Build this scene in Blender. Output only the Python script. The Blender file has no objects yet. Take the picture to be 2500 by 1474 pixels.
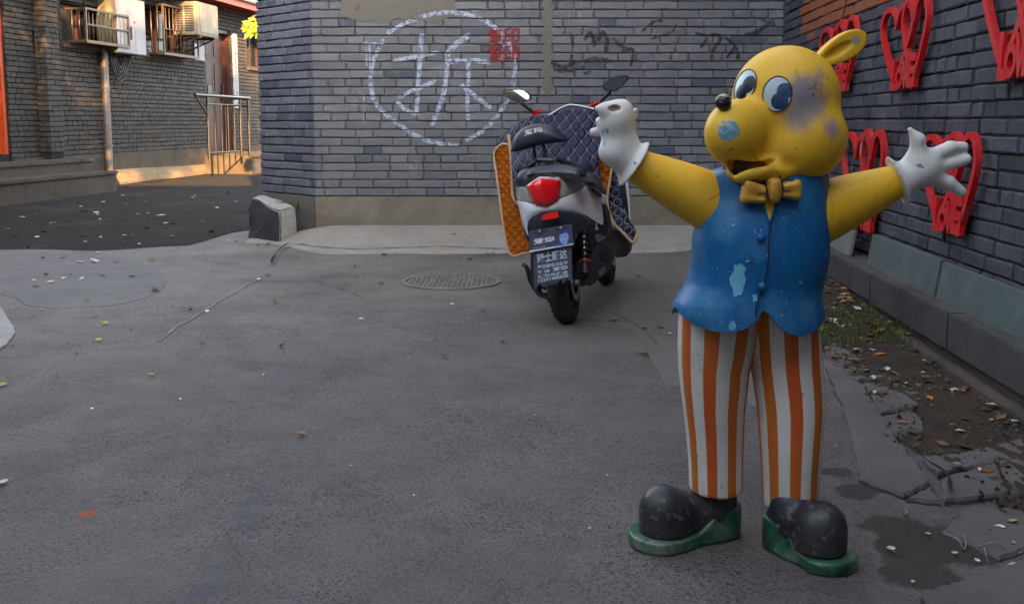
import bpy, bmesh, math, random
import numpy as np
from mathutils import Vector, Matrix, Euler
R = math.radians
rng = random.Random(7)
nrg = np.random.RandomState(5)
scene = bpy.context.scene
COL = scene.collection
# ---------------------------------------------------------------- camera
F, CX, CY, TANP, H = 2400.0, 1250.0, 585.0, 0.12, 1.05     # focal length etc. in pixels of the 2500 px wide photograph
TH = math.atan(TANP)
cam = bpy.data.cameras.new('camera')
cam.sensor_width = 36.0
cam.lens = F/2500*36
cam.shift_y = -152/2500
cam.clip_start = 0.05
cam.clip_end = 400
camo = bpy.data.objects.new('camera', cam)
COL.objects.link(camo)
camo.location = (0, 0, H)
camo.rotation_euler = (math.pi/2-TH, 0, 0)
scene.camera = camo
# ---------------------------------------------------------------- sky, sun, exposure
SUN_EL = R(19.5)
SUN_AZ = (0.27, -0.963)             # where the sun stands, seen from above
world = bpy.data.worlds.new('World')
scene.world = world
world.use_nodes = True
wn = world.node_tree
sky = wn.nodes.new('ShaderNodeTexSky')
sky.sky_type = 'NISHITA'
sky.sun_disc = False
sky.sun_elevation = SUN_EL
sky.sun_rotation = math.atan2(SUN_AZ[0], SUN_AZ[1])
sky.air_density = 1.0
sky.dust_density = 2.5
sky.ozone_density = 0.6
bg = wn.nodes['Background']
hs = wn.nodes.new('ShaderNodeHueSaturation')          # hazy town air: the blue of the sky is washed out
hs.inputs['Saturation'].default_value = 0.48
wn.links.new(sky.outputs[0], hs.inputs['Color'])
wn.links.new(hs.outputs[0], bg.inputs[0])
bg.inputs[1].default_value = 0.15
sl = bpy.data.lights.new('sun', 'SUN')
sl.energy = 5.0
sl.angle = R(0.6)
sl.color = (1.0, 0.53, 0.19)
slo = bpy.data.objects.new('sun', sl)
COL.objects.link(slo)
sdir = Vector((SUN_AZ[0]*math.cos(SUN_EL), SUN_AZ[1]*math.cos(SUN_EL), math.sin(SUN_EL)))
slo.rotation_euler = sdir.to_track_quat('Z', 'Y').to_euler()
slo.location = (5, -20, 30)
scene.view_settings.view_transform = 'Standard'
scene.view_settings.look = 'None'
scene.view_settings.gamma = 1.0
scene.view_settings.use_curve_mapping = False
scene.view_settings.exposure = 3.05

# ---------------------------------------------------------------- measuring: pixel of the photograph -> point in the place
sT, cT = math.sin(TH), math.cos(TH)
def ray(px, py):
    xc, yc = (px-CX)/F, -(py-CY)/F
    return np.array((xc, cT+yc*sT, -sT+yc*cT))
CAM = np.array((0, 0, H))
def onY(px, py, Y):
    d = ray(px, py); return CAM + d*(Y/d[1])
def onZ(px, py, z=0.0):
    d = ray(px, py); return CAM + d*((z-H)/d[2])
def onP(px, py, p0, n):
    d = ray(px, py); n = np.array(n); return CAM + d*(np.dot(np.array(p0)-CAM, n)/np.dot(d, n))
def project(p):
    x, y, z = p[0], p[1], p[2]-H
    f = y*cT - z*sT
    u = y*sT + z*cT
    return CX+F*x/f, CY-F*u/f
def ss(a, b, x):
    t = min(1, max(0, (x-a)/(b-a))); return t*t*(3-2*t)
def gz(x, y):                                   # height of the uneven ground
    z = 0.06*ss(8.3, 11.5, y)*(1-ss(-2.6, -2.0, x))
    z += 0.10*ss(3.2, 7.0, y)*ss(1.1, 2.1, x)
    z += 0.02*ss(6.8, 8.0, y)*ss(-2.6, -2.0, x)
    return z

# ---------------------------------------------------------------- objects
def tag(o, label=None, cat=None, group=None, kind=None):
    if label: o['label'] = label
    if cat: o['category'] = cat
    if group: o['group'] = group
    if kind: o['kind'] = kind
    return o
def thing(name, label, cat, loc=(0, 0, 0), group=None):
    o = bpy.data.objects.new(name, None)
    o.empty_display_size = 0.1
    o.location = Vector(loc)
    COL.objects.link(o)
    return tag(o, label, cat, group)
def wpos(o):
    v = Vector(o.location)
    while o.parent:
        o = o.parent; v += o.location
    return v
def link(name, me, parent=None, mat=None, smooth=False):
    """mesh in world coordinates -> object; parents here are never rotated, so a child only takes off their offset"""
    if mat is not None:
        me.materials.clear(); me.materials.append(mat)
    if smooth:
        me.polygons.foreach_set('use_smooth', [True]*len(me.polygons))
    o = bpy.data.objects.new(name, me)
    COL.objects.link(o)
    if parent is not None:
        o.parent = parent
        o.location = -wpos(parent)
    return o
def pydata(name, v, f):
    me = bpy.data.meshes.new(name)
    me.from_pydata([tuple(map(float, p)) for p in v], [], [tuple(map(int, q)) for q in f])
    me.validate(); me.update()
    return me
def fix(bm):
    bmesh.ops.recalc_face_normals(bm, faces=bm.faces)
def bm_obj(name, bm, parent=None, mat=None, smooth=False, sharp=None):
    fix(bm)
    me = bpy.data.meshes.new(name)
    bm.to_mesh(me); bm.free()
    o = link(name, me, parent, mat, smooth)
    if smooth and sharp:
        me.set_sharp_from_angle(angle=R(sharp))
    return o
def frame(x, y=None, z=None):
    """3x3 with given x axis and approximate z axis"""
    x = Vector(x).normalized()
    z = Vector(z if z is not None else (0, 0, 1))
    y = z.cross(x).normalized()
    z = x.cross(y)
    return Matrix((x, y, z)).transposed()
def box(bm, c, s, rot=None, bev=0.0, seg=2):
    m = Matrix.Translation(Vector(c))
    if rot is not None: m = m @ rot.to_4x4()
    m = m @ Matrix.Diagonal((s[0], s[1], s[2], 1))
    r = bmesh.ops.create_cube(bm, size=1.0, matrix=m)
    if bev:
        es = list({e for v in r['verts'] for e in v.link_edges})
        bmesh.ops.bevel(bm, geom=es, offset=bev, segments=seg, affect='EDGES', profile=0.6)
def tube(bm, pts, rad, n=10, cap=True):
    pts = [Vector(p) for p in pts]
    if not hasattr(rad, '__len__'): rad = [rad]*len(pts)
    rings = []
    up = Vector((0, 0, 1))
    t0 = (pts[1]-pts[0]).normalized()
    if abs(t0.dot(up)) > .9: up = Vector((1, 0, 0))
    nx = t0.cross(up).normalized()
    for i, p in enumerate(pts):
        a = pts[max(0, i-1)]; b = pts[min(len(pts)-1, i+1)]
        t = (b-a).normalized()
        nx = (nx - t*nx.dot(t)).normalized()
        ny = t.cross(nx)
        rings.append([bm.verts.new(p+(nx*math.cos(2*math.pi*k/n)+ny*math.sin(2*math.pi*k/n))*rad[i]) for k in range(n)])
    for a, b in zip(rings, rings[1:]):
        for k in range(n):
            bm.faces.new((a[k], a[(k+1) % n], b[(k+1) % n], b[k]))
    if cap:
        bm.faces.new(rings[0][::-1]); bm.faces.new(rings[-1])
def lathe(bm, prof, c, axis, n=32, closed=True):
    """prof: (r, h) pairs, turned round axis through c"""
    axis = Vector(axis).normalized()
    u = axis.orthogonal().normalized(); w = axis.cross(u)
    c = Vector(c)
    rings = []
    for r, h in prof:
        rings.append([bm.verts.new(c+axis*h+(u*math.cos(2*math.pi*k/n)+w*math.sin(2*math.pi*k/n))*max(r, 1e-4)) for k in range(n)])
    prs = list(zip(rings, rings[1:]))
    if closed: prs.append((rings[-1], rings[0]))
    for a, b in prs:
        for k in range(n):
            bm.faces.new((a[k], a[(k+1) % n], b[(k+1) % n], b[k]))
    if not closed:
        bm.faces.new(rings[0][::-1]); bm.faces.new(rings[-1])
def prism(bm, pts, off):
    """polygon (3-D points) pushed along off"""
    a = [bm.verts.new(Vector(p)) for p in pts]
    b = [bm.verts.new(Vector(p)+Vector(off)) for p in pts]
    n = len(a)
    bm.faces.new(a); bm.faces.new(b[::-1])
    for i in range(n):
        bm.faces.new((a[i], b[i], b[(i+1) % n], a[(i+1) % n]))
def catmull(pts, n=8, closed=False):
    pts = [np.array(p, float) for p in pts]
    out = []
    m = len(pts)
    for i in range(m if closed else m-1):
        if closed: p0, p1, p2, p3 = pts[i-1], pts[i], pts[(i+1) % m], pts[(i+2) % m]
        else: p0, p1, p2, p3 = pts[max(0, i-1)], pts[i], pts[i+1], pts[min(m-1, i+2)]
        for k in range(n):
            t = k/n
            out.append(.5*((2*p1)+(-p0+p2)*t+(2*p0-5*p1+4*p2-p3)*t*t+(-p0+3*p1-3*p2+p3)*t**3))
    if not closed: out.append(pts[-1])
    return out
def text_mesh(body, size=1.0, off=0.0, shear=0.0):
    c = bpy.data.curves.new('txt', 'FONT')
    c.body = body; c.size = size; c.align_x = 'CENTER'; c.align_y = 'CENTER'
    c.offset = off; c.shear = shear; c.resolution_u = 3
    o = bpy.data.objects.new('txt', c)
    COL.objects.link(o)
    dg = bpy.context.evaluated_depsgraph_get()
    me = bpy.data.meshes.new_from_object(o.evaluated_get(dg))
    bpy.data.objects.remove(o); bpy.data.curves.remove(c)
    v = np.array([tuple(p.co) for p in me.vertices]).reshape(-1, 3)
    f = [tuple(p.vertices) for p in me.polygons]
    bpy.data.meshes.remove(me)
    return v, f
def lettering(name, body, mapf, parent, mat, w, h, off=0.0, shear=0.0):
    """flat lettering fitted to w x h and mapped by mapf(x, y) -> point"""
    v, f = text_mesh(body, 1.0, off, shear)
    if len(v) == 0: return None
    lo, hi = v.min(0), v.max(0)
    v[:, 0] = (v[:, 0]-(lo[0]+hi[0])/2)*(w/(hi[0]-lo[0]))
    v[:, 1] = (v[:, 1]-(lo[1]+hi[1])/2)*(h/(hi[1]-lo[1]))
    me = pydata(name, [mapf(p[0], p[1]) for p in v], f)
    return link(name, me, parent, mat)
def in_tris(v, f, pts):
    """which of the 2-D points lie in the mesh"""
    res = np.zeros(len(pts), bool)
    for q in f:
        for k in range(1, len(q)-1):
            a, b, c = v[q[0]][:2], v[q[k]][:2], v[q[k+1]][:2]
            d1 = (pts[:, 0]-b[0])*(a[1]-b[1])-(a[0]-b[0])*(pts[:, 1]-b[1])
            d2 = (pts[:, 0]-c[0])*(b[1]-c[1])-(b[0]-c[0])*(pts[:, 1]-c[1])
            d3 = (pts[:, 0]-a[0])*(c[1]-a[1])-(c[0]-a[0])*(pts[:, 1]-a[1])
            res |= ((d1 >= 0) & (d2 >= 0) & (d3 >= 0)) | ((d1 <= 0) & (d2 <= 0) & (d3 <= 0))
    return res

# ---------------------------------------------------------------- signed distances -> mesh
def sphere(p, c, r): return np.linalg.norm(p-np.array(c), axis=1)-r
def ellip(p, c, r, rot=None):
    q = p-np.array(c)
    if rot is not None: q = q @ np.array(rot)
    r = np.array(r)
    k0 = np.linalg.norm(q/r, axis=1); k1 = np.linalg.norm(q/(r*r), axis=1)+1e-9
    return k0*(k0-1)/k1
def caps(p, a, b, ra, rb=None):
    rb = ra if rb is None else rb
    a, b = np.array(a), np.array(b); ab = b-a
    t = np.clip(((p-a) @ ab)/np.dot(ab, ab), 0, 1)
    return np.linalg.norm(p-a-t[:, None]*ab, axis=1)-(ra+(rb-ra)*t)
def rbox(p, c, s, r, rot=None):
    q = p-np.array(c)
    if rot is not None: q = q @ np.array(rot)
    q = np.abs(q)-(np.array(s)-r)
    return np.linalg.norm(np.maximum(q, 0), axis=1)+np.minimum(q.max(1), 0)-r
def smin(a, b, k):
    h = np.clip(.5+.5*(b-a)/k, 0, 1)
    return b*(1-h)+a*h-k*h*(1-h)
def smax(a, b, k): return -smin(-a, -b, k)
def sdf_mesh(name, fn, lo, hi, h):
    lo, hi = np.array(lo, float), np.array(hi, float)
    n = np.ceil((hi-lo)/h).astype(int)+1
    ax = [lo[i]+h*np.arange(n[i]) for i in range(3)]
    g = np.stack(np.meshgrid(*ax, indexing='ij'), -1).reshape(-1, 3)
    V = np.concatenate([fn(c) for c in np.array_split(g, max(1, len(g)//400000))]).reshape(n)
    m = n-1
    idx = lambda d: V[d[0]:d[0]+m[0], d[1]:d[1]+m[1], d[2]:d[2]+m[2]]
    cs = [(i, j, k) for i in (0, 1) for j in (0, 1) for k in (0, 1)]
    cv = {c: idx(c) for c in cs}
    neg = sum((cv[c] < 0).astype(int) for c in cs)
    act = (neg > 0) & (neg < 8)
    ids = -np.ones(m, int)
    ids[act] = np.arange(act.sum())
    acc = np.zeros((act.sum(), 3)); cnt = np.zeros(act.sum())
    for c in cs:
        for a in range(3):
            if c[a] == 0:
                d = list(c); d[a] = 1; d = tuple(d)
                va, vb = cv[c][act], cv[d][act]
                cr = (va < 0) != (vb < 0)
                t = va/(va-vb+1e-12)
                p = np.tile(np.array(c, float), (len(va), 1)); p[:, a] = t
                acc[cr] += p[cr]; cnt[cr] += 1
    base = np.argwhere(act)
    vt = lo+(base+acc/cnt[:, None])*h
    for _ in range(2):
        e = h*.2
        f0 = fn(vt)
        gr = np.stack([(fn(vt+np.eye(3)[i]*e)-fn(vt-np.eye(3)[i]*e))/(2*e) for i in range(3)], 1)
        st = -(f0/np.maximum((gr*gr).sum(1), .2))[:, None]*gr
        ln = np.linalg.norm(st, axis=1, keepdims=True)
        vt = vt+st*np.minimum(1, h*.5/np.maximum(ln, 1e-9))
    faces = []
    for a in range(3):
        b, c = (a+1) % 3, (a+2) % 3
        s0 = [slice(None)]*3; s1 = [slice(None)]*3
        s0[a] = slice(0, n[a]-1); s1[a] = slice(1, n[a])
        va, vb = V[tuple(s0)], V[tuple(s1)]
        ch = np.argwhere((va < 0) != (vb < 0))
        ok = (ch[:, b] > 0) & (ch[:, c] > 0) & (ch[:, b] < n[b]-1) & (ch[:, c] < n[c]-1)
        ch = ch[ok]
        def cid(db, dc):
            q = ch.copy(); q[:, b] += db; q[:, c] += dc
            return ids[q[:, 0], q[:, 1], q[:, 2]]
        quad = np.stack([cid(-1, -1), cid(0, -1), cid(0, 0), cid(-1, 0)], 1)
        flip = va[ch[:, 0], ch[:, 1], ch[:, 2]] > 0
        quad[flip] = quad[flip][:, ::-1]
        faces.append(quad)
    faces = np.concatenate(faces)
    me = bpy.data.meshes.new(name)
    me.from_pydata(vt.tolist(), [], faces.tolist())
    me.validate(); me.update()
    return me

# ---------------------------------------------------------------- materials
class NT:
    def __init__(s, name):
        s.m = bpy.data.materials.new(name); s.m.use_nodes = True
        s.t = s.m.node_tree
        s.b = s.t.nodes['Principled BSDF']
        s.pos = s.t.nodes.new('ShaderNodeNewGeometry').outputs['Position']
    def n(s, ty, **kw):
        nd = s.t.nodes.new(ty)
        for k, v in kw.items(): setattr(nd, k, v)
        return nd
    def put(s, sock, v):
        if hasattr(v, 'is_linked') or isinstance(v, bpy.types.NodeSocket): s.t.links.new(v, sock)
        elif isinstance(v, (tuple, list)) and len(v) == 3 and len(getattr(sock, 'default_value', ())) == 4: sock.default_value = (*v, 1)
        else: sock.default_value = v
    def math(s, op, a, b=0.0, c=0.0, clamp=False):
        nd = s.n('ShaderNodeMath', operation=op); nd.use_clamp = clamp
        s.put(nd.inputs[0], a); s.put(nd.inputs[1], b); s.put(nd.inputs[2], c)
        return nd.outputs[0]
    def vmath(s, op, a, b=(0, 0, 0)):
        nd = s.n('ShaderNodeVectorMath', operation=op)
        s.put(nd.inputs[0], a); s.put(nd.inputs[1], b)
        return nd.outputs[1] if op in ('LENGTH', 'DISTANCE', 'DOT_PRODUCT') else nd.outputs[0]
    def mix(s, f, a, b, mode='MIX'):
        nd = s.n('ShaderNodeMix', data_type='RGBA', blend_type=mode)
        s.put(nd.inputs[0], f); s.put(nd.inputs[6], a); s.put(nd.inputs[7], b)
        return nd.outputs[2]
    def noise(s, scale, detail=4, vec=None, rough=.55, dist=0.0):
        nd = s.n('ShaderNodeTexNoise')
        s.put(nd.inputs['Vector'], vec if vec is not None else s.pos)
        nd.inputs['Scale'].default_value = scale; nd.inputs['Detail'].default_value = detail
        nd.inputs['Roughness'].default_value = rough; nd.inputs['Distortion'].default_value = dist
        return nd.outputs[0]
    def vor(s, scale, vec=None, feature='F1', out=0):
        nd = s.n('ShaderNodeTexVoronoi', feature=feature)
        s.put(nd.inputs['Vector'], vec if vec is not None else s.pos)
        nd.inputs['Scale'].default_value = scale
        return nd.outputs[out]
    def map(s, v, a, b, c=0.0, d=1.0, smooth=False):
        nd = s.n('ShaderNodeMapRange')
        if smooth: nd.interpolation_type = 'SMOOTHSTEP'
        s.put(nd.inputs[0], v)
        for i, q in enumerate((a, b, c, d)): nd.inputs[i+1].default_value = q
        return nd.outputs[0]
    def scalev(s, v, sc):
        return s.vmath('MULTIPLY', v, sc)
    def bump(s, h, strength=.3, dist=.002):
        nd = s.n('ShaderNodeBump')
        nd.inputs['Strength'].default_value = strength; nd.inputs['Distance'].default_value = dist
        s.put(nd.inputs['Height'], h)
        s.put(s.b.inputs['Normal'], nd.outputs[0])
    def attr(s, name):
        return s.n('ShaderNodeAttribute', attribute_name=name)
    def ball(s, c, r, soft=.6, wob=0.0, wscale=40, pos=None):
        """1 inside a blotch of radius r round c, with a ragged or soft rim"""
        d = s.vmath('DISTANCE', pos if pos is not None else s.pos, tuple(map(float, c)))
        if wob:
            d = s.math('ADD', d, s.math('MULTIPLY', s.math('SUBTRACT', s.noise(wscale, 3), .5), wob*2))
        return s.map(d, r*(1-soft), r, 1.0, 0.0, True)
    def done(s, col=None, rough=.6, metal=0.0, spec=.5, **kw):
        if col is not None: s.put(s.b.inputs['Base Color'], col)
        s.put(s.b.inputs['Roughness'], rough)
        s.put(s.b.inputs['Metallic'], metal)
        s.put(s.b.inputs['Specular IOR Level'], spec)
        for k, v in kw.items(): s.put(s.b.inputs[k.replace('_', ' ')], v)
        return s.m
def mul(c, f): return tuple(min(1, x*f) for x in c)
def simple(name, c, rough=.6, var=.2, scale=9, bump=.0, bscale=80, metal=0.0, spec=.5, dirt=None, dfac=.4, dscale=5, **kw):
    t = NT(name)
    col = t.mix(t.noise(scale, 5), mul(c, 1-var), mul(c, 1+var))
    if dirt is not None:
        col = t.mix(t.math('MULTIPLY', t.map(t.noise(dscale, 6, rough=.65), .48, .68), dfac), col, dirt)
    rg = t.map(t.noise(scale*2, 3), .3, .7, max(0.02, rough-.07), min(1, rough+.07))
    if bump: t.bump(t.noise(bscale, 4), bump, .004)
    return t.done(col, rg, metal, spec, **kw)
# ================================================================ MATERIALS OF THE SETTING
def brick_mat(name, c1, c2, c3, white=.35, streak=.5, dark=.4):
    t = NT(name)
    oi = t.n('ShaderNodeObjectInfo').outputs['Random']
    r = t.math('FRACT', t.math('ADD', oi, t.attr('rnd').outputs['Fac']))
    col = t.mix(t.map(r, 0, 1), c1, c2)
    col = t.mix(t.map(t.math('FRACT', t.math('MULTIPLY', r, 7.3)), .90, .96), col, c3)
    # weathering: pale bloom, vertical runs, grime; all of it lies on the brick faces
    sv = t.scalev(t.pos, (38, 38, 3.2))
    run = t.map(t.noise(1.0, 4, sv), .55, .78)
    patch = t.map(t.noise(2.2, 3), .45, .65)
    col = t.mix(t.math('MULTIPLY', t.math('MULTIPLY', run, patch), streak), col, (.30, .31, .35))
    col = t.mix(t.math('MULTIPLY', t.map(t.noise(5.5, 8, rough=.7), .60, .74), white), col, (.36, .365, .39))
    col = t.mix(t.math('MULTIPLY', t.map(t.noise(3.1, 6, rough=.65), .52, .70), dark), col, mul(c1, .45))
    col = t.mix(t.math('MULTIPLY', t.map(t.noise(55, 4), .35, .75), .35), col, mul(c1, .6))
    t.bump(t.math('ADD', t.noise(60, 6, rough=.7), t.math('MULTIPLY', t.noise(240, 2), .4)), .55, .004)
    return t.done(col, t.map(t.noise(25, 3), .3, .7, .62, .85), spec=.35)
m_brick = brick_mat('grey_brick', (.122, .127, .146), (.176, .182, .202), (.070, .08, .112), .55, .6, .35)
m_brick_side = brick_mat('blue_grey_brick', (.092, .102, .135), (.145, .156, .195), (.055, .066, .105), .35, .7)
m_brick_dark = brick_mat('dark_brick', (.058, .060, .076), (.096, .099, .122), (.045, .047, .06), .18, .45, .5)
m_brick_red = brick_mat('orange_brick', (.30, .085, .032), (.24, .10, .06), (.20, .12, .09), .12, .2, .35)
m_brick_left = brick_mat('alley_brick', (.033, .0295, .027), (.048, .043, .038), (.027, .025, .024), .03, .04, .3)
m_mortar = simple('mortar', (.085, .085, .088), .9, .35, 20, .6, 60, spec=.2)
m_mortar_dark = simple('dark_mortar', (.040, .038, .038), .9, .4, 25, .8, 70, spec=.2)
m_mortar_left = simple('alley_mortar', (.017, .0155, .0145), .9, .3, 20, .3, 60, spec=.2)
def concrete(name, c, stain, sf=.6, rust=None):
    t = NT(name)
    col = t.mix(t.noise(3.5, 8, rough=.65), mul(c, .75), mul(c, 1.25))
    col = t.mix(t.math('MULTIPLY', t.map(t.noise(26, 6, rough=.7), .5, .66), .4), col, mul(c, .6))
    col = t.mix(t.math('MULTIPLY', t.map(t.noise(2.3, 7, rough=.6, dist=.6), .46, .66), sf), col, stain)
    if rust: col = t.mix(t.math('MULTIPLY', t.map(t.noise(1.9, 6, t.vmath('ADD', t.pos, (3.1, 0, 7.7)), .6), .55, .68), .55), col, rust)
    col = t.mix(t.math('MULTIPLY', t.map(t.noise(90, 3), .5, .8), .35), col, mul(c, .5))
    t.bump(t.math('ADD', t.noise(12, 6, rough=.7), t.math('MULTIPLY', t.noise(140, 3), .5)), .45, .006)
    return t.done(col, .86, spec=.25)
m_plinth = concrete('plinth_render', (.185, .165, .135), (.10, .092, .082), .65, (.20, .115, .055))
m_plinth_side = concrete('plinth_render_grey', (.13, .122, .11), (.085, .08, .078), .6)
m_ledge = concrete('ledge_render', (.078, .072, .074), (.036, .033, .033), .7)
m_ledge_foot = concrete('ledge_foot', (.085, .068, .055), (.045, .037, .032), .7)
m_apron = concrete('apron_concrete', (.27, .25, .225), (.19, .175, .16), .5, (.25, .20, .14))
m_slab = concrete('slab_concrete', (.122, .112, .110), (.075, .066, .06), .5)
m_paver = concrete('paver', (.135, .124, .115), (.10, .09, .083), .5)
m_cobble = concrete('cobble', (.125, .112, .10), (.07, .06, .05), .5)
m_block = concrete('block_concrete', (.30, .295, .285), (.2, .19, .17), .5)
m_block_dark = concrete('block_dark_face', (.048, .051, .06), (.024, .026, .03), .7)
m_step = concrete('step_stone', (.070, .058, .046), (.037, .031, .024), .55)
m_pad = concrete('alley_pad', (.20, .15, .09), (.12, .09, .055), .6)

def asphalt_mat():
    t = NT('asphalt')
    x = t.n('ShaderNodeSeparateXYZ'); t.put(x.inputs[0], t.pos); X, Y = x.outputs[0], x.outputs[1]
    big = t.noise(.55, 5, rough=.6)
    mid = t.noise(2.6, 6, rough=.62)
    col = t.mix(t.map(big, .35, .65), (.090, .077, .076), (.128, .111, .101))
    col = t.mix(t.math('MULTIPLY', t.map(mid, .45, .7), .55), col, (.150, .137, .127))
    # dust thickens towards the walls, where nobody drives
    dust = t.math('MULTIPLY', t.map(Y, 3.2, 7.0, 0, 1, True), t.map(t.noise(1.1, 5), .3, .6))
    col = t.mix(t.math('MULTIPLY', dust, .8), col, (.20, .183, .162))
    col = t.mix(t.math('MULTIPLY', t.map(t.noise(.8, 6, t.vmath('ADD', t.pos, (9, 4, 2)), .65, .8), .52, .66), .6), col, (.125, .098, .084))
    col = t.mix(t.math('MULTIPLY', t.map(t.noise(4.2, 7, t.vmath('ADD', t.pos, (2, 7, 5)), .7), .55, .66), .45), col, (.062, .058, .062))
    # stone chips and pores
    chip = t.vor(170, out=1)
    sep = t.n('ShaderNodeSeparateColor'); t.put(sep.inputs[0], chip)
    worn = t.map(t.noise(1.7, 4), .38, .62, 1.0, .35)
    col = t.mix(t.math('MULTIPLY', t.map(sep.outputs[0], .62, .85), t.math('MULTIPLY', worn, .95)), col, (.034, .031, .033))
    col = t.mix(t.math('MULTIPLY', t.map(sep.outputs[1], .88, .99), .35), col, (.19, .18, .175))
    pore = t.map(t.vor(75), .0, .32, 1.0, 0.0)
    col = t.mix(t.math('MULTIPLY', t.math('MULTIPLY', pore, t.map(t.noise(14, 3), .45, .62)), t.math('MULTIPLY', worn, .85)), col, (.032, .03, .034))
    # stains and scrapes
    sv = t.scalev(t.vmath('ADD', t.pos, (0, 0, 0)), (3.2, .55, 1))
    col = t.mix(t.math('MULTIPLY', t.map(t.noise(1.5, 6, sv, .6, .5), .60, .72), .45), col, (.082, .084, .11))
    col = t.mix(t.map(t.noise(23, 2, rough=.4), .792, .81), col, (.5, .5, .5))
    c = onZ(212, 1253, 0)
    col = t.mix(t.ball(c, .036, .8, .03, 50), col, (.30, .05, .018))
    # old tar and water runs along a former joint
    for (px, py, r, k) in ((640, 1190, .05, .6), (618, 1225, .055, .75), (604, 1258, .06, .75), (590, 1290, .05, .6), (560, 1340, .05, .45), (525, 1390, .06, .5), (498, 1440, .06, .55), (930, 760, .07, .4), (905, 790, .05, .4), (945, 735, .04, .4), (1385, 1150, .05, .3), (1392, 1200, .06, .35), (1375, 1280, .05, .25)):
        col = t.mix(t.math('MULTIPLY', t.ball(onZ(px, py, 0), r, .7, .045, 16), k), col, (.062, .064, .085))
    c = onZ(1250, 880, 0)
    # dried-out wet patches beside the figure
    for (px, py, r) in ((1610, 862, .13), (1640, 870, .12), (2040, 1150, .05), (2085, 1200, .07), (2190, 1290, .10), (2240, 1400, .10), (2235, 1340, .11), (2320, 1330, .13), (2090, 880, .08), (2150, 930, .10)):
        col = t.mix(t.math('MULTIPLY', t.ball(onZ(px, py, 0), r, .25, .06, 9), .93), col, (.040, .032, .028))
    t.bump(t.math('ADD', t.math('MULTIPLY', t.vor(120), .9), t.math('ADD', t.math('MULTIPLY', t.noise(45, 4), .8), t.noise(9, 4))), .5, .006)
    return t.done(col, t.map(t.noise(6, 4), .3, .7, .68, .86), spec=.3)
m_asphalt = asphalt_mat()
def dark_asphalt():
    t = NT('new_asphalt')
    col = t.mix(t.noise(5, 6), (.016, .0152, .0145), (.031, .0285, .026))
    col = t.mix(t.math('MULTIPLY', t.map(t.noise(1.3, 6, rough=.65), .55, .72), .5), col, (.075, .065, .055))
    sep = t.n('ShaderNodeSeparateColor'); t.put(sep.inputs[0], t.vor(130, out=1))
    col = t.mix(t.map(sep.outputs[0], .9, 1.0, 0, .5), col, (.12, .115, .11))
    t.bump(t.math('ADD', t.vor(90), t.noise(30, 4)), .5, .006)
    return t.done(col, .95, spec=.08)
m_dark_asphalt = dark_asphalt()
m_dirt = simple('dirt', (.050, .036, .026), .95, .5, 14, .9, 60, spec=.15, dirt=(.03, .024, .02), dfac=.7)
m_iron = simple('manhole_iron', (.150, .138, .128), .75, .3, 12, .4, 120, dirt=(.2, .185, .165), dfac=.7)
m_gap = simple('crack_filling', (.03, .026, .023), .95, .4, 20, .6, 90, spec=.1)
m_wood_red = simple('red_door_paint', (.030, .0075, .007), .45, .25, 6, .2, 40)
m_wood_orange = simple('orange_red_door_paint', (.40, .055, .012), .35, .3, 4, .15, 40)
m_red_eave = simple('red_eave_paint', (.30, .045, .025), .5, .25, 8, .2, 40)
m_glass_dark = simple('dark_window_glass', (.012, .012, .014), .12, .2, 5, spec=.5)
m_cage = simple('brown_steel', (.12, .08, .055), .4, .3, 15, .2, 80, metal=.6)
m_steel = simple('stainless_steel', (.10, .09, .078), .32, .1, 30, .05, 120, metal=1.0)
m_ac = simple('cream_plastic', (.15, .135, .09), .5, .12, 5, .05, 60, dirt=(.3, .26, .19), dfac=.5)
m_ac_dark = simple('dark_void', (.02, .02, .02), .8, .3, 9)
m_cab = simple('white_cabinet_paint', (.21, .21, .225), .45, .08, 5, .05, 50, dirt=(.42, .40, .38), dfac=.5)
m_pipe = simple('brown_pipe', (.105, .082, .068), .5, .25, 10, .1, 70, dirt=(.09, .07, .06), dfac=.5)
m_sign = simple('white_sign', (.28, .28, .30), .5, .08, 6)
m_black = simple('black_lettering', (.015, .015, .015), .6, .2, 9)
m_cable = simple('black_rubber', (.012, .012, .012), .6, .2, 9)
m_marble = simple('green_marble', (.085, .115, .112), .42, .3, 6, .1, 50, dirt=(.15, .175, .165), dfac=.55, dscale=7)
m_marble2 = simple('pale_stone', (.16, .175, .17), .5, .2, 6, .1, 50, dirt=(.22, .22, .20), dfac=.5)
m_redbrick = simple('loose_red_brick', (.22, .07, .045), .9, .35, 20, .8, 70, dirt=(.14, .10, .085), dfac=.6)
m_pale = simple('pale_render', (.38, .355, .31), .8, .1, 4, .1, 30)
m_bluewin = simple('blue_window_frame', (.05, .16, .42), .4, .1, 5)
m_roof = simple('grey_roof_tile', (.10, .10, .105), .8, .3, 9, .4, 30)

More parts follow.
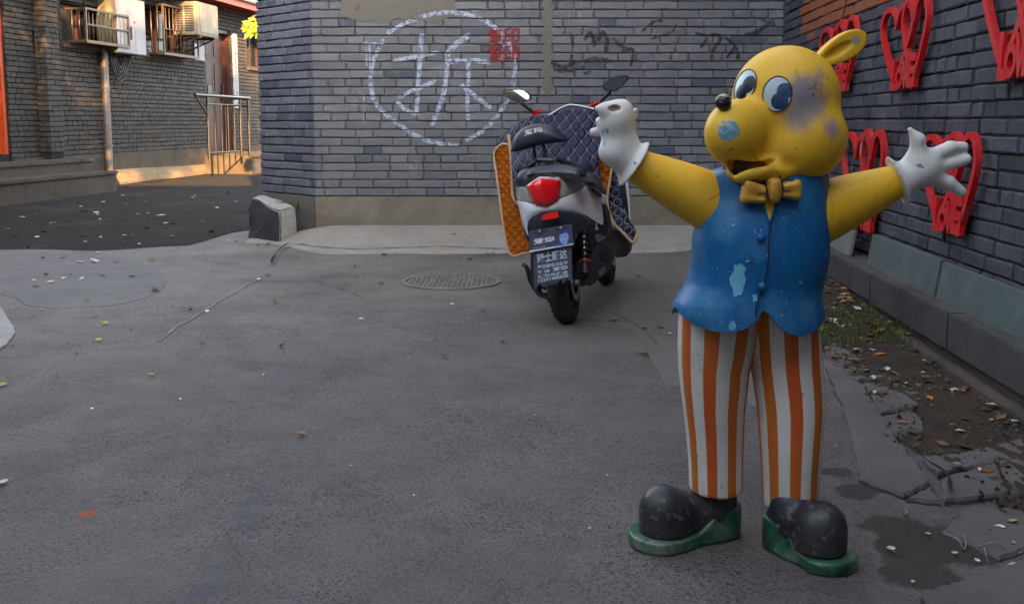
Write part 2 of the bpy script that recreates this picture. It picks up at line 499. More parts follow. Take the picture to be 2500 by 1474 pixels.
# ================================================================ GROUND
def sheet(name, xs, ys, zf, mat, parent=None, keep=None):
    v, idx, f = [], {}, []
    for j, y in enumerate(ys):
        for i, x in enumerate(xs):
            idx[i, j] = len(v); v.append((x, y, zf(x, y)))
    for j in range(len(ys)-1):
        for i in range(len(xs)-1):
            if keep and not keep((xs[i]+xs[i+1])/2, (ys[j]+ys[j+1])/2): continue
            f.append((idx[i, j], idx[i+1, j], idx[i+1, j+1], idx[i, j+1]))
    used = sorted({q for k in f for q in k}); mp = {q: i for i, q in enumerate(used)}
    me = pydata(name, [v[q] for q in used], [[mp[q] for q in k] for k in f])
    o = link(name, me, parent, mat, True)
    return o
def spaced(a, b, fine0, fine1, step):
    inner = list(np.arange(fine0, fine1+1e-6, step))
    lo = [a, (a+fine0)/2] if a < fine0 else []
    hi = [(b+fine1)/2, b] if b > fine1 else []
    return lo+inner+hi
ground = sheet('ground', spaced(-60, 60, -9, 4, .1), spaced(-60, 90, -2, 24, .1), lambda x, y: gz(x, y), m_asphalt)
tag(ground, kind='structure')
ground['label'] = 'worn grey asphalt of the yard'
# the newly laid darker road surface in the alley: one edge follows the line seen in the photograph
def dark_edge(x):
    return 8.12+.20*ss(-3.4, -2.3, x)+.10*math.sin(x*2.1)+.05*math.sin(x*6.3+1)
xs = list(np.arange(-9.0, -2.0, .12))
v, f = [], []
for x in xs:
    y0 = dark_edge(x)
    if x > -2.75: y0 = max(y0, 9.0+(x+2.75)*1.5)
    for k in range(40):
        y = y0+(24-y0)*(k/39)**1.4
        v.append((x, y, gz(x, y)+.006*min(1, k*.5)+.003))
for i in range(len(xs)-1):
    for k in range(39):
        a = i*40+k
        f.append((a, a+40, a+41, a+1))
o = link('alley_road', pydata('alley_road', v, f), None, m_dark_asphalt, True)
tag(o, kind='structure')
# raised concrete apron along the foot of the brick building
def apron_lip(x):
    return 7.70+.05*math.sin(x*1.9+.4)+.03*math.sin(x*5.1)+.012*math.sin(x*13)+.62*ss(-1.35, -2.25, x)
def apron_z(x, y):
    lip = apron_lip(x)
    t = ss(lip, 8.52, y)
    e = .15+.85*ss(-2.2, -1.5, x)
    return gz(x, y)+.003+e*max(.022*ss(lip-.005, lip+.05, y), .02*ss(lip-.01, lip+.06, y)+.135*t-gz(x, y))
v, f = [], []
xs = list(np.arange(-2.3, 2.28, .05))
for x in xs:
    for k in range(22):
        y = apron_lip(x)+(8.56-apron_lip(x))*(k/21)**1.4
        v.append((x, y, gz(x, y)-.01 if k == 0 else apron_z(x, y)))
for i in range(len(xs)-1):
    for k in range(21):
        a = i*22+k; f.append((a, a+22, a+23, a+1))
o = link('concrete_apron', pydata('concrete_apron', v, f), None, m_apron, True)
tag(o, kind='structure')

def blob(bm, pts, z0, z1, jag=.012, n=5, seed=0, top=None, bev=.006):
    """irregular slab: outline of ground points, broken edges"""
    r = random.Random(seed)
    out = []
    m = len(pts)
    for i in range(m):
        a, b = np.array(pts[i][:2]), np.array(pts[(i+1) % m][:2])
        for k in range(n):
            p = a+(b-a)*k/n
            out.append(p+np.array((r.uniform(-jag, jag), r.uniform(-jag, jag))))
    c = sum(out)/len(out)
    lo = [bm.verts.new((p[0], p[1], z0(p[0], p[1]))) for p in out]
    mi = [bm.verts.new((p[0], p[1], z1(p[0], p[1])-bev)) for p in out]
    hi = []
    for p in out:
        q = p+(c-p)*min(.2, bev*1.3/max(.01, np.linalg.norm(c-p)))
        hi.append(bm.verts.new((q[0], q[1], z1(q[0], q[1]))))
    k = len(out)
    for i in range(k):
        j = (i+1) % k
        bm.faces.new((lo[i], lo[j], mi[j], mi[i])); bm.faces.new((mi[i], mi[j], hi[j], hi[i]))
    bm.faces.new(hi)
def gpts(px): return [onZ(x, y, .0) for x, y in px]
# paving slabs behind the scooter, in rows that run towards the dark wall
pv = 0
for i in range(-2, 8):
    for j in range(0, 12):
        u = .32*j + (.16 if i % 2 else 0); w = .36*i
        a = R(-24)
        cx, cy = 1.02+w*math.cos(a)*.8-u*math.sin(a)*.0, 3.75+u+w*math.sin(a)*.8
        if cx < .42+.16*math.sin(cy*2.3) or cx > 1.92-.0604*(8.5-cy) or cy > 7.35 or cy < 3.5+(cx-.4)*.35: continue
        if cx < .75 and rng.random() < .45: continue
        bm = bmesh.new()
        hx, hy = .138, .152
        q = [(cx-hx, cy-hy-math.tan(a)*-hx*1), (cx+hx, cy-hy+math.tan(a)*hx), (cx+hx, cy+hy+math.tan(a)*hx), (cx-hx, cy+hy-math.tan(a)*hx)]
        t = rng.uniform(.002, .005); tx, ty = rng.uniform(-.01, .01), rng.uniform(-.01, .01)
        blob(bm, q, lambda x, y: gz(x, y)-.02, lambda x, y: gz(x, y)+t+(x-cx)*tx+(y-cy)*ty, .005, 3, i*50+j, bev=.005)
        bm_obj('paving_slab', bm, ground, m_paver)
# broken concrete by the gutter
SL = [([(2016, 905), (2105, 948), (2190, 1080), (2270, 1190), (2205, 1222), (2100, 1180), (2088, 1110), (2060, 1010)], .018),
      ([(2110, 945), (2215, 975), (2245, 1000), (2150, 1022)], .020), ([(2152, 1026), (2248, 1004), (2280, 1062), (2190, 1078)], .016),
      ([(2206, 1226), (2272, 1194), (2300, 1236)], .012), ([(2250, 1130), (2330, 1120), (2500, 1085), (2500, 1130), (2330, 1160), (2290, 1170)], .022),
      ([(2296, 1176), (2430, 1142), (2446, 1180), (2470, 1216), (2304, 1236)], .020), ([(2436, 1140), (2560, 1120), (2560, 1240), (2475, 1222), (2450, 1180)], .022),
      ([(2250, 1480), (2340, 1440), (2520, 1385), (2620, 1400), (2620, 1560), (2300, 1560)], .03),
      ([(2014, 790), (2050, 800), (2090, 855), (2060, 890), (2015, 880)], .012), ([(2300, 1300), (2370, 1240), (2500, 1250), (2560, 1330), (2440, 1372)], .010)]
for k, (px, t) in enumerate(SL):
    bm = bmesh.new()
    blob(bm, gpts(px), lambda x, y: gz(x, y)-.03, lambda x, y: gz(x, y)+t+.002*math.sin(x*9+k), .0055, 7, 100+k, bev=.008)
    bm_obj('concrete_slab', bm, ground, m_slab)
# worn cobbles in front of the gutter
k = 0
for r_ in range(7):
    for c_ in range(6):
        px = 2040+r_*14+c_*26+rng.uniform(-5, 5); py = 845+r_*19+rng.uniform(-4, 4)
        if px > 2055+r_*30+95: continue
        p = onZ(px, py, .02); k += 1
        w, h = rng.uniform(.014, .024), rng.uniform(.014, .022)
        bm = bmesh.new()
        pts = [(p[0]+w*math.cos(a)*(1+.2*math.sin(3*a+k)), p[1]+h*math.sin(a)) for a in np.linspace(0, 2*math.pi, 8, endpoint=False)]
        tt = rng.uniform(.012, .024)
        blob(bm, pts, lambda x, y: gz(x, y)-.02, lambda x, y: gz(x, y)+tt, .003, 1, k, bev=.007)
        bm_obj('cobble', bm, ground, m_cobble)
# round concrete patch at the left and its neighbour, laid on the asphalt
def patch(name, px, t, mat, seed):
    bm = bmesh.new()
    pts = [p[:2] for p in catmull(gpts(px), 6, True)]
    blob(bm, pts, lambda x, y: gz(x, y)-.02, lambda x, y: gz(x, y)+t, .006, 1, seed, bev=.004)
    o = bm_obj(name, bm, None, mat); tag(o, kind='structure'); return o
m_patch = concrete('patch_concrete', (.132, .127, .130), (.175, .165, .152), .5)
patch('concrete_patch', [(-160, 640), (60, 618), (220, 622), (340, 640), (402, 680), (385, 715), (300, 742), (180, 752), (70, 748), (40, 730), (-40, 712), (-170, 700)], .004, m_patch, 3)
patch('concrete_patch', [(-200, 760), (-20, 750), (18, 780), (35, 812), (10, 850), (-60, 880), (-200, 880)], .012, m_block, 4)
# a long healed crack and smaller ones: thin fillings standing a little proud
def crack(px, w, mat, seed, name='crack_filling', lift=.004):
    r = random.Random(seed)
    pts = catmull([onZ(x, y, 0)[:2] for x, y in px], 10)
    v, f = [], []
    for i, p in enumerate(pts):
        d = pts[min(i+1, len(pts)-1)]-pts[max(i-1, 0)]
        nrm = np.array((-d[1], d[0]))/max(1e-6, np.linalg.norm(d))
        ww = w*(.75+.35*math.sin(i*.9+seed)+r.uniform(-.15, .15))*(1 if 1 < i < len(pts)-2 else .2)
        off = w*.35*math.sin(i*.55+seed*2)+r.uniform(-w, w)*.08
        for s in (-1, 1):
            q = p+nrm*(off+s*ww/2)
            v.append((q[0], q[1], gz(q[0], q[1])+lift))
        if i: f.append((2*i-2, 2*i-1, 2*i+1, 2*i))
    return link(name, pydata(name, v, f), ground, mat)
m_healed = simple('healed_crack', (.20, .185, .17), .9, .3, 20, .4, 80)
crack([(640, 680), (560, 722), (520, 745), (470, 778), (430, 800), (385, 835)], .016, m_healed, 1)
m_tar = simple('tar_stain', (.075, .077, .095), .8, .35, 9, .4, 60)
crack([(770, 690), (830, 705), (890, 730)], .005, m_gap, 5)
crack([(660, 655), (700, 610), (770, 615), (860, 622), (1000, 618), (1080, 616), (1240, 622)], .02, m_gap, 6, lift=.03)
crack([(2230, 1130), (2300, 1180), (2330, 1240)], .012, m_gap, 7, lift=.04)
crack([(2428, 1150), (2440, 1190), (2470, 1225)], .008, m_gap, 8, lift=.045)
crack([(1660, 900), (1560, 800), (1450, 745)], .005, m_gap, 9)

# manhole cover
mc = onZ(1101, 688, .0)
mh = thing('manhole_cover', 'round iron manhole cover with a studded grid, left of the scooter', 'manhole cover', (mc[0], mc[1], gz(mc[0], mc[1])))
bm = bmesh.new(); z0 = gz(mc[0], mc[1])+.004
lathe(bm, [(.0, 0), (.285, 0), (.285, .004), (.0, .004)], (mc[0], mc[1], z0), (0, 0, 1), 48, closed=False)
bm_obj('cover_plate', bm, mh, m_iron)
bm = bmesh.new()
lathe(bm, [(.298, -.004), (.33, -.004), (.33, .005), (.298, .005)], (mc[0], mc[1], z0), (0, 0, 1), 48)
bm_obj('rim', bm, mh, m_iron)
bm = bmesh.new()
for i in range(-8, 9):
    for j in range(-8, 9):
        x, y = i*.031, j*.031
        if .11 < math.hypot(x, y) < .14 or math.hypot(x, y) > .265: continue
        box(bm, (mc[0]+x, mc[1]+y, z0+.0055), (.022, .010, .005), Matrix.Rotation(R(45 if (i+j) % 2 else -45), 3, 'Z'))
o = bm_obj('stud', bm, mh, m_iron); o['kind'] = 'stuff'
bm = bmesh.new()
lathe(bm, [(.118, .002), (.13, .002), (.13, .008), (.118, .008)], (mc[0], mc[1], z0), (0, 0, 1), 40)
bm_obj('ring', bm, mh, m_iron)

# ================================================================ BRICKWORK
def brick_template(w, h, seed, bev=.005, dep=.06, jag=.003):
    r = random.Random(seed)
    per = []
    for (x, z) in ((-.5, -.5), (-.17, -.5), (.17, -.5), (.5, -.5), (.5, 0), (.5, .5), (.17, .5), (-.17, .5), (-.5, .5), (-.5, 0)):
        per.append((x*w, z*h))
    n = len(per); v = []
    for (x, z) in per:                                  # front ring, set in by the worn arris
        e = bev*r.uniform(.7, 1.8)
        v.append((x-math.copysign(min(abs(x), e), x), r.uniform(-.0015, .0005), z-math.copysign(min(abs(z), e), z)))
    ring = [(x+r.uniform(-jag, jag), z+r.uniform(-jag, jag)) for x, z in per]
    for (x, z) in ring: v.append((x, bev*r.uniform(.8, 1.6), z))
    for (x, z) in ring: v.append((x, dep, z))
    f = [list(range(n))[::-1]]
    for k in range(n):
        j = (k+1) % n
        f.append((k, j, n+j, n+k)[::-1][::-1]); f.append((n+k, n+j, 2*n+j, 2*n+k))
    return np.array(v), f
def lay(parent, mat, O, ud, n, umax, zlo, zhi, course, L, joint, holes=(), limit=300, bond=.45, seed=1, colour=None, depth=.0, off=.004, bev=.005, ufrom=0.0, topz=None):
    """bricks on the wall through O along ud with outward normal n; the nearest that show are objects, the rest one mesh"""
    r = random.Random(seed)
    ud, n = np.array(ud), np.array(n)
    rotm = Matrix((Vector(ud), Vector(-n), Vector((0, 0, 1)))).transposed()
    lst = []
    k = 0; z = zlo
    while z < zhi-.02:
        u = ufrom - r.uniform(0, L)
        while u < umax:
            w = L if r.random() < bond else (L-joint)/2
            w *= r.uniform(.97, 1.03)
            a, b = max(ufrom, u), min(umax, u+w)
            if a < ufrom+.06: a = ufrom
            if umax-b < .06: b = umax; w += .1
            if b-a > .03:
                segs = [(a, b)]
                for (h0, h1, g0, g1) in holes:
                    if z+course*.6 > g0 and z+course*.4 < g1:
                        ns = []
                        for (s, e) in segs:
                            if e <= h0 or s >= h1: ns.append((s, e))
                            else:
                                if h0-s > .03: ns.append((s, h0))
                                if e-h1 > .03: ns.append((h1, e))
                        segs = ns
                for (s, e) in segs: lst.append((s, e, z+course/2, r.uniform(-off, off), r.random()))
            u += w+joint
        z += course; k += 1
    T = {}
    meshes = {}
    def tmpl(w, q):
        key = (round(w/.012), q)
        if key not in T: T[key] = brick_template(round(w/.012)*.012, course-joint, hash(key) % 9999, bev)
        return key
    scored = []
    for (a, b, zz, d, rv) in lst:
        c = np.array(O)+ud*((a+b)/2)+np.array((0, 0, zz))
        px, py = project(c)
        vis = -60 < px < 2560 and -40 < py < 1500 and c[1] > .3
        scored.append((0 if vis else 1, np.linalg.norm(c-CAM), a, b, zz, d, rv, c, px, py))
    scored.sort(key=lambda s: (s[0], s[1]))
    V, FF, RN, ofs = {}, {}, {}, {}
    par = wpos(parent)
    for i, (nv, dist, a, b, zz, d, rv, c, px, py) in enumerate(scored):
        key = tmpl(b-a, int(rv*4))
        mt = colour(px, py, rv) if colour else mat
        if mt is None: mt = mat
        p = c+n*d
        if i < limit and not nv:
            mk = (key, mt.name)
            if mk not in meshes:
                me = pydata('brick', *T[key]); me.materials.append(mt); meshes[mk] = me
            o = bpy.data.objects.new('brick', meshes[mk]); COL.objects.link(o)
            o.parent = parent; o.location = Vector(p)-par
            o.rotation_euler = (rotm @ Euler((0, r.uniform(-.006, .006), r.uniform(-.006, .006))).to_matrix()).to_euler()
        else:
            tv, tf = T[key]
            w = tv @ np.array(rotm).T+p
            g = mt.name
            V.setdefault(g, []); FF.setdefault(g, []); RN.setdefault(g, []); ofs.setdefault(g, 0)
            FF[g] += [tuple(q+ofs[g] for q in fc) for fc in tf]; V[g].append(w); RN[g] += [rv]*len(w); ofs[g] += len(w)
    for g in V:
        me = pydata('brickwork', np.concatenate(V[g]), FF[g])
        at = me.attributes.new('rnd', 'FLOAT', 'POINT'); at.data.foreach_set('value', RN[g][:len(me.vertices)])
        o = link('brickwork', me, parent, bpy.data.materials[g]); o['kind'] = 'stuff'
    return lst
def plane_box(bm, O, ud, n, u0, u1, z0, z1, d0, d1):
    """box on a wall: from u0 to u1 along it, between depths d0 < d1 in front of it"""
    O, ud, n = np.array(O), np.array(ud), np.array(n)
    P = lambda u, d, z: O+ud*u+n*d+np.array((0, 0, z))
    vs = [bm.verts.new(P(u, d, z)) for z in (z0, z1) for (u, d) in ((u0, d0), (u1, d0), (u1, d1), (u0, d1))]
    for q in ((0, 1, 2, 3), (7, 6, 5, 4), (0, 4, 5, 1), (1, 5, 6, 2), (2, 6, 7, 3), (3, 7, 4, 0)):
        bm.faces.new([vs[i] for i in q])
    return vs

# ---------------------------------------------------------------- the grey brick building in the middle
BY = 8.5
XL, XR = onY(765, 300, BY)[0], 2.31
PT = onY(1000, 480, BY)[2]                      # top of the rendered plinth
cb = thing('brick_building', 'grey brick building with a white painted circle and a rendered plinth', 'building', ((XL+XR)/2, BY, 0))
TOPZ = 3.05
AN = np.array((-.7071, .7071, 0.0)); CHL = .88   # chamfered corner
P2 = np.array((XL, BY, 0))+AN*CHL
bm = bmesh.new()
prism(bm, [(XL+.01, BY+.014, -.1), (XR+.5, BY+.014, -.1), (XR+.5, 12.3, -.1), (P2[0]+.04, 12.3, -.1), (P2[0]+.015, P2[1]+.008, -.1)], (0, 0, TOPZ+.1))
bm_obj('wall', bm, cb, m_mortar)
bm = bmesh.new()
prism(bm, [(XL+.003, BY-.012, -.1), (XR-.002, BY-.012, -.1), (XR-.002, BY+.03, -.1), (XL+.02, BY+.03, -.1)], (0, 0, PT+.1))
bmesh.ops.subdivide_edges(bm, edges=[e for e in bm.edges if e.calc_length() > 1], cuts=40)
for v_ in bm.verts:
    if v_.co.z > 0: v_.co.z += rng.uniform(-.006, .004)
bm_obj('plinth', bm, cb, m_plinth)
bm = bmesh.new()
cn = np.array((-.7071, -.7071, 0))
q0 = np.array((XL, BY, 0))+cn*.012; q1 = P2+cn*.012
prism(bm, [(q0[0], q0[1]+.001, -.1), (q1[0], q1[1], -.1), (q1[0]+.05, q1[1]+.03, -.1), (XL+.018, BY+.03, -.1)], (0, 0, PT+.1-.004))
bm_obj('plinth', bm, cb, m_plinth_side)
CO = .0718                                        # one course
lay(cb, m_brick, (XL+.004, BY, 0), (1, 0, 0), (0, -1, 0), XR-XL-.01, PT+.002, TOPZ, CO, .288, .008, limit=230, bond=.5, seed=3, off=.0035)
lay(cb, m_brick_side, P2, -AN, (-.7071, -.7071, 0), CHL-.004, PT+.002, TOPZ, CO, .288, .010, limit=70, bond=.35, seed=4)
bm = bmesh.new()
prism(bm, [(XL-.03, BY-.06, TOPZ), (XR+.55, BY-.06, TOPZ), (XR+.55, 12.35, TOPZ), (P2[0]-.04, 12.35, TOPZ), (P2[0]-.06, P2[1]-.02, TOPZ)], (0, 0, .09))
bm_obj('coping', bm, cb, m_roof)
bm = bmesh.new(); box(bm, (.9, 10.4, 4.65), (4.2, 3.4, 3.0)); bm_obj('added_upper_storey', bm, cb, m_brick_dark)  # unseen storey, added to block the low sky behind the yard

# broken concrete block and brick at its corner
sb = onZ(665, 578, .0); 
def blk(px, py, Y): return onY(px, py, Y)
bl = thing('concrete_block', 'broken wedge-shaped concrete block leaning on the corner of the brick building', 'concrete block', (-2.05, 8.45, 0))
Yf, Yb = 8.30, 8.78
bt = [blk(613, 482, 8.62), blk(683, 516, Yf), blk(722, 507, 8.42), blk(690, 488, 8.70), blk(640, 478, 8.86)]
bb = [blk(604, 566, 8.60), blk(684, 578, Yf), blk(724, 566, 8.42), blk(700, 556, 8.70), blk(640, 540, 8.86)]
bm = bmesh.new()
tv = [bm.verts.new(Vector(p)) for p in bt]; bv = [bm.verts.new(Vector((p[0], p[1], gz(p[0], p[1])-.02))) for p in bb]
bm.faces.new(tv)
for i in range(5): bm.faces.new((tv[i], bv[i], bv[(i+1) % 5], tv[(i+1) % 5]))
bm.faces.new(bv[::-1]); fix(bm)
bmesh.ops.bevel(bm, geom=bm.edges[:], offset=.012, segments=2, affect='EDGES')
bmesh.ops.triangulate(bm, faces=bm.faces[:]); bmesh.ops.subdivide_edges(bm, edges=bm.edges[:], cuts=3)
for v_ in bm.verts:
    v_.co += Vector((rng.uniform(-1, 1), rng.uniform(-1, 1), rng.uniform(-1, 1)))*.004+Vector((math.sin(v_.co.z*23+v_.co.x*11), math.sin(v_.co.z*17+v_.co.y*13), math.sin(v_.co.x*19)))*.006
me = bpy.data.meshes.new('block'); fix(bm); bm.to_mesh(me); bm.free()
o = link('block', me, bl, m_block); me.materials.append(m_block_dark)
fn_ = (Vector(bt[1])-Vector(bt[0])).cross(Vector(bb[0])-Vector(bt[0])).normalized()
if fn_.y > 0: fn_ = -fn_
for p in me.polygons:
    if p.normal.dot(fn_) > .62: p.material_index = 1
# second small stump behind it
s2 = thing('stone_stump', 'small rough stone stump behind the wedge-shaped block', 'stone', (-2.25, 8.75, gz(-2.25, 8.75)))
me = sdf_mesh('stone', lambda p: smin(rbox(p, (-2.27, 8.78, .14), (.07, .10, .20), .04), sphere(p, (-2.25, 8.74, .31), .06), .04)+.008*np.sin(p[:, 0]*60)*np.sin(p[:, 2]*50), (-2.5, 8.5, -.1), (-2.05, 9.05, .5), .016)
link('stone', me, s2, m_block_dark, True)
rb = onZ(640, 577, .02)
o = bmesh.new(); box(o, (rb[0], rb[1]-.03, gz(rb[0], rb[1])+.04), (.16, .10, .075), Matrix.Rotation(R(-14), 3, 'Z'), .008)
o = bm_obj('loose_brick', o, None, m_redbrick); tag(o, 'loose red brick lying in front of the concrete block', 'brick')

# ---------------------------------------------------------------- dark brick wall on the right
RWd = np.array((-.0604, -1, 0)); RWd /= np.linalg.norm(RWd)   # towards the camera
RWn = np.array((-1, .0604, 0)); RWn /= np.linalg.norm(RWn)
RO = np.array((2.31, BY, 0))
LED = .20
def onR(px, py, d=0.0):
    p = onP(px, py, RO+RWn*d, RWn); q = p-RO
    return np.dot(q, RWd), p[2], p
def Rp(u, z, d=0.0): return RO+RWd*u+RWn*d+np.array((0, 0, z))
rw = thing('brick_wall', 'dark brick wall along the right side carrying red hearts', 'wall', Rp(3, 0))
bm = bmesh.new(); plane_box(bm, RO, RWd, RWn, -.2, 14, -.1, 6.0, -.30, -.014)
bm_obj('wall', bm, rw, m_mortar_dark)
zl = .245
def redzone(px, py, rv):
    lim = 88-.385*(px-1962)+(12 if rv > .6 else -6)
    return m_brick_red if (px > 1958 and py < lim and px < 2190) else None
lay(rw, m_brick_dark, RO, RWd, RWn, 5.4, zl+.01, 3.3, .0735, .262, .009, limit=290, bond=.62, seed=8, colour=redzone, off=.006, bev=.005)
bm = bmesh.new(); plane_box(bm, RO, RWd, RWn, 5.41, 14, zl, 3.3, -.013, .0); plane_box(bm, RO, RWd, RWn, -.19, 14, 3.31, 5.99, -.013, .0)
bm_obj('rendered_panel', bm, rw, m_brick_dark)
bm = bmesh.new(); plane_box(bm, RO, RWd, RWn, -.2, 14, 6.0, 6.08, -.34, .04)
bm_obj('coping', bm, rw, m_roof)
# ledge: facing panels, each a piece
bm = bmesh.new(); plane_box(bm, RO, RWd, RWn, .02, 14, -.1, zl-.02, -.03, LED-.03)
bm_obj('ledge_core', bm, rw, m_ledge_foot)
u = .02; i = 0
while u < 8:
    w = rng.uniform(.95, 1.35)
    bm = bmesh.new(); plane_box(bm, RO, RWd, RWn, u, u+w-.008, .085+.035*ss(3.5, 0, u), zl+rng.uniform(-.003, .003), -.02, LED)
    bmesh.ops.bevel(bm, geom=bm.edges[:], offset=.006, segments=2, affect='EDGES')
    bm_obj('ledge_stone', bm, rw, m_ledge); u += w; i += 1
bm = bmesh.new(); plane_box(bm, RO, RWd, RWn, 3.2, 14, -.1, .045, LED-.03, LED+.05)
bmesh.ops.subdivide_edges(bm, edges=[e for e in bm.edges if e.calc_length() > 1], cuts=60)
for v_ in bm.verts: v_.co += Vector((rng.uniform(-.008, .008), 0, rng.uniform(-.006, .006)))
bm_obj('footing', bm, rw, m_ledge_foot)
# green stone slabs leaning on the ledge
def lean_slab(px0, px1, h, lab, mat, tilt=.05):
    u0 = onR(px0[0], px0[1], LED-.06)[0]; u1 = onR(px1[0], px1[1], LED-.06)[0]
    P = [Rp(u0, zl, LED-.10), Rp(u1, zl, LED-.10), Rp(u1, zl+h, .075), Rp(u0, zl+h, .075)]
    bm = bmesh.new(); prism(bm, P, RWn*.022)
    bmesh.ops.bevel(bm, geom=bm.edges[:], offset=.002, segments=1, affect='EDGES')
    o = bm_obj('stone_slab', bm, None, mat); tag(o, lab, 'stone slab', 'stone slabs on the ledge'); return o
lean_slab((2108, 640), (2268, 730), .175, 'smaller greenish stone slab leaning on the ledge, nearer the figure', m_marble)
lean_slab((2274, 735), (2492, 845), .17, 'long dark green stone slab leaning on the ledge at the right edge', m_marble)
lean_slab((2018, 600), (2064, 622), .15, 'pale stone slab mostly hidden behind the vest of the bear', m_marble2)

# ================================================================ THE ALLEY BUILDING ON THE LEFT
LK = .146
W0 = np.array((onY(70, 300, 13.5)[0], 13.5, 0)); Wd = np.array((LK, 1, 0)); Wd /= np.linalg.norm(Wd)
Wn = np.array((Wd[1], -Wd[0], 0))
def onW(px, py, d=0.0):
    p = onP(px, py, W0+Wn*d, Wn); q = p-W0
    return np.dot(q, Wd), p[2]
def Wp(u, z, d=0.0): return W0+Wd*u+Wn*d+np.array((0, 0, z))
lb = thing('brick_building', 'old brick building across the alley with barred windows and a red door', 'building', Wp(4, 0))
EZ = 3.25
def wrect(x0, y0, x1, y1, d=0.0):
    """u0, u1, z0, z1 of a rectangle given by its left-bottom and right-top corners in the photograph"""
    a, b = onW(x0, y1, d), onW(x1, y0, d)
    return a[0], b[0], a[1], b[1]
win1 = wrect(152, -40, 262, 112); win2 = wrect(356, 20, 440, 138)
win1 = (win1[0], win1[1], onW(205, 112)[1], 2.75); win2 = (win2[0], win2[1], onW(400, 138)[1], onW(400, 18)[1])
dz0 = .45
door = (onW(505, 200)[0], onW(566, 200)[0], dz0, onW(535, 72)[1])
win3 = (onW(603, 130)[0], onW(623, 130)[0]+.5, onW(612, 165)[1], onW(612, 70)[1])
edoor = (-2.2, onW(24, 300)[0], .62, 3.0)
bm = bmesh.new()
plane_box(bm, W0, Wd, Wn, -20, 16, -.1, EZ+.2, -4.0, -.28)
plane_box(bm, W0, Wd, Wn, -20, -6.01, EZ+.21, 6.4, -4.0, -.03)  # taller block out of view, added to narrow the open sky on the left
bm_obj('core', bm, lb, m_mortar_left)
# the skin of the wall between the openings
bm = bmesh.new()
us = sorted({-20, 16, win1[0], win1[1], win2[0], win2[1], door[0], door[1], win3[0], win3[1], edoor[0], edoor[1]})
for a, b in zip(us, us[1:]):
    m_ = (a+b)/2
    hs = [h for h in (win1, win2, door, win3, edoor) if h[0] < m_ < h[1]]
    z = -.1
    for h in sorted(hs, key=lambda h: h[2]):
        plane_box(bm, W0, Wd, Wn, a, b, z, h[2], -.279, -.03); z = h[3]
    plane_box(bm, W0, Wd, Wn, a, b, z, EZ, -.279, -.03)
bm_obj('wall', bm, lb, m_mortar_left)
zplin = onW(300, 372)[1]
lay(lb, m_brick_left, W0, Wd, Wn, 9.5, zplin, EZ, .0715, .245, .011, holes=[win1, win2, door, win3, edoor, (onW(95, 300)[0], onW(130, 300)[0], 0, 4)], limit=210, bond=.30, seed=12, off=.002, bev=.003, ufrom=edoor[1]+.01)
bm = bmesh.new()
for a, b in ((-.4, door[0]), (door[1], 12)):
    plane_box(bm, W0, Wd, Wn, a, b, -.1, zplin-.002, -.02, .035)
bm_obj('plinth', bm, lb, m_step)
# pier beside the entrance
pu0, pu1 = onW(95, 300)[0], onW(128, 300)[0]
PD = .17
bm = bmesh.new(); plane_box(bm, W0, Wd, Wn, pu0+.02, pu1-.02, 0, EZ-.01, -.02, PD-.02)
bm_obj('pier', bm, lb, m_mortar_left)
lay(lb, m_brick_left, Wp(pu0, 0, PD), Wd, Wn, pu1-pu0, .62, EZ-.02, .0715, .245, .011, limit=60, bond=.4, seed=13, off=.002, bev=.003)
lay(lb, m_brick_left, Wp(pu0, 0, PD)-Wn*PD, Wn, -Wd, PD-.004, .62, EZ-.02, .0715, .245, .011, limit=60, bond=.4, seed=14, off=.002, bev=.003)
# windows
for (u0, u1, z0, z1) in (win1, win2, win3):
    bm = bmesh.new()
    t = .05
    for q in ((u0, u0+t, z0, z1), (u1-t, u1, z0, z1), (u0+t, u1-t, z0, z0+t), (u0+t, u1-t, z1-t, z1), ((u0+u1)/2-.02, (u0+u1)/2+.02, z0+t, z1-t)):
        plane_box(bm, W0, Wd, Wn, *q, -.20, -.14)
    w = bm_obj('window', bm, lb, m_wood_red)
    for a, b in ((u0+t, (u0+u1)/2-.02), ((u0+u1)/2+.02, u1-t)):
        bm = bmesh.new(); plane_box(bm, W0, Wd, Wn, a, b, z0+t, z1-t, -.18, -.17)
        me = bpy.data.meshes.new('pane'); fix(bm); bm.to_mesh(me); bm.free()
        o = link('pane', me, None, m_glass_dark); o.parent = w; o.location = (0, 0, 0)
    bm = bmesh.new(); plane_box(bm, W0, Wd, Wn, u0-.03, u1+.03, z0-.06, z0-.003, -.27, .05)
    me = bpy.data.meshes.new('sill'); fix(bm); bm.to_mesh(me); bm.free()
    o = link('sill', me, None, m_step); o.parent = w; o.location = (0, 0, 0)
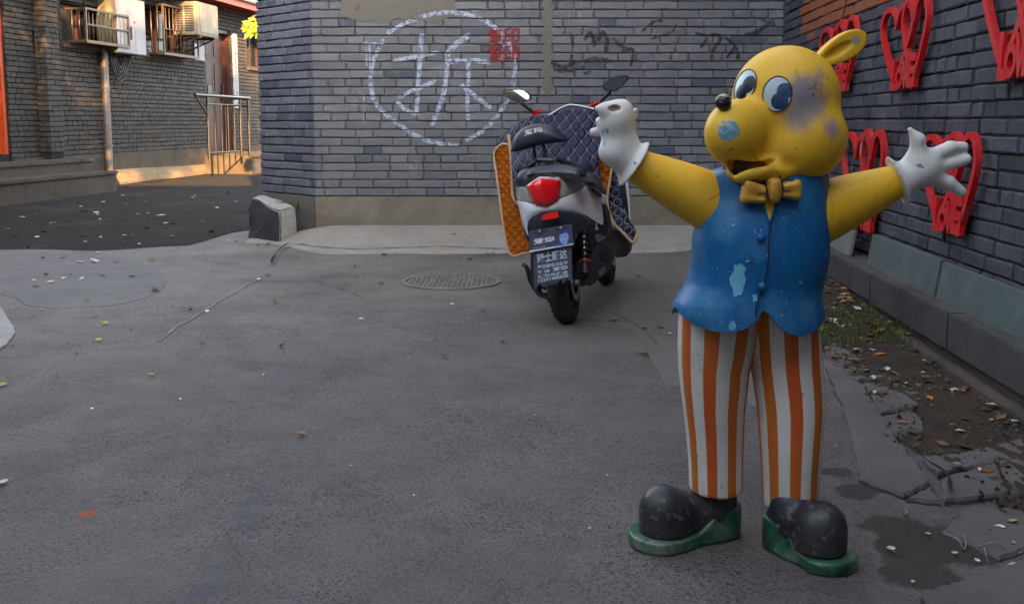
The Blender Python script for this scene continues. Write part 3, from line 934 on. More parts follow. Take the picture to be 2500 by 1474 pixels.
# doors
def leaf(u0, u1, z0, z1, mat, name='door', handle=True, planks=2):
    bm = bmesh.new()
    fr = .06
    plane_box(bm, W0, Wd, Wn, u0, u0+fr, z0, z1, -.25, -.04); plane_box(bm, W0, Wd, Wn, u1-fr, u1, z0, z1, -.25, -.04); plane_box(bm, W0, Wd, Wn, u0+fr, u1-fr, z1-fr, z1, -.25, -.04)
    d = bm_obj(name, bm, lb, mat)
    w = (u1-u0-2*fr)/planks
    for i in range(planks):
        a = u0+fr+i*w
        bm = bmesh.new()
        plane_box(bm, W0, Wd, Wn, a+.004, a+w-.004, z0, z1-fr, -.20, -.15)
        for (f0, f1) in ((.08, .42), (.50, .72), (.78, .94)):
            plane_box(bm, W0, Wd, Wn, a+w*.18, a+w*.82, z0+(z1-z0)*f0, z0+(z1-z0)*f1, -.149, -.138)
        me = bpy.data.meshes.new('door_leaf'); fix(bm); bm.to_mesh(me); bm.free()
        o = link('door_leaf', me, None, mat); o.parent = d; o.location = (0, 0, 0)
    if handle:
        bm = bmesh.new(); plane_box(bm, W0, Wd, Wn, u1-fr-.14, u1-fr-.10, z0+1.0, z0+1.35, -.137, -.10)
        me = bpy.data.meshes.new('handle'); fix(bm); bm.to_mesh(me); bm.free()
        o = link('handle', me, None, m_steel); o.parent = d; o.location = (0, 0, 0)
        bm = bmesh.new(); plane_box(bm, W0, Wd, Wn, u0+.30, u0+.46, z0+1.05, z0+1.30, -.137, -.125)
        me = bpy.data.meshes.new('hatch'); fix(bm); bm.to_mesh(me); bm.free()
        o = link('hatch', me, None, m_glass_dark); o.parent = d; o.location = (0, 0, 0)
    return d
leaf(*door, m_wood_red)
leaf(*edoor, m_wood_orange, handle=False, planks=4)
# eave: red fascia, rafters and tiles
bm = bmesh.new(); plane_box(bm, W0, Wd, Wn, -6, 16, EZ-.02, EZ+.10, .50, .54); bm_obj('fascia', bm, lb, m_red_eave)
for k in range(34):
    u0 = 3.4+k*.22
    bm = bmesh.new(); plane_box(bm, W0, Wd, Wn, u0, u0+.08, EZ+.0, EZ+.09, -.03, .498); bm_obj('rafter', bm, lb, m_red_eave)
bm = bmesh.new()
plane_box(bm, W0, Wd, Wn, -6, 16, EZ+.102, EZ+.15, -4.1, .60)
bm_obj('roof', bm, lb, m_roof)
for k in range(90):                                          # tile ends along the eave
    pass
# entrance steps at the left, two tiers of stone
st = thing('entrance_steps', 'two low stone steps before the brightly lit orange door at the left edge', 'steps', Wp(-1, 0, .5))
def tier(d0, d1, z0, z1, u0, u1, par, cap=.045, mat=m_step):
    u = u0
    while u < u1-.02:
        w = min(rng.uniform(.75, 1.15), u1-u)
        if u1-(u+w) < .25: w = u1-u
        bm = bmesh.new(); plane_box(bm, W0, Wd, Wn, u+.003, u+w-.003, z0, z1-cap, d0, d1-.03)
        bm_obj('riser_stone', bm, par, mat); u += w
    u = u0
    while u < u1-.02:
        w = min(rng.uniform(.9, 1.4), u1-u)
        if u1-(u+w) < .25: w = u1-u
        bm = bmesh.new(); plane_box(bm, W0, Wd, Wn, u+.002, u+w-.002, z1-cap, z1, d0, d1)
        bmesh.ops.bevel(bm, geom=bm.edges[:], offset=.008, segments=2, affect='EDGES')
        bm_obj('tread_stone', bm, par, mat); u += w
SD1, SD2 = .95, .55
e1 = np.dot(onP(290, 440, W0+Wn*SD1, Wn)-W0, Wd); e2 = np.dot(onP(230, 400, W0+Wn*SD2, Wn)-W0, Wd)
zt1 = onP(200, 425, W0+Wn*SD1, Wn)[2]; zt2 = onP(150, 392, W0+Wn*SD2, Wn)[2]
tier(.036, SD1, -.1, zt1, -5.5, e1, st)
tier(.0361, SD2, zt1+.001, zt2, -5.5, e2, st)
# pads and steps before the red door
s_ = thing('door_steps', 'sunlit stone steps before the red door with the railing', 'steps', Wp(door[0]+.5, 0, .6))
rd0, rd1 = door[0]-.30, door[1]+1.4
RZ1 = onP(560, 385, W0+Wn*1.0, Wn)[2]
tier(.036, 1.0, -.1, RZ1, rd0, rd1, s_, .04)
tier(.0361, .55, RZ1+.001, dz0, door[0]-.05, door[1]+.75, s_, .04)
bm = bmesh.new()
fr = [onZ(x, y, .10) for x, y in ((292, 446), (360, 437), (430, 430), (500, 421), (548, 409))]
ub = [np.dot(p-W0, Wd) for p in fr]
for i in range(len(fr)-1):
    for k in range(6):
        def pp(j, t):
            back = Wp(ub[j]+.2*j, .30-.02*j, .037); p = fr[j]+(back-fr[j])*t; return p+np.array((0, 0, .006*math.sin(j*3+k*2)))
        t0, t1 = k/6, (k+1)/6
        q = [bm.verts.new(pp(i, t0)), bm.verts.new(pp(i+1, t0)), bm.verts.new(pp(i+1, t1)), bm.verts.new(pp(i, t1))]
        bm.faces.new(q)
    q = [bm.verts.new(v) for v in (fr[i]-np.array((0, 0, .15)), fr[i+1]-np.array((0, 0, .15)), fr[i+1], fr[i])]; bm.faces.new(q)
bmesh.ops.remove_doubles(bm, verts=bm.verts, dist=.012)
o = bm_obj('pavement', bm, None, m_pad)
tag(o, kind='structure')

# railing of stainless tubes round the landing
rl = thing('stair_railing', 'stainless steel railing round the landing before the red door', 'railing', Wp(door[0], RZ1, 1.0))
def rpt(px, py, d): return onP(px, py, W0+Wn*d, Wn)
ur0, ur1 = rd0+.16, np.dot(rpt(587, 300, .94)-W0, Wd)
uu = [np.dot(rpt(x, 300, .94)-W0, Wd) for x in (508, 587, 607)]
ztop = rpt(545, 236, .94)[2]; zmid = rpt(545, 256, .94)[2]; zlow = RZ1+.10
bm = bmesh.new()
tube(bm, [Wp(uu[0]-.45, ztop, .94), Wp(uu[0], ztop, .94), Wp(uu[2], ztop, .94), Wp(uu[2]+.28, ztop, .86), Wp(uu[2]+.32, ztop, .45)], .030, 10)
bm_obj('handrail', bm, rl, m_steel, True, 60)
bm = bmesh.new(); tube(bm, [Wp(uu[0]-.45, ztop, .94), Wp(uu[0]-.05, ztop-.3, .94)], .016, 8); bm_obj('brace', bm, rl, m_steel, True, 60)
for u in uu:
    bm = bmesh.new(); tube(bm, [Wp(u, RZ1, .94), Wp(u, ztop, .94)], .022, 10); bm_obj('post', bm, rl, m_steel, True, 60)
for z in (zmid, zlow):
    bm = bmesh.new(); tube(bm, [Wp(uu[0], z, .94), Wp(uu[1], z, .94)], .014, 8); bm_obj('rail', bm, rl, m_steel, True, 60)
    bm = bmesh.new(); tube(bm, [Wp(uu[2]+.32, z, .84), Wp(uu[2]+.32, z, .30)], .014, 8); bm_obj('rail', bm, rl, m_steel, True, 60)
for k in range(1, 5):
    u = uu[0]+(uu[1]-uu[0])*k/5
    bm = bmesh.new(); tube(bm, [Wp(u, zlow, .94), Wp(u, zmid, .94)], .012, 8); bm_obj('baluster', bm, rl, m_steel, True, 60)
for k in range(4):
    bm = bmesh.new(); tube(bm, [Wp(uu[2]+.32, zlow-.02, .82-.16*k), Wp(uu[2]+.32, zmid if k else ztop, .82-.16*k)], .012, 8); bm_obj('baluster', bm, rl, m_steel, True, 60)

# security cages over two windows
def cage(win, lab, n, dep, side):
    u0, u1, z0, z1 = win
    g = thing('window_cage', lab, 'window bars', Wp((u0+u1)/2, z0, dep/2), 'steel cages on the alley windows')
    bm = bmesh.new()
    t = .028
    for z in (z0-.02, z1):
        plane_box(bm, W0, Wd, Wn, u0-.02, u1+.02, z, z+t, dep-t, dep)
        for u in (u0-.02, u1+.02-t): plane_box(bm, W0, Wd, Wn, u, u+t, z, z+t, .005, dep-t-.001)
    for u in (u0-.02, u1+.02-t): plane_box(bm, W0, Wd, Wn, u, u+t, z0-.02+t, z1, dep-t, dep)
    bm_obj('cage_frame', bm, g, m_cage)
    zm = z0+(z1-z0)*.5
    bm = bmesh.new(); plane_box(bm, W0, Wd, Wn, u0+.01, u1-.01, zm, zm+.02, dep-.024, dep-.004); bm_obj('crossbar', bm, g, m_cage)
    for k in range(1, n):
        u = u0+(u1-u0)*k/n
        bm = bmesh.new(); tube(bm, [Wp(u, z0, dep-.034), Wp(u, z1, dep-.034)], .009, 6); bm_obj('bar', bm, g, m_cage, True)
    for k in range(1, side):
        for u in (u0-.01, u1+.01):
            bm = bmesh.new(); tube(bm, [Wp(u, z0, dep*k/side), Wp(u, z1, dep*k/side)], .009, 6); bm_obj('bar', bm, g, m_cage, True)
    bm = bmesh.new(); plane_box(bm, W0, Wd, Wn, u0-.02, u1+.02, z0-.034, z0-.021, .005, dep); bm_obj('cage_floor', bm, g, m_cage)
cw1 = (win1[0]+.10, win1[1]-.02, win1[2]+.04, win1[3]-.1); cw2 = (win2[0]+.02, win2[1]-.03, win2[2]+.02, win2[3]-.05)
cage(cw1, 'larger steel window cage left of the white electric cabinet', 11, .34, 3)
cage(cw2, 'smaller steel window cage beside the air conditioner', 10, .34, 3)
# white electric cabinet
ca = wrect(287, -3, 351, 138, .30)
cu0, cu1, cz0, cz1 = ca[0], ca[1], onP(315, 132, W0+Wn*.3, Wn)[2], onP(315, -4, W0+Wn*.3, Wn)[2]
cbx = thing('electric_cabinet', 'white steel electric cabinet on the alley wall between the barred windows', 'cabinet', Wp((cu0+cu1)/2, cz0, .1))
bm = bmesh.new(); plane_box(bm, W0, Wd, Wn, cu0, cu1, cz0, cz1, .005, .29); bm_obj('cabinet_body', bm, cbx, m_ac)
for a, b in ((cu0+.006, cu0+(cu1-cu0)*.62), (cu0+(cu1-cu0)*.62+.008, cu1-.006)):
    bm = bmesh.new(); plane_box(bm, W0, Wd, Wn, a, b, cz0+.01, cz1-.01, .291, .31)
    bmesh.ops.bevel(bm, geom=bm.edges[:], offset=.004, segments=1, affect='EDGES'); bm_obj('cabinet_door', bm, cbx, m_cab)
bm = bmesh.new(); plane_box(bm, W0, Wd, Wn, cu0+(cu1-cu0)*.40, cu0+(cu1-cu0)*.50, cz0+.22, cz0+.42, .311, .316); bm_obj('meter_window', bm, cbx, m_ac_dark)
bm = bmesh.new(); plane_box(bm, W0, Wd, Wn, cu0+(cu1-cu0)*.57, cu0+(cu1-cu0)*.60, cz0+.48, cz0+.52, .311, .325); bm_obj('lock', bm, cbx, m_cage)
# downpipe with brackets, cables hanging under the cabinet
du = onW(262, 300, .09)[0]
dp = thing('downpipe', 'brown downpipe on the alley wall below the electric cabinet', 'pipe', Wp(du, 0, .09))
bm = bmesh.new(); ztp = onW(262, 135, .09)[1]; tube(bm, [Wp(du, .04, .09), Wp(du, ztp, .09), Wp(du, ztp+.07, .05)], .055, 14); bm_obj('pipe', bm, dp, m_pipe, True, 50)
for z in (zplin+.12, ztp-.5):
    bm = bmesh.new(); lathe(bm, [(.054, -.02), (.066, -.02), (.066, .02), (.054, .02)], Wp(du, z, .09), (0, 0, 1), 16); bm_obj('bracket', bm, dp, m_pipe)
for k in range(4):
    a = Wp(du+.10+.05*k, cz0, .12); b = Wp(du+.75-.06*k, cz0, .10); dd = .42-.07*k
    pts = [a+(b-a)*t+np.array((0, 0, -dd*4*t*(1-t)*(1.25-.5*t))) for t in np.linspace(0, 1, 12)]
    bm = bmesh.new(); tube(bm, pts, .016, 6)
    if k == 0: cbl = thing('cable_bundle', 'loops of black cable hanging below the electric cabinet', 'cables', Wp(du+.3, cz0-.2, .1))
    bm_obj('cable', bm, cbl, m_cable, True)
# air conditioner box on brackets
AD = .62
au0 = onP(482, 50, W0+Wn*AD, Wn); au1 = onP(516, 50, W0+Wn*AD, Wn)
a0, a1 = np.dot(au0-W0, Wd), np.dot(au1-W0, Wd)
az0 = onP(498, 88, W0+Wn*AD, Wn)[2]; az1 = onP(498, 8, W0+Wn*AD, Wn)[2]
a1 = a0+.82
ac = thing('air_conditioner', 'cream air conditioner unit on wall brackets right of the small window cage', 'air conditioner', Wp((a0+a1)/2, az0, .4))
bm = bmesh.new(); plane_box(bm, W0, Wd, Wn, a0, a1, az0, az1, .16, AD); bmesh.ops.bevel(bm, geom=bm.edges[:], offset=.015, segments=2, affect='EDGES'); bm_obj('casing', bm, ac, m_ac)
bm = bmesh.new(); plane_box(bm, W0, Wd, Wn, a0+.10, a1-.03, az0+.05, az1-.05, AD+.001, AD+.012); bmesh.ops.bevel(bm, geom=bm.edges[:], offset=.004, segments=1, affect='EDGES'); bm_obj('front_panel', bm, ac, m_ac)
nz = 11
for c_ in range(2):
    for k in range(nz):
        z = az0+.06+(az1-az0-.12)*k/nz; d0 = .19+.20*c_
        bm = bmesh.new(); plane_box(bm, W0, Wd, Wn, a0-.004, a0-.001, z, z+(az1-az0-.12)/nz*.7, d0, d0+.165); bm_obj('louvre_slot', bm, ac, m_ac_dark)
for u in (a0+.10, a1-.14):
    bm = bmesh.new(); plane_box(bm, W0, Wd, Wn, u, u+.04, az0-.04, az0-.001, .005, AD); tube(bm, [Wp(u+.02, az0-.26, .01), Wp(u+.02, az0-.04, AD-.06)], .016, 6)
    bm_obj('bracket', bm, ac, m_cage)
# notice and long sign
nb = (onW(472, 120)[0], onW(496, 120)[0], onW(484, 148)[1], onW(484, 108)[1])
nt = thing('notice_board', 'small white notice on the wall under the air conditioner', 'sign', Wp(nb[0], nb[2], .02))
bm = bmesh.new(); plane_box(bm, W0, Wd, Wn, *nb, .005, .025); bm_obj('board', bm, nt, m_sign)
bm = bmesh.new()
for k in range(3):
    z = nb[3]-.12-.09*k
    for j in range(5): plane_box(bm, W0, Wd, Wn, nb[0]+.06+j*(nb[1]-nb[0]-.12)/5, nb[0]+.06+(j+.75)*(nb[1]-nb[0]-.12)/5, z, z+.045, .0255, .0265)
bm_obj('lettering', bm, nt, simple('grey_print', (.30, .30, .34), .6))
sg = (onW(567, 150)[0], onW(576, 150)[0], onW(575, 264)[1], onW(572, 84)[1])
sn = thing('vertical_sign', 'long white vertical sign beside the red door, lettered in Chinese', 'sign', Wp(sg[0], sg[2], .03))
bm = bmesh.new(); plane_box(bm, W0, Wd, Wn, *sg, .005, .04); bm_obj('board', bm, sn, m_sign)
txt = '北京市西城区人民来访接待室'
for i, ch in enumerate(txt):
    z = sg[3]-(sg[3]-sg[2])*(i+.75)/(len(txt)+.5)
    s = (sg[1]-sg[0])*.62
    lettering('character', ch, lambda x, y, z=z: Wp((sg[0]+sg[1])/2+x, z+y, .0415), sn, simple('blue_grey_print', (.06, .06, .11), .6) if i == 0 else bpy.data.materials['blue_grey_print'], s, s*.95, .01)
# ================================================================ PAINT ON THE BRICKS
def paint_mat(name, col, cover, rough=.7, scale=26):
    t = NT(name)
    c = t.mix(t.noise(12, 4), mul(col, .8), mul(col, 1.15))
    f = t.map(t.math('ADD', t.math('MULTIPLY', t.noise(scale, 6, rough=.7), .7), t.math('MULTIPLY', t.noise(4, 3), .3)), cover-.12, cover+.10)
    m = t.done(c, rough, spec=.3)
    tr = t.n('ShaderNodeBsdfTransparent'); mx = t.n('ShaderNodeMixShader')
    t.t.links.new(f, mx.inputs[0]); t.t.links.new(tr.outputs[0], mx.inputs[1]); t.t.links.new(t.b.outputs[0], mx.inputs[2])
    t.t.links.new(mx.outputs[0], t.t.nodes['Material Output'].inputs[0])
    return m
m_white = paint_mat('white_wall_paint', (.40, .46, .60), .475)
m_redp = paint_mat('red_wall_paint', (.24, .02, .018), .44)
m_blackp = paint_mat('faded_black_paint', (.030, .032, .042), .47, scale=18)
m_smear = paint_mat('grey_cement_smear', (.135, .125, .112), .32, scale=9)
m_light = paint_mat('pale_smear', (.36, .37, .41), .50, scale=7)
def wallxz(px, py): p = onY(px, py, BY); return np.array((p[0], p[2]))
def paint(name, inside, box_, mat, lab, cat, cell=.007, joint=True, lift=.0065):
    """thin coat of paint as small squares over the brick faces, left out where the joints lie back"""
    x0, x1, z0, z1 = box_
    xs, zs = np.arange(x0, x1, cell), np.arange(z0, z1, cell)
    gx, gzz = np.meshgrid(xs+cell/2, zs+cell/2, indexing='ij')
    pts = np.stack([gx.ravel(), gzz.ravel()], 1)
    ok = inside(pts)
    if joint:
        fr = ((pts[:, 1]-(PT+.002)) % CO)
        ok &= (fr > .003) & (fr < CO-.006)
    pts = pts[ok]
    h = cell/2
    v = np.concatenate([np.stack([pts[:, 0]+sx*h, np.full(len(pts), BY-lift), pts[:, 1]+sz*h], 1)[:, None] for sx, sz in ((-1, -1), (1, -1), (1, 1), (-1, 1))], 1).reshape(-1, 3)
    f = np.arange(len(pts)*4).reshape(-1, 4)
    me = bpy.data.meshes.new(name); me.from_pydata(v.tolist(), [], f.tolist()); me.update()
    o = link(name, me, None, mat)
    return tag(o, lab, cat)
def strokes(lines, n=8):
    segs = []
    for pts, w in lines:
        c = catmull([wallxz(*p) for p in pts], n)
        ww = 1.1*w*BY/F
        segs += [(c[i], c[i+1], ww/2) for i in range(len(c)-1)]
    def ins(p):
        r = np.zeros(len(p), bool)
        for a, b, w in segs:
            ab = b-a; L = np.dot(ab, ab)+1e-9
            m = (np.abs(p[:, 0]-(a[0]+b[0])/2) < abs(ab[0])/2+w) & (np.abs(p[:, 1]-(a[1]+b[1])/2) < abs(ab[1])/2+w)
            if not m.any(): continue
            q = p[m]; t = np.clip(((q-a) @ ab)/L, 0, 1)
            r[m] |= np.linalg.norm(q-a-t[:, None]*ab, axis=1) < w
        return r
    al = np.array([s[0] for s in segs]+[s[1] for s in segs])
    return ins, (al[:, 0].min()-.06, al[:, 0].max()+.06, al[:, 1].min()-.06, al[:, 1].max()+.06)
circ = [(934, 100), (912, 150), (905, 200), (912, 240), (930, 268), (962, 295), (1000, 322), (1040, 342), (1080, 352), (1115, 355)]
circ2 = [(1140, 342), (1185, 315), (1220, 275), (1245, 230), (1256, 185), (1252, 130), (1228, 88), (1190, 55), (1140, 36), (1080, 32), (1030, 42), (985, 60), (950, 80)]
ins, bx = strokes([(circ, 9), (circ2, 9),
                   ([(964, 148), (1010, 140), (1070, 128)], 8), ([(1030, 88), (1026, 150), (1020, 220), (1017, 280)], 10), ([(1017, 280), (990, 268), (972, 252)], 9),
                   ([(975, 238), (1010, 220), (1060, 200)], 9),
                   ([(1144, 88), (1110, 112), (1092, 135)], 12), ([(1092, 130), (1090, 180), (1080, 240), (1055, 304)], 10), ([(1092, 152), (1140, 148), (1195, 152)], 11),
                   ([(1144, 150), (1142, 220), (1143, 290)], 9), ([(1130, 210), (1160, 235), (1195, 262)], 10),
                   ([(890, 105), (930, 108)], 5), ([(893, 108), (895, 160)], 4), ([(902, 108), (903, 175)], 3), ([(888, 230), (889, 300)], 3), ([(1216, 100), (1228, 112)], 6)])
paint('painted_sign', ins, bx, m_white, 'white painted circle with a demolition character inside on the grey bricks', 'painted mark')
# red stencilled characters
gl = [text_mesh(c, 1.0, .022) for c in '复印']
def ins_red(p):
    r = np.zeros(len(p), bool)
    for (ch, cx, cy) in ((0, 1210, 91), (1, 1249, 89), (0, 1210, 132), (1, 1249, 132)):
        v, f = gl[ch]; v = v.copy()
        c = wallxz(cx, cy); s = 38*BY/F; s2 = 41*BY/F
        lo, hi = v.min(0), v.max(0)
        v[:, 0] = c[0]+((v[:, 0]-lo[0])/(hi[0]-lo[0])-.5)*s; v[:, 1] = c[1]+((v[:, 1]-lo[1])/(hi[1]-lo[1])-.5)*s2
        m = (np.abs(p[:, 0]-c[0]) < s) & (np.abs(p[:, 1]-c[1]) < s2)
        r[m] |= in_tris(v, f, p[m])
    return r
a, b = wallxz(1180, 160), wallxz(1275, 62)
paint('stencilled_sign', ins_red, (a[0], b[0], a[1], b[1]), m_redp, 'red stencilled characters, two rows on the grey brick wall', 'painted mark', .005, False, .0072)
# faded black scrawl at the right
ins, bx = strokes([([(1395, 85), (1398, 120), (1392, 160)], 6), ([(1430, 95), (1440, 82), (1450, 96), (1452, 112)], 9), ([(1462, 96), (1472, 80), (1482, 100), (1480, 125)], 9), ([(1500, 95), (1512, 112), (1530, 118)], 7),
                   ([(1350, 155), (1375, 165), (1400, 152)], 9), ([(1430, 150), (1452, 145), (1490, 150)], 10), ([(1425, 165), (1428, 180), (1440, 172)], 6), ([(1365, 175), (1405, 172)], 7), ([(1520, 125), (1545, 122), (1540, 160)], 6),
                   ([(1700, 82), (1725, 92), (1712, 115)], 6), ([(1738, 85), (1760, 92), (1740, 125), (1738, 150)], 7), ([(1770, 92), (1795, 115), (1800, 140)], 7), ([(1820, 85), (1850, 78), (1878, 55)], 8), ([(1790, 120), (1775, 140)], 6), ([(1570, 75), (1595, 55), (1615, 52)], 5), ([(1590, 95), (1640, 78), (1650, 60)], 4), ([(1860, 48), (1890, 62)], 7)])
paint('black_scrawl', ins, bx, m_blackp, 'faded black scrawled letters on the grey brick wall right of the red characters', 'graffiti')
# repaired smear at the top and a stained strip
def ins_box(l):
    rs = [(wallxz(x0, y1), wallxz(x1, y0), rr) for x0, y0, x1, y1, rr in l]
    def f(p):
        r = np.zeros(len(p), bool)
        for a, b, rr in rs:
            c = (a+b)/2; q = np.abs(p-c)-(b-a)/2+rr
            wob = .012*np.sin(p[:, 0]*31)+.01*np.sin(p[:, 1]*47+p[:, 0]*13)
            r |= (np.linalg.norm(np.maximum(q, 0), axis=1)+np.minimum(q.max(1), 0)-rr+wob) < 0
        return r
    return f
a, b = wallxz(820, 75), wallxz(1180, -60)
paint('cement_smear', ins_box([(836, -60, 1110, 52, .08)]), (a[0], b[0], a[1], b[1]), m_smear, 'grey brown cement smear over the bricks above the white circle', 'stain', .010, False, .0045)
a, b = wallxz(1300, 260), wallxz(1360, -40)
paint('brown_streak', ins_box([(1322, -40, 1346, 235, .02)]), (a[0], b[0], a[1], b[1]), m_smear, 'narrow brown streak running down the bricks right of the red characters', 'stain', .010, False, .0045)

# ================================================================ HEARTS ON THE RIGHT WALL
m_heart = simple('red_paint_heart', (.60, .006, .009), .48, .15, 14, .1, 60, dirt=(.33, .10, .09), dfac=.55, dscale=9)
m_heart_edge = simple('worn_red_edge', (.42, .02, .022), .5, .25, 14, .15, 60, dirt=(.32, .13, .11), dfac=.7, dscale=7)
m_flake = simple('pale_flaked_paint', (.55, .40, .42), .6, .2, 20)
def heart_curve(cx, w, h, lean=0.0):
    pts = [(0, -.5), (-.27, -.16), (-.47, .15), (-.49, .32), (-.40, .46), (-.24, .50), (-.09, .43), (0, .27), (.09, .43), (.24, .50), (.40, .46), (.49, .32), (.47, .15), (.27, -.16)]
    c = []
    A = catmull([pts[0]]+pts[1:8], 5); B = catmull(pts[7:]+[pts[0]], 5)
    for p in A[:-1]+B[:-1]: c.append((cx+p[0]*w+lean*(p[1])*w, p[1]*h))
    return [np.array(p) for p in c]
def ringband(bm, c, th, fn, d0, d1):
    """closed band of width th along the curve, from depth d0 to d1"""
    n = len(c); ctr = sum(c)/n
    outer, inner = [], []
    for i in range(n):
        t = c[(i+1) % n]-c[i-1]; t /= np.linalg.norm(t)
        nr = np.array((t[1], -t[0]))
        cr = 1
        a = c[i]-c[i-1]; b = c[(i+1) % n]-c[i]
        ca = np.dot(a, b)/(np.linalg.norm(a)*np.linalg.norm(b))
        cr = 1/max(.55, math.sqrt(max(.05, (1+ca)/2)))
        outer.append(c[i]+nr*th/2*cr); inner.append(c[i]-nr*th/2*cr)
    L = []
    for pts in (outer, inner):
        for d in (d0, d1): L.append([bm.verts.new(fn(p[0], p[1], d)) for p in pts])
    o0, o1, i0, i1 = L
    for k in range(n):
        j = (k+1) % n
        f1 = bm.faces.new((o1[k], o1[j], i1[j], i1[k])); f1.material_index = 0
        for q in ((o0[k], o0[j], o1[j], o1[k]), (i1[k], i1[j], i0[j], i0[k])):
            bm.faces.new(q).material_index = 1
        bm.faces.new((i0[k], i0[j], o0[j], o0[k])).material_index = 1
def love_heart(px_l, py_tip, px_r, py_top, lab, standoff=.018, thick=.028, flake=False):
    uL, zt, _ = onR(px_l, (py_tip+py_top)/2, standoff+thick)
    uR = onR(px_r, (py_tip+py_top)/2, standoff+thick)[0]
    um = uL+(uR-uL)*.33
    # height from the left heart: tip and lobe seen at about a third of the width
    pxm = project(Rp(um, zt, standoff+thick))[0]
    z1 = onR(pxm, py_top, standoff+thick)[1]; z0 = onR(pxm, py_tip, standoff+thick)[1]
    W, Hh = uR-uL, z1-z0
    t = thing('heart_ornament', lab, 'heart ornament', Rp((uL+uR)/2, z0, standoff), 'red hearts on the dark wall')
    fn = lambda a, b, d: Vector(Rp(uL+a, z0+Hh*.5+b, d))
    th = .032*(Hh/.46)
    h1 = heart_curve(W*.36, W*.66, Hh*.93); h2 = heart_curve(W*.74, W*.46, Hh*1.0, -.02)
    for c, e in ((h1, 0), (h2, .004)):
        bm = bmesh.new(); ringband(bm, c, th, fn, standoff+e, standoff+thick+e)
        fix(bm); me = bpy.data.meshes.new('heart_outline'); bm.to_mesh(me); bm.free()
        o = link('heart_outline', me, t, m_heart); me.materials.append(m_heart_edge)
    # LOVE, cut-out letters along the bottom between the tips
    for i, ch in enumerate('LOVE'):
        v, f = text_mesh(ch, 1.0, .05)
        lo, hi = v.min(0), v.max(0)
        lw, lh = W*(.155 if ch != 'L' else .12), Hh*(.30, .27, .34, .40)[i]
        cx, cz = W*(.40, .50, .62, .74)[i], Hh*(-.40, -.41, -.37, -.33)[i]
        if ch == 'L': lh = Hh*.38; cz = -Hh*.36
        P = [((p[0]-(lo[0]+hi[0])/2)/(hi[0]-lo[0])*lw+cx+.18*lw*((p[1]-lo[1])/(hi[1]-lo[1])-.5), (p[1]-(lo[1]+hi[1])/2)/(hi[1]-lo[1])*lh+cz) for p in v]
        bm = bmesh.new()
        vs = [bm.verts.new(fn(a, b, standoff+thick+.008)) for a, b in P]
        for q in f:
            try: bm.faces.new([vs[k] for k in q])
            except ValueError: pass
        fix(bm)
        r = bmesh.ops.extrude_face_region(bm, geom=bm.faces[:])
        for v_ in r['geom']:
            if isinstance(v_, bmesh.types.BMVert): v_.co -= Vector(RWn)*(thick-.004)
        bm_obj('letter', bm, t, m_heart)
    for a, b, c, d in ((W*.30, -Hh*.43, W*.40, -Hh*.18), (W*.68, -Hh*.16, W*.72, -Hh*.45)):   # struts that hold the letters
        bm = bmesh.new()
        tube(bm, [fn(a, b, standoff+thick*.5), fn(c, d, standoff+thick*.5)], .014, 6)
        bm_obj('strut', bm, t, m_heart_edge)
    for a, b in ((W*.2, Hh*.43), (W*.72, Hh*.42)):
        bm = bmesh.new(); tube(bm, [fn(a, b, -.03), fn(a, b, standoff+.005)], .008, 6); bm_obj('peg', bm, t, m_cable)
    if flake:
        for k in range(9):
            c = h1[12+k] if k < 6 else h2[8+k]
            bm = bmesh.new(); r_ = random.Random(k)
            ps = [fn(c[0]+r_.uniform(.4, 1)*.016*math.cos(q), c[1]+r_.uniform(.5, 1)*.03*math.sin(q), standoff+thick+.0055) for q in np.linspace(0, 6, 7)]
            prism(bm, ps, -RWn*.002); bm_obj('paint_flake', bm, t, m_flake)
love_heart(1997, 222, 2090, 64, 'red double heart with LOVE behind the ear of the bear')
love_heart(2146, 212, 2264, 14, 'red double heart with LOVE high on the wall, wholly visible')
love_heart(2392, 182, 2580, -130, 'large red double heart cut off by the top right corner')
love_heart(2050, 545, 2156, 322, 'red double heart with white flaked paint behind the cheek and arm of the bear', flake=True)
love_heart(2243, 552, 2384, 328, 'red double heart with LOVE behind the open white glove')
# thin wires hanging over the wall
bm = bmesh.new(); a = onR(2100, -10)[0]
pts = [Rp(onR(x, y)[0], onR(x, y)[1], .02) for x, y in ((2075, -5), (2070, 25), (2062, 50), (2058, 82))]
tube(bm, pts, .004, 5); o = bm_obj('wire', bm, None, m_cable); tag(o, 'thin dark wire hanging from the red bricks above the heart', 'wire')
# ================================================================ THE BEAR FIGURE
FY = 2.38
def P(px, py, dy=0.0): return onY(px, py, FY+dy)
S = FY/F                                               # metres per pixel at the figure
fig = thing('bear_statue', 'yellow cartoon bear statue in a blue vest and striped trousers with arms spread', 'statue', (P(1830, 1300)[0], FY, 0))
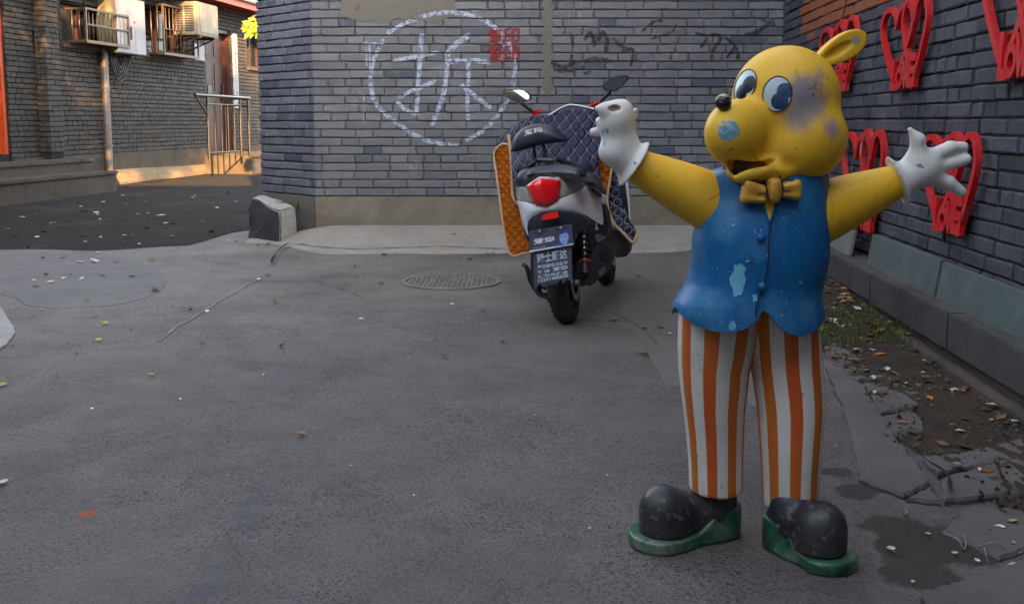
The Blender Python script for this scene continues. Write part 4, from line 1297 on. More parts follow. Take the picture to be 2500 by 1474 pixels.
# ---- paints
def paint_yellow(name, spots=(), blue=(), grime=(), holes=()):
    t = NT(name)
    col = t.mix(t.noise(6, 5), (.80, .43, .018), (.86, .52, .04))
    col = t.mix(t.math('MULTIPLY', t.map(t.noise(3.2, 5), .45, .7), .25), col, (.72, .46, .09))
    for c, r in blue: col = t.mix(t.math('MULTIPLY', t.ball(c, r, .80, .032, 22), .80), col, (.20, .205, .29))
    for c, r in grime: col = t.mix(t.math('MULTIPLY', t.math('MULTIPLY', t.ball(c, r, .8, .02, 30), t.map(t.noise(120, 5, rough=.7), .47, .6)), .8), col, (.05, .028, .012))  # speckled grime with the shade of the mouth corner painted in
    for c, r, k in spots:
        col = t.mix(t.ball(c, r, .10, .022, 55), col, t.mix(t.map(t.noise(75, 6, rough=.7), .44, .58), k, (.40, .43, .44)))
    sp = t.map(t.noise(42, 3, rough=.35), .735, .75)
    col = t.mix(t.math('MULTIPLY', sp, .8), col, (.14, .085, .03))
    run = t.map(t.noise(1, 5, t.scalev(t.pos, (60, 60, 9))), .58, .75)
    col = t.mix(t.math('MULTIPLY', run, .28), col, (.30, .15, .018))
    cr = t.map(t.vor(5.5, t.vmath('ADD', t.pos, (0, 0, 0)), 'DISTANCE_TO_EDGE'), .0, .012, 1, 0)
    col = t.mix(t.math('MULTIPLY', t.math('MULTIPLY', cr, t.map(t.noise(4.3, 5), .55, .62)), .8), col, (.07, .04, .015))
    t.bump(t.math('ADD', t.noise(55, 4), t.math('MULTIPLY', t.noise(14, 3), 1.5)), .10, .004)
    return t.done(col, t.map(t.noise(15, 4), .3, .7, .36, .55), spec=.28)
m_head = paint_yellow('yellow_head_paint',
    spots=[(P(1778, 322, -.16), .025, (.10, .32, .45)), (P(1972, 330, -.17), .012, (.25, .28, .33)), (P(1974, 345, -.17), .009, (.5, .5, .46))],
    blue=[(P(1975, 232, -.125), .072), (P(1962, 268, -.14), .075), (P(1990, 200, -.09), .04), (P(1868, 290, -.18), .035), (P(1845, 268, -.175), .03), (P(2025, 318, -.12), .04)],
    grime=[(P(1885, 388, -.15), .045), (P(1860, 392, -.16), .035), (P(1910, 410, -.15), .03)])  # mouth corner: grime plus painted-in shade
m_yellow = paint_yellow('yellow_arm_paint')
m_ear = paint_yellow('yellow_ear_paint', spots=[(P(2091, 95, -.0), .012, (.30, .36, .42))])
m_mouth = paint_yellow('mouth_paint')
def paint_blue():
    t = NT('blue_vest_paint')
    col = t.mix(t.noise(5, 5), (.004, .085, .25), (.010, .155, .39))
    run = t.map(t.noise(1, 5, t.scalev(t.pos, (42, 42, 5)), .6), .46, .74)
    col = t.mix(t.math('MULTIPLY', run, .45), col, (.006, .045, .155))
    col = t.mix(t.math('MULTIPLY', t.map(t.noise(5.5, 6, rough=.65), .50, .66), .6), col, (.07, .25, .42))
    for px, py, r, f in ((1745, 500, .075, .6), (1722, 470, .05, .6), (1700, 730, .06, .5), (1990, 760, .05, .4)):
        col = t.mix(t.math('MULTIPLY', t.ball(P(px, py, -.15), r*1.3, .9, .03, 20), f*.7), col, (.16, .36, .50))
    # bare patches and scratches where the top coat has gone
    for px, py, r in ((1808, 690, .030), (1812, 668, .022), (1806, 706, .02), (1790, 797, .012), (1848, 731, .011)):
        d = t.vmath('MULTIPLY', t.vmath('SUBTRACT', t.pos, tuple(map(float, P(px, py, -.17)))), (1.7, .25, 1))
        ln = t.math('ADD', t.vmath('LENGTH', d), t.math('MULTIPLY', t.math('SUBTRACT', t.noise(60, 4, rough=.7), .5), .035))
        col = t.mix(t.map(ln, r*.9, r, 1, 0), col, (.14, .44, .60))
    band = t.math('MULTIPLY', t.map(t.vmath('DISTANCE', t.pos, tuple(map(float, P(1880, 660, -.17)))), .03, .17, 1, 0), 1)
    fl = t.map(t.noise(1, 6, t.scalev(t.pos, (46, 46, 95)), .7), .635, .655)
    col = t.mix(t.math('MULTIPLY', fl, t.map(band, .0, .5)), col, (.42, .56, .62))
    fl2 = t.map(t.noise(60, 6, rough=.62), .69, .705)
    col = t.mix(t.math('MULTIPLY', fl2, .85), col, (.40, .58, .66))
    t.bump(t.math('ADD', t.noise(40, 5), t.math('MULTIPLY', t.noise(9, 3), 1.5)), .16, .005)
    return t.done(col, t.map(t.noise(13, 4), .3, .7, .34, .56), spec=.35)
m_vest = paint_blue()
def paint_trousers():
    t = NT('striped_trouser_paint')
    s = t.attr('stripe').outputs['Fac']
    w = t.math('ADD', s, t.math('MULTIPLY', t.math('SUBTRACT', t.noise(9, 2), .5), 2.2))
    saw = t.math('FRACT', t.math('DIVIDE', t.math('ADD', w, 1000*43.0+10.5), 43.0))
    isor = t.map(saw, .482, .492, 1, 0)
    white = t.mix(t.noise(7, 5), (.66, .63, .57), (.78, .76, .70))
    white = t.mix(t.math('MULTIPLY', t.map(t.noise(6, 6, rough=.65), .5, .7), .5), white, (.40, .37, .31))
    seq = t.noise(1, 3, t.scalev(t.pos, (11, 11, 2.2)))
    org = t.mix(t.map(seq, .35, .65), (.60, .10, .018), (.56, .19, .018))
    org = t.mix(t.math('MULTIPLY', t.map(t.noise(1, 3, t.scalev(t.pos, (14, 14, 3))), .57, .68), .8), org, (.36, .20, .03))
    col = t.mix(isor, white, org)
    col = t.mix(t.math('MULTIPLY', t.map(t.noise(38, 5, rough=.65), .64, .70), .7), col, (.15, .12, .10))
    col = t.mix(t.math('MULTIPLY', t.map(t.noise(1, 5, t.scalev(t.pos, (70, 70, 14)), .7), .66, .72), .6), col, (.10, .08, .07))
    t.bump(t.math('ADD', t.noise(45, 4), isor), .15, .003)
    return t.done(col, t.map(t.noise(13, 4), .3, .7, .36, .56), spec=.5)
m_trousers = paint_trousers()
def paint_glove():
    t = NT('white_glove_paint')
    col = t.mix(t.noise(8, 5), (.68, .66, .63), (.78, .765, .74))
    col = t.mix(t.math('MULTIPLY', t.map(t.noise(5, 6), .48, .7), .5), col, (.48, .45, .40))
    col = t.mix(t.math('MULTIPLY', t.map(t.noise(30, 3, rough=.4), .70, .72), .85), col, (.14, .14, .15))
    q = P(1503, 263, -.09)
    d = t.vmath('MULTIPLY', t.vmath('SUBTRACT', t.pos, tuple(map(float, q))), (1, .3, 1.9))
    ln = t.math('ADD', t.vmath('LENGTH', d), t.math('MULTIPLY', t.math('SUBTRACT', t.noise(70, 3), .5), .012))
    col = t.mix(t.map(ln, .016, .019, 1, 0), col, t.mix(t.noise(150, 4), (.06, .045, .03), (.30, .2, .12)))
    for px, py in ((1476, 322), (1475, 335), (1477, 349), (1484, 320)):
        q = P(px, py, -.08)
        d = t.vmath('MULTIPLY', t.vmath('SUBTRACT', t.pos, tuple(map(float, q))), (1.4, .2, .7))
        ln = t.math('ADD', t.vmath('LENGTH', d), t.math('MULTIPLY', t.math('SUBTRACT', t.noise(80, 3), .5), .01))
        col = t.mix(t.map(ln, .006, .008, 1, 0), col, (.15, .40, .52))
    t.bump(t.noise(40, 4), .1, .004)
    return t.done(col, t.map(t.noise(13, 4), .3, .7, .38, .55), spec=.45)
m_glove = paint_glove()
def paint_shoe():
    t = NT('black_shoe_paint')
    col = t.mix(t.noise(9, 5), (.012, .013, .018), (.028, .029, .038))
    col = t.mix(t.math('MULTIPLY', t.map(t.noise(5, 6, rough=.65), .45, .7), .6), col, (.095, .085, .078))
    fl = t.map(t.noise(52, 6, rough=.65), .575, .60)
    near = t.math('ADD', t.ball(P(1612, 1255, -.2), .09, .7), t.ball(P(2030, 1310, -.3), .09, .7))
    col = t.mix(t.math('MULTIPLY', fl, t.math('ADD', t.math('MULTIPLY', near, .9), .12)), col, (.55, .58, .60))
    t.bump(t.noise(35, 5), .2, .004)
    return t.done(col, t.map(t.noise(11, 4), .3, .7, .34, .6), spec=.5)
m_shoe = paint_shoe()
def paint_sole():
    t = NT('green_sole_paint')
    col = t.mix(t.noise(7, 5), (.012, .068, .036), (.035, .13, .07))
    col = t.mix(t.math('MULTIPLY', t.map(t.noise(9, 6, rough=.65), .44, .60), .8), col, (.22, .25, .20))
    col = t.mix(t.math('MULTIPLY', t.map(t.noise(14, 5, rough=.6), .56, .66), .8), col, (.012, .022, .018))
    col = t.mix(t.math('MULTIPLY', t.map(t.noise(20, 4), .66, .70), .7), col, (.12, .30, .42))
    t.bump(t.noise(25, 5), .3, .006)
    return t.done(col, t.map(t.noise(9, 4), .3, .7, .25, .5), spec=.5)
m_sole = paint_sole()
m_bow = simple('ochre_bow_paint', (.62, .33, .035), .42, .3, 9, .2, 60, dirt=(.20, .075, .012), dfac=.7, dscale=12)
m_line = simple('dark_outline_paint', (.018, .012, .009), .5, .2, 9)
def paint_nose():
    t = NT('nose_paint')
    z = t.n('ShaderNodeSeparateXYZ'); t.put(z.inputs[0], t.pos)
    f = t.math('ADD', t.map(z.outputs[2], P(0, 262)[2], P(0, 233)[2]), t.math('MULTIPLY', t.math('SUBTRACT', t.noise(1, 5, t.scalev(t.pos, (30, 60, 120))), .5), 2.2))
    col = t.mix(t.map(f, .62, .72), (.010, .010, .010), t.mix(t.noise(70, 4), (.50, .30, .06), (.42, .38, .30)))
    return t.done(col, .3, spec=.5)
m_nose = paint_nose()
m_eye = simple('eye_white_paint', (.50, .62, .66), .35, .10, 12, .05, 50, dirt=(.52, .56, .54), dfac=.5)
m_pupil = simple('pupil_paint', (.013, .016, .035), .3, .3, 12, dirt=(.05, .07, .12), dfac=.5, dscale=25)
m_pupil2 = simple('faded_blue_pupil_paint', (.022, .055, .15), .35, .5, 14, dirt=(.13, .20, .32), dfac=.7, dscale=16)

# ---- head
hd = thing('head', None, None, P(1915, 270)); hd.parent = fig; hd.location = Vector(P(1915, 270))-Vector(fig.location)
fdir = np.array((-.66, -.75, 0)); ldir = np.array((.75, -.66, 0))
EYE = {}
def eye_frame(px, py, dy, nrm, a, b, tilt):
    c = P(px, py, dy)
    n = Vector(nrm).normalized()
    up = (Vector((0, 0, 1))-n*n.z).normalized(); rt = up.cross(n)
    u2 = up*math.cos(tilt)+rt*math.sin(tilt); r2 = rt*math.cos(tilt)-up*math.sin(tilt)
    return np.array(c), np.array(r2), np.array(u2), np.array(n), a, b
c_cr = P(1918, 242, 0)
MUZ = np.stack([ldir, -fdir, (0, 0, 1)], 1)
def head_base(p):
    d = ellip(p, c_cr, (.127, .125, .126))
    d = smin(d, ellip(p, P(1966, 337, -.050), (.098, .088, .094)), .026)
    d = smin(d, ellip(p, P(1868, 338, .07), (.085, .08, .09)), .045)
    d = smin(d, ellip(p, P(1800, 325, -.085), (.066, .098, .078), MUZ), .034)
    d = smin(d, ellip(p, P(1925, 375, -.03), (.092, .085, .060)), .04)          # jowls, underside
    d = smin(d, ellip(p, P(1820, 421, -.088), (.043, .058, .028)), .02)
    d = smin(d, ellip(p, P(1868, 414, -.062), (.066, .075, .034)), .02)         # lower jaw
    d = smin(d, caps(p, P(1803, 433, -.135), P(1872, 414, -.132), .010, .008), .014)        # lip of the chin
    return d
def raydepth(px, py, fn, d0=-.35):
    """depth offset at which the line of sight through a pixel meets a surface"""
    for k in range(220):
        dy = d0+k*.003
        if fn(P(px, py, dy)[None])[0] < 0: return dy
    return 0.0
def nrm(fn, c, e=.02):
    return np.array([fn((c+np.eye(3)[i]*e)[None])[0]-fn((c-np.eye(3)[i]*e)[None])[0] for i in range(3)])
for nm, px, py, hw, hh, tilt in (('right', 1897, 229, 34, 42, .05), ('left', 1815, 209, 25, 42, .36)):
    cran = lambda p: ellip(p, c_cr, (.127, .125, .126))
    dy = raydepth(px, py, cran)-.002
    n = nrm(cran, P(px, py, dy), .03); n /= np.linalg.norm(n)
    view = P(px, py, dy)-CAM; view /= np.linalg.norm(view)
    cosx = max(.35, abs(np.dot(n[:2]/np.linalg.norm(n[:2]), view[:2]/np.linalg.norm(view[:2]))))
    EYE[nm] = eye_frame(px, py, dy, n, hw*S*.95/cosx, hh*S*.95, tilt)
def groove(p):
    d = np.full(len(p), 9.0)
    for c, r, u, n, a, b in EYE.values():
        q = np.stack([(p-c) @ r, (p-c) @ u, (p-c) @ n], 1)
        d = np.minimum(d, ellip(q, (0, 0, .027), (a*1.20, b*1.18, .040)))
    return d
MP = [tuple(q) for q in catmull([(1776, 393), (1790, 389), (1826, 394), (1862, 394), (1884, 390), (1890, 395), (1876, 404), (1850, 409), (1826, 414), (1808, 421), (1795, 428), (1785, 420), (1778, 405)], 3, True)]
MP = np.array(MP)
def projv(p):
    z = p[:, 2]-H
    f = p[:, 1]*cT-z*sT
    return np.stack([CX+F*p[:, 0]/f, CY-F*(p[:, 1]*sT+z*cT)/f], 1)
def poly_sd(P_, q):
    d = np.full(len(q), 1e9); ins = np.zeros(len(q), bool); n = len(P_)
    for i in range(n):
        a, b = P_[i], P_[i-1]; ab = b-a; t = np.clip(((q-a) @ ab)/(ab @ ab), 0, 1)
        d = np.minimum(d, np.linalg.norm(q-a-t[:, None]*ab, axis=1))
        ins ^= ((a[1] > q[:, 1]) != (b[1] > q[:, 1])) & (q[:, 0] < (b[0]-a[0])*(q[:, 1]-a[1])/(b[1]-a[1]+1e-12)+a[0])
    return np.where(ins, -d, d)*S*.9
mrot_ = np.stack([ldir, -fdir, (0, 0, 1)], 1)
MD = {x: raydepth(x, 404, head_base) for x in (1790, 1830, 1875)}
def head_fn(p):
    d = head_base(p)
    near = (p[:, 1] < FY+.05) & (p[:, 2] < P(0, 370)[2]) & (p[:, 2] > P(0, 450)[2])
    if near.any():                                  # the open mouth, some centimetres deep, shallower at its corner
        q = p[near]; px = projv(q)
        dep = np.interp(px[:, 0], [1780, 1830, 1890], [MD[1790]+.050, MD[1830]+.060, MD[1875]+.022])
        m = np.maximum(poly_sd(MP, px), q[:, 1]-(FY+dep))
        d[near] = smax(d[near], -m, .006)
    # crease beside the mouth
    d = d+.006*np.exp(-((p[:, 0]-P(1888, 392)[0])**2+(p[:, 2]-P(1888, 400)[2])**2)/(.018**2))
    d = smax(d, -groove(p), .005)
    return d
lo, hi = P(1690, 470, -.30), P(2100, 85, .22)
me = sdf_mesh('head_shell', head_fn, (lo[0], lo[1], lo[2]), (hi[0]+.02, hi[1], hi[2]), .0055)
link('head_shell', me, hd, m_head, True)
# back of the mouth: the shade of the cavity is put into its brown colour
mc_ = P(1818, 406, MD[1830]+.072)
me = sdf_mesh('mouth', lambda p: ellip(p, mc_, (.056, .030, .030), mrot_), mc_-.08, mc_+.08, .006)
link('mouth', me, hd, simple('mouth_shade_brown', (.16, .075, .012), .6, .4, 14, dirt=(.03, .015, .008), dfac=.8, dscale=14), True)
# eyes: shallow domes set into the sockets, pupils painted on as two joined discs
for nm, (c, r, u, n, a, b) in EYE.items():
    NA, NR = 64, 22
    def dome(x, y, lift=0.0): return c+r*(x*a)+u*(y*b)+n*(.0060*(1-(x*x+y*y))-.0050+lift)
    v = [dome(0, 0)]; f = []
    for i in range(1, NR+1):
        for k in range(NA):
            t = 2*math.pi*k/NA; v.append(dome(i/NR*math.cos(t), i/NR*math.sin(t)))
    for k in range(NA): f.append((0, 1+k, 1+(k+1) % NA))
    for i in range(NR-1):
        for k in range(NA):
            q = 1+i*NA; f.append((q+k, q+NA+k, q+NA+(k+1) % NA, q+(k+1) % NA))
    e = link('eye', pydata('eye', v, f), hd, m_eye, True)
    if nm == 'right': e['label'] = 'nearer eye with a faded blue pupil'
    else: e['label'] = 'farther eye with a chipped black pupil'
    discs = ((.52, .18, .50), (.22, -.42, .52)) if nm == 'right' else ((.40, .22, .54), (.10, -.46, .54))
    G = 70; v = {}; vv = []; f = []
    def vid(i, j):
        if (i, j) not in v:
            x, y = -1+2*i/G, -1+2*j/G
            v[i, j] = len(vv); vv.append(dome(x, y, .0007))
        return v[i, j]
    for i in range(G):
        for j in range(G):
            x, y = -1+2*(i+.5)/G, -1+2*(j+.5)/G
            if x*x+y*y < .955 and any((x-dx)**2*(a/b)**2*1.0+(y-dy_)**2 < (dr*(.92 if nm == 'right' else .95))**2*1.0 for dx, dy_, dr in discs):
                f.append((vid(i, j), vid(i+1, j), vid(i+1, j+1), vid(i, j+1)))
    pm = link('pupil', pydata('pupil', vv, f), None, m_pupil2 if nm == 'right' else m_pupil, True)
    pm.parent = hd; pm.location = -wpos(hd)
    bm = bmesh.new()
    tube(bm, [dome(1.01*math.cos(t), 1.01*math.sin(t), .001) for t in np.linspace(0, 2*math.pi, 49)], .0012, 6, False)
    bm_obj('eye_outline', bm, hd, m_line, True)
# nose
nd = raydepth(1775, 262, head_base)
nc = P(1766, 250, nd-.004)
me = sdf_mesh('nose', lambda p: ellip(p, nc, (.0185, .018, .019)), nc-.03, nc+.03, .0028)
link('nose', me, hd, m_nose, True)
# ear: a flat paddle with a hollow
ea, eb = P(1985, 158, -.01), P(2098, 93, .01)
ex = (eb-ea)/np.linalg.norm(eb-ea); en = np.array((.10, -.93, -.05)); en -= ex*np.dot(en, ex); en /= np.linalg.norm(en)
ez = np.cross(ex, en); erot = np.stack([ex, en, ez], 1); ec = ea+(eb-ea)*.55; EL = np.linalg.norm(eb-ea)
def ear_fn(p):
    q = (p-ec) @ erot
    w = .030*(1+.25*np.clip(q[:, 0]/(EL*.5), -1, 1))
    r2 = np.sqrt((q[:, 0]/(EL*.56))**2+(q[:, 2]/w)**2)
    d = (r2-1)*.027
    d = smax(d, np.abs(q[:, 1]+0.0)-.0135, .004)
    g = ellip(q, (-.008, .0145, -.001), (EL*.31, .010, .0125))
    return smax(d, -g, .004)
me = sdf_mesh('ear', ear_fn, ec-.1, ec+.1, .003)
link('ear', me, hd, m_ear, True)

# ---- arms
def arm(a, b, ra, rb):
    bm = bmesh.new()
    a, b = np.array(a), np.array(b)
    t = np.linspace(0, 1, 14)
    tube(bm, [a+(b-a)*q for q in t], [ra+(rb-ra)*q+.004*math.sin(q*math.pi) for q in t], 40)
    o = bm_obj('arm', bm, fig, m_yellow, True, 50); return o
arm(P(1790, 520, .0), P(1543, 400, -.015), .080, .039)
arm(P(1950, 540, .0), P(2196, 440, -.015), .083, .0385)
# ---- gloves
def flange(p, c, ax, r0, r1, w):
    """flared cuff: a bell opening away from the hand along ax"""
    q = p-c; h = q @ ax
    rad = np.linalg.norm(q-h[:, None]*ax, axis=1)
    rr = r0+(r1-r0)*np.clip((h+w)/(2*w), 0, 1)**1.6
    return smax(rad-rr, np.abs(h)-w, .006)
wr = P(2203, 438, -.015); axr = P(2150, 458, -.01)-P(2250, 418, -.02); axr /= np.linalg.norm(axr)
def glove_r(p):
    d = ellip(p, P(2252, 408, -.02), (.046, .030, .044))
    d = smin(d, caps(p, P(2206, 437, -.015), P(2250, 412, -.02), .041, .036), .02)
    d = smin(d, caps(p, P(2240, 385, -.025), P(2241, 342, -.03), .023, .0165), .016)
    d = smin(d, caps(p, P(2241, 342, -.03), P(2222, 317, -.03), .0165, .006), .008)
    d = smin(d, caps(p, P(2262, 388, -.02), P(2320, 361, -.02), .020, .0155), .012)
    d = smin(d, caps(p, P(2320, 361, -.02), P(2351, 359, -.015), .0155, .0125), .006)
    d = smin(d, caps(p, P(2275, 412, -.02), P(2357, 389, -.02), .017, .0138), .012)
    d = smin(d, caps(p, P(2262, 430, -.02), P(2316, 446, -.02), .021, .0155), .014)
    d = smin(d, caps(p, P(2316, 446, -.02), P(2346, 468, -.018), .0155, .0128), .008)
    d = smin(d, flange(p, wr, axr, .036, .068, .013), .012)
    return d
me = sdf_mesh('glove', glove_r, P(2150, 530, -.12), P(2400, 295, .09), .0038)
g = link('glove', me, fig, m_glove, True); g['label'] = 'open white glove with spread fingers'
wl = P(1538, 394, -.02); axl = P(1600, 424, -.015)-P(1520, 372, -.02); axl /= np.linalg.norm(axl)
def glove_l(p):
    d = caps(p, P(1527, 378, -.02), P(1503, 310, -.025), .043, .040)
    d = smin(d, ellip(p, P(1508, 288, -.03), (.040, .040, .040)), .02)
    d = smin(d, caps(p, P(1520, 266, -.035), P(1478, 268, -.045), .020, .016), .016)
    d = smin(d, caps(p, P(1478, 268, -.045), P(1459, 265, -.045), .015, .0065), .010)
    d = smin(d, caps(p, P(1485, 296, -.01), P(1466, 298, .0), .014, .0125), .008)
    d = smin(d, caps(p, P(1482, 318, .0), P(1450, 323, .01), .014, .0105), .007)
    d = smin(d, ellip(p, P(1500, 372, -.03), (.038, .035, .034)), .018)
    d = smin(d, flange(p, wl, axl, .038, .066, .013), .014)
    c = P(1503, 263, -.072)
    d = smax(d, -ellip(p, c, (.016, .014, .010)), .004)
    return d
me = sdf_mesh('glove', glove_l, P(1420, 465, -.12), P(1600, 225, .09), .0038)
g = link('glove', me, fig, m_glove, True); g['label'] = 'raised white glove with a chipped hole at its top'
bm = bmesh.new()
tube(bm, catmull([P(1540, 288, .0), P(1548, 272, .0), P(1553, 268, .005), P(1554, 276, .01), P(1548, 290, .01), P(1541, 297, .01)], 5), .0042, 8)
o = bm_obj('thumb_tip', bm, fig, m_glove, True)

# ---- vest: a shell turned from rows measured in the photograph; the two fronts overlap at the buttons
ROWS = [(398, 1840, 1915), (404, 1780, 1975), (411, 1750, 2003), (420, 1735, 2016), (440, 1727, 2018), (470, 1720, 2016), (500, 1714, 2016), (540, 1702, 2017), (580, 1692, 2018), (620, 1690, 2018), (660, 1685, 2012), (690, 1676, 2004), (715, 1660, 2000), (740, 1644, 2003), (765, 1640, 2008), (790, 1643, 2010), (830, 1646, 2010)]
DEP = [.03, .07, .095, .105, .112, .118, .126, .136, .144, .148, .148, .147, .150, .156, .160, .162, .163]
HEMX = [(1644, 745), (1648, 748), (1665, 772), (1700, 796), (1740, 808), (1765, 811), (1792, 811), (1820, 803), (1845, 785), (1860, 764), (1867, 748), (1869, 748), (1876, 765), (1890, 784), (1905, 800), (1930, 815), (1960, 821), (1980, 815), (2003, 795), (2009, 782)]
def lerp(tab, x, j=1):
    for a, b in zip(tab, tab[1:]):
        if a[0] <= x <= b[0]: return a[j]+(b[j]-a[j])*(x-a[0])/(b[0]-a[0]+1e-9)
    return tab[0][j] if x < tab[0][0] else tab[-1][j]
rows = [(y, (a+b)/2, (b-a)/2, d) for (y, a, b), d in zip(ROWS, DEP)]
SEAM = 0.0
def vest_pt(phi, y, grow=0.0):
    cx, hw, dp = lerp(rows, y, 1), lerp(rows, y, 2), lerp(rows, y, 3)
    s, c = math.sin(R(phi)), math.cos(R(phi))
    e = .86                                             # a little squarer than an ellipse
    sx, sy = math.copysign(abs(s)**e, s), math.copysign(abs(c)**e, c)
    dy = -dp*sy
    lift = grow + (.005 if -170 < phi <= SEAM else 0)*ss(470, 560, y)*(1 if phi > SEAM-30 else ss(-120, SEAM-30, phi))
    hwp = hw*S+lift
    p0 = P(cx, y, dy)
    sc = (FY+dy)/FY
    return np.array((P(cx, y, 0)[0]+hwp*sx, FY+dy-lift*sy, p0[2]+(P(cx, y, 0)[2]-p0[2])*.55))
SEAM = min((abs(project(vest_pt(q, 660))[0]-1870), q) for q in np.arange(-30, 40, .25))[1]
def hem_at(ph):
    if abs(ph) > 100: return 768.0
    y = 790.0
    for _ in range(25):
        q = project(vest_pt(ph, y)); y += .5*(lerp(HEMX, q[0])-q[1])
    if abs(ph) > 85: y = y+(768-y)*(abs(ph)-85)/15
    return y
phis = sorted(set(list(np.arange(-180, 180, 3.0))+[SEAM-.2, SEAM+.2, SEAM-1.2, SEAM+1.2]))
NV = 46
def vtop(phi): return 398.0
v, f = [], []
for ph in phis:
    hem = hem_at(ph)
    for k in range(NV):
        t = k/(NV-1); y = 398+(hem-398)*t
        v.append(vest_pt(ph, y))
    y = hem                                             # turned-under hem gives the shell its thickness
    p = vest_pt(ph, y, -.006); v.append(p-np.array((0, 0, .002)))
    p = vest_pt(ph, y-14, -.014); v.append(p)
M_ = NV+2
n = len(phis)
def in_v(ph, y):
    """the open neck"""
    x = vest_pt(ph, y)
    px, py = project(x)
    lx = 1858+(1878-1858)*(py-480)/60; rx = 1898-(1898-1879)*(py-480)/60
    return py < 540 and lx < px < rx and -60 < ph < 60
for i in range(n):
    j = (i+1) % n
    for k in range(M_-1):
        f.append((i*M_+k, j*M_+k, j*M_+k+1, i*M_+k+1))
me = pydata('vest', v, f)
o = link('vest', me, fig, m_vest, True); me.set_sharp_from_angle(angle=R(50))
bm = bmesh.new(); tube(bm, [vest_pt(SEAM, y, .001) for y in np.linspace(515, 748, 24)], .0014, 6); bm_obj('front_seam', bm, fig, m_line, True)
# chest showing in the neck opening: a triangle of body colour, a few millimetres proud of the fold
v, f = [], []
for k in range(13):
    y = 484+(536-484)*k/12
    lx, rx = 1859+(1878-1859)*k/12, 1897-(1897-1879)*k/12
    for s in range(7):
        px = lx+(rx-lx)*s/6
        # depth: same as the vest there
        best = min((abs(project(vest_pt(a, y))[0]-px), a) for a in np.arange(-10, 40, .5))[1]
        v.append(vest_pt(best, y, .0035))
for k in range(12):
    for s in range(6): f.append((k*7+s, k*7+s+1, k*7+s+8, k*7+s+7))
o = link('chest', pydata('chest', v, f), fig, m_yellow, True)
bm = bmesh.new(); tube(bm, [v[k*7]+np.array((0, -.001, 0)) for k in range(13)], .0025, 6); tube(bm, [v[k*7+6]+np.array((0, -.001, 0)) for k in range(13)], .0025, 6)
bm_obj('lapel_edge', bm, fig, m_vest, True)
for (px, py) in ((1858, 570), (1860, 685)):
    y = py; a = min((abs(project(vest_pt(q, y))[0]-px), q) for q in np.arange(-20, 40, .5))[1]
    c = vest_pt(a, y, .004)
    me = sdf_mesh('button', lambda p: ellip(p, c, (.0105, .009, .0105)), c-.02, c+.02, .0025)
    link('button', me, fig, m_vest, True)

# ---- bow tie
def bowdepth(px, py):
    a = min((abs(project(vest_pt(q, py))[0]-px), q) for q in np.arange(-50, 70, 1))[1]
    return vest_pt(a, py)[1]-FY
bd = bowdepth(1885, 480)
B = lambda px, py, dy=0: P(px, py, bd-.012+dy)
bt = thing('bow_tie', None, None, B(1885, 465)); bt.parent = fig; bt.location = Vector(B(1885, 465))-Vector(fig.location)
def wing(c, hx, hz, ang, flip):
    M = np.array(Matrix.Rotation(ang, 3, 'Y'))
    def fn(p):
        q = (p-c) @ M
        z = q[:, 2]*(1-.20*flip*np.clip(q[:, 0]/hx, -1, 1))
        d = rbox(np.stack([q[:, 0], q[:, 1]*1.0, z], 1), (0, 0, 0), (hx, .017, hz), .013)
        return d+.0022*np.sin((z+.01)*260)*np.clip(.5-flip*q[:, 0]/hx*.5, 0, 1)
    return fn
for px, py, hx, hz, ang, fl in ((1841, 471, .030, .0245, .17, -1), (1929, 463, .025, .0215, -.02, 1)):
    c = B(px, py); me = sdf_mesh('wing', wing(c, hx, hz, ang, fl), c-.06, c+.06, .003)
    link('wing', me, bt, m_bow, True)
c = B(1890, 465, -.006); me = sdf_mesh('knot', lambda p: smax(ellip(p, c, (.0195, .021, .038)), np.abs(p[:, 2]-c[2])-.030, .012), c-.06, c+.06, .003)
link('knot', me, bt, m_bow, True)
bm = bmesh.new()
for pl in ([(1872, 436), (1871, 455), (1875, 478), (1880, 492)], [(1908, 438), (1911, 458), (1910, 476), (1904, 491)]):
    tube(bm, catmull([B(x, y, -.0185) for x, y in pl], 5), .0016, 6)
for pl in ([(1848, 462), (1868, 466)], [(1850, 474), (1868, 472)], [(1914, 458), (1932, 454)], [(1916, 466), (1930, 466)]):
    tube(bm, [B(x, y, -.0168) for x, y in pl], .0011, 6)
tube(bm, catmull([B(x, y, -.008) for x, y in ((1868, 440), (1840, 441), (1818, 446), (1817, 458), (1822, 485), (1830, 499), (1850, 490), (1872, 486))], 5), .0016, 6)
tube(bm, catmull([B(x, y, -.008) for x, y in ((1912, 440), (1935, 441), (1953, 444), (1955, 470), (1952, 484), (1930, 482), (1912, 486))], 5), .0016, 6)
bm_obj('painted_outline', bm, bt, m_line, True)

# ---- trousers
LEG = {'L': [(720, 1658, 1850), (800, 1656, 1846), (850, 1655, 1840), (897, 1657, 1829), (947, 1662, 1824), (996, 1668, 1818), (1060, 1676, 1815), (1120, 1681, 1813), (1198, 1684, 1812)],
       'R': [(720, 1828, 1998), (800, 1830, 2000), (850, 1832, 2003), (893, 1834, 2007), (947, 1842, 2011), (996, 1849, 2012), (1069, 1854, 2006), (1143, 1859, 2000), (1228, 1862, 1996)]}
LDY = {'L': .02, 'R': -.02}
def legtab(k):
    T = []
    for y, a, b in LEG[k]:
        dy = LDY[k]*ss(850, 1150, y)
        pa, pb = P(a, y, dy), P(b, y, dy)
        T.append((pa[2], (pa[0]+pb[0])/2, (pb[0]-pa[0])/2*1.0, FY+dy))
    T.sort(); return np.array(T)
LT = {k: legtab(k) for k in 'LR'}
ZH = {'L': P(1748, 1194, .02)[2], 'R': P(1930, 1229, -.02)[2]}
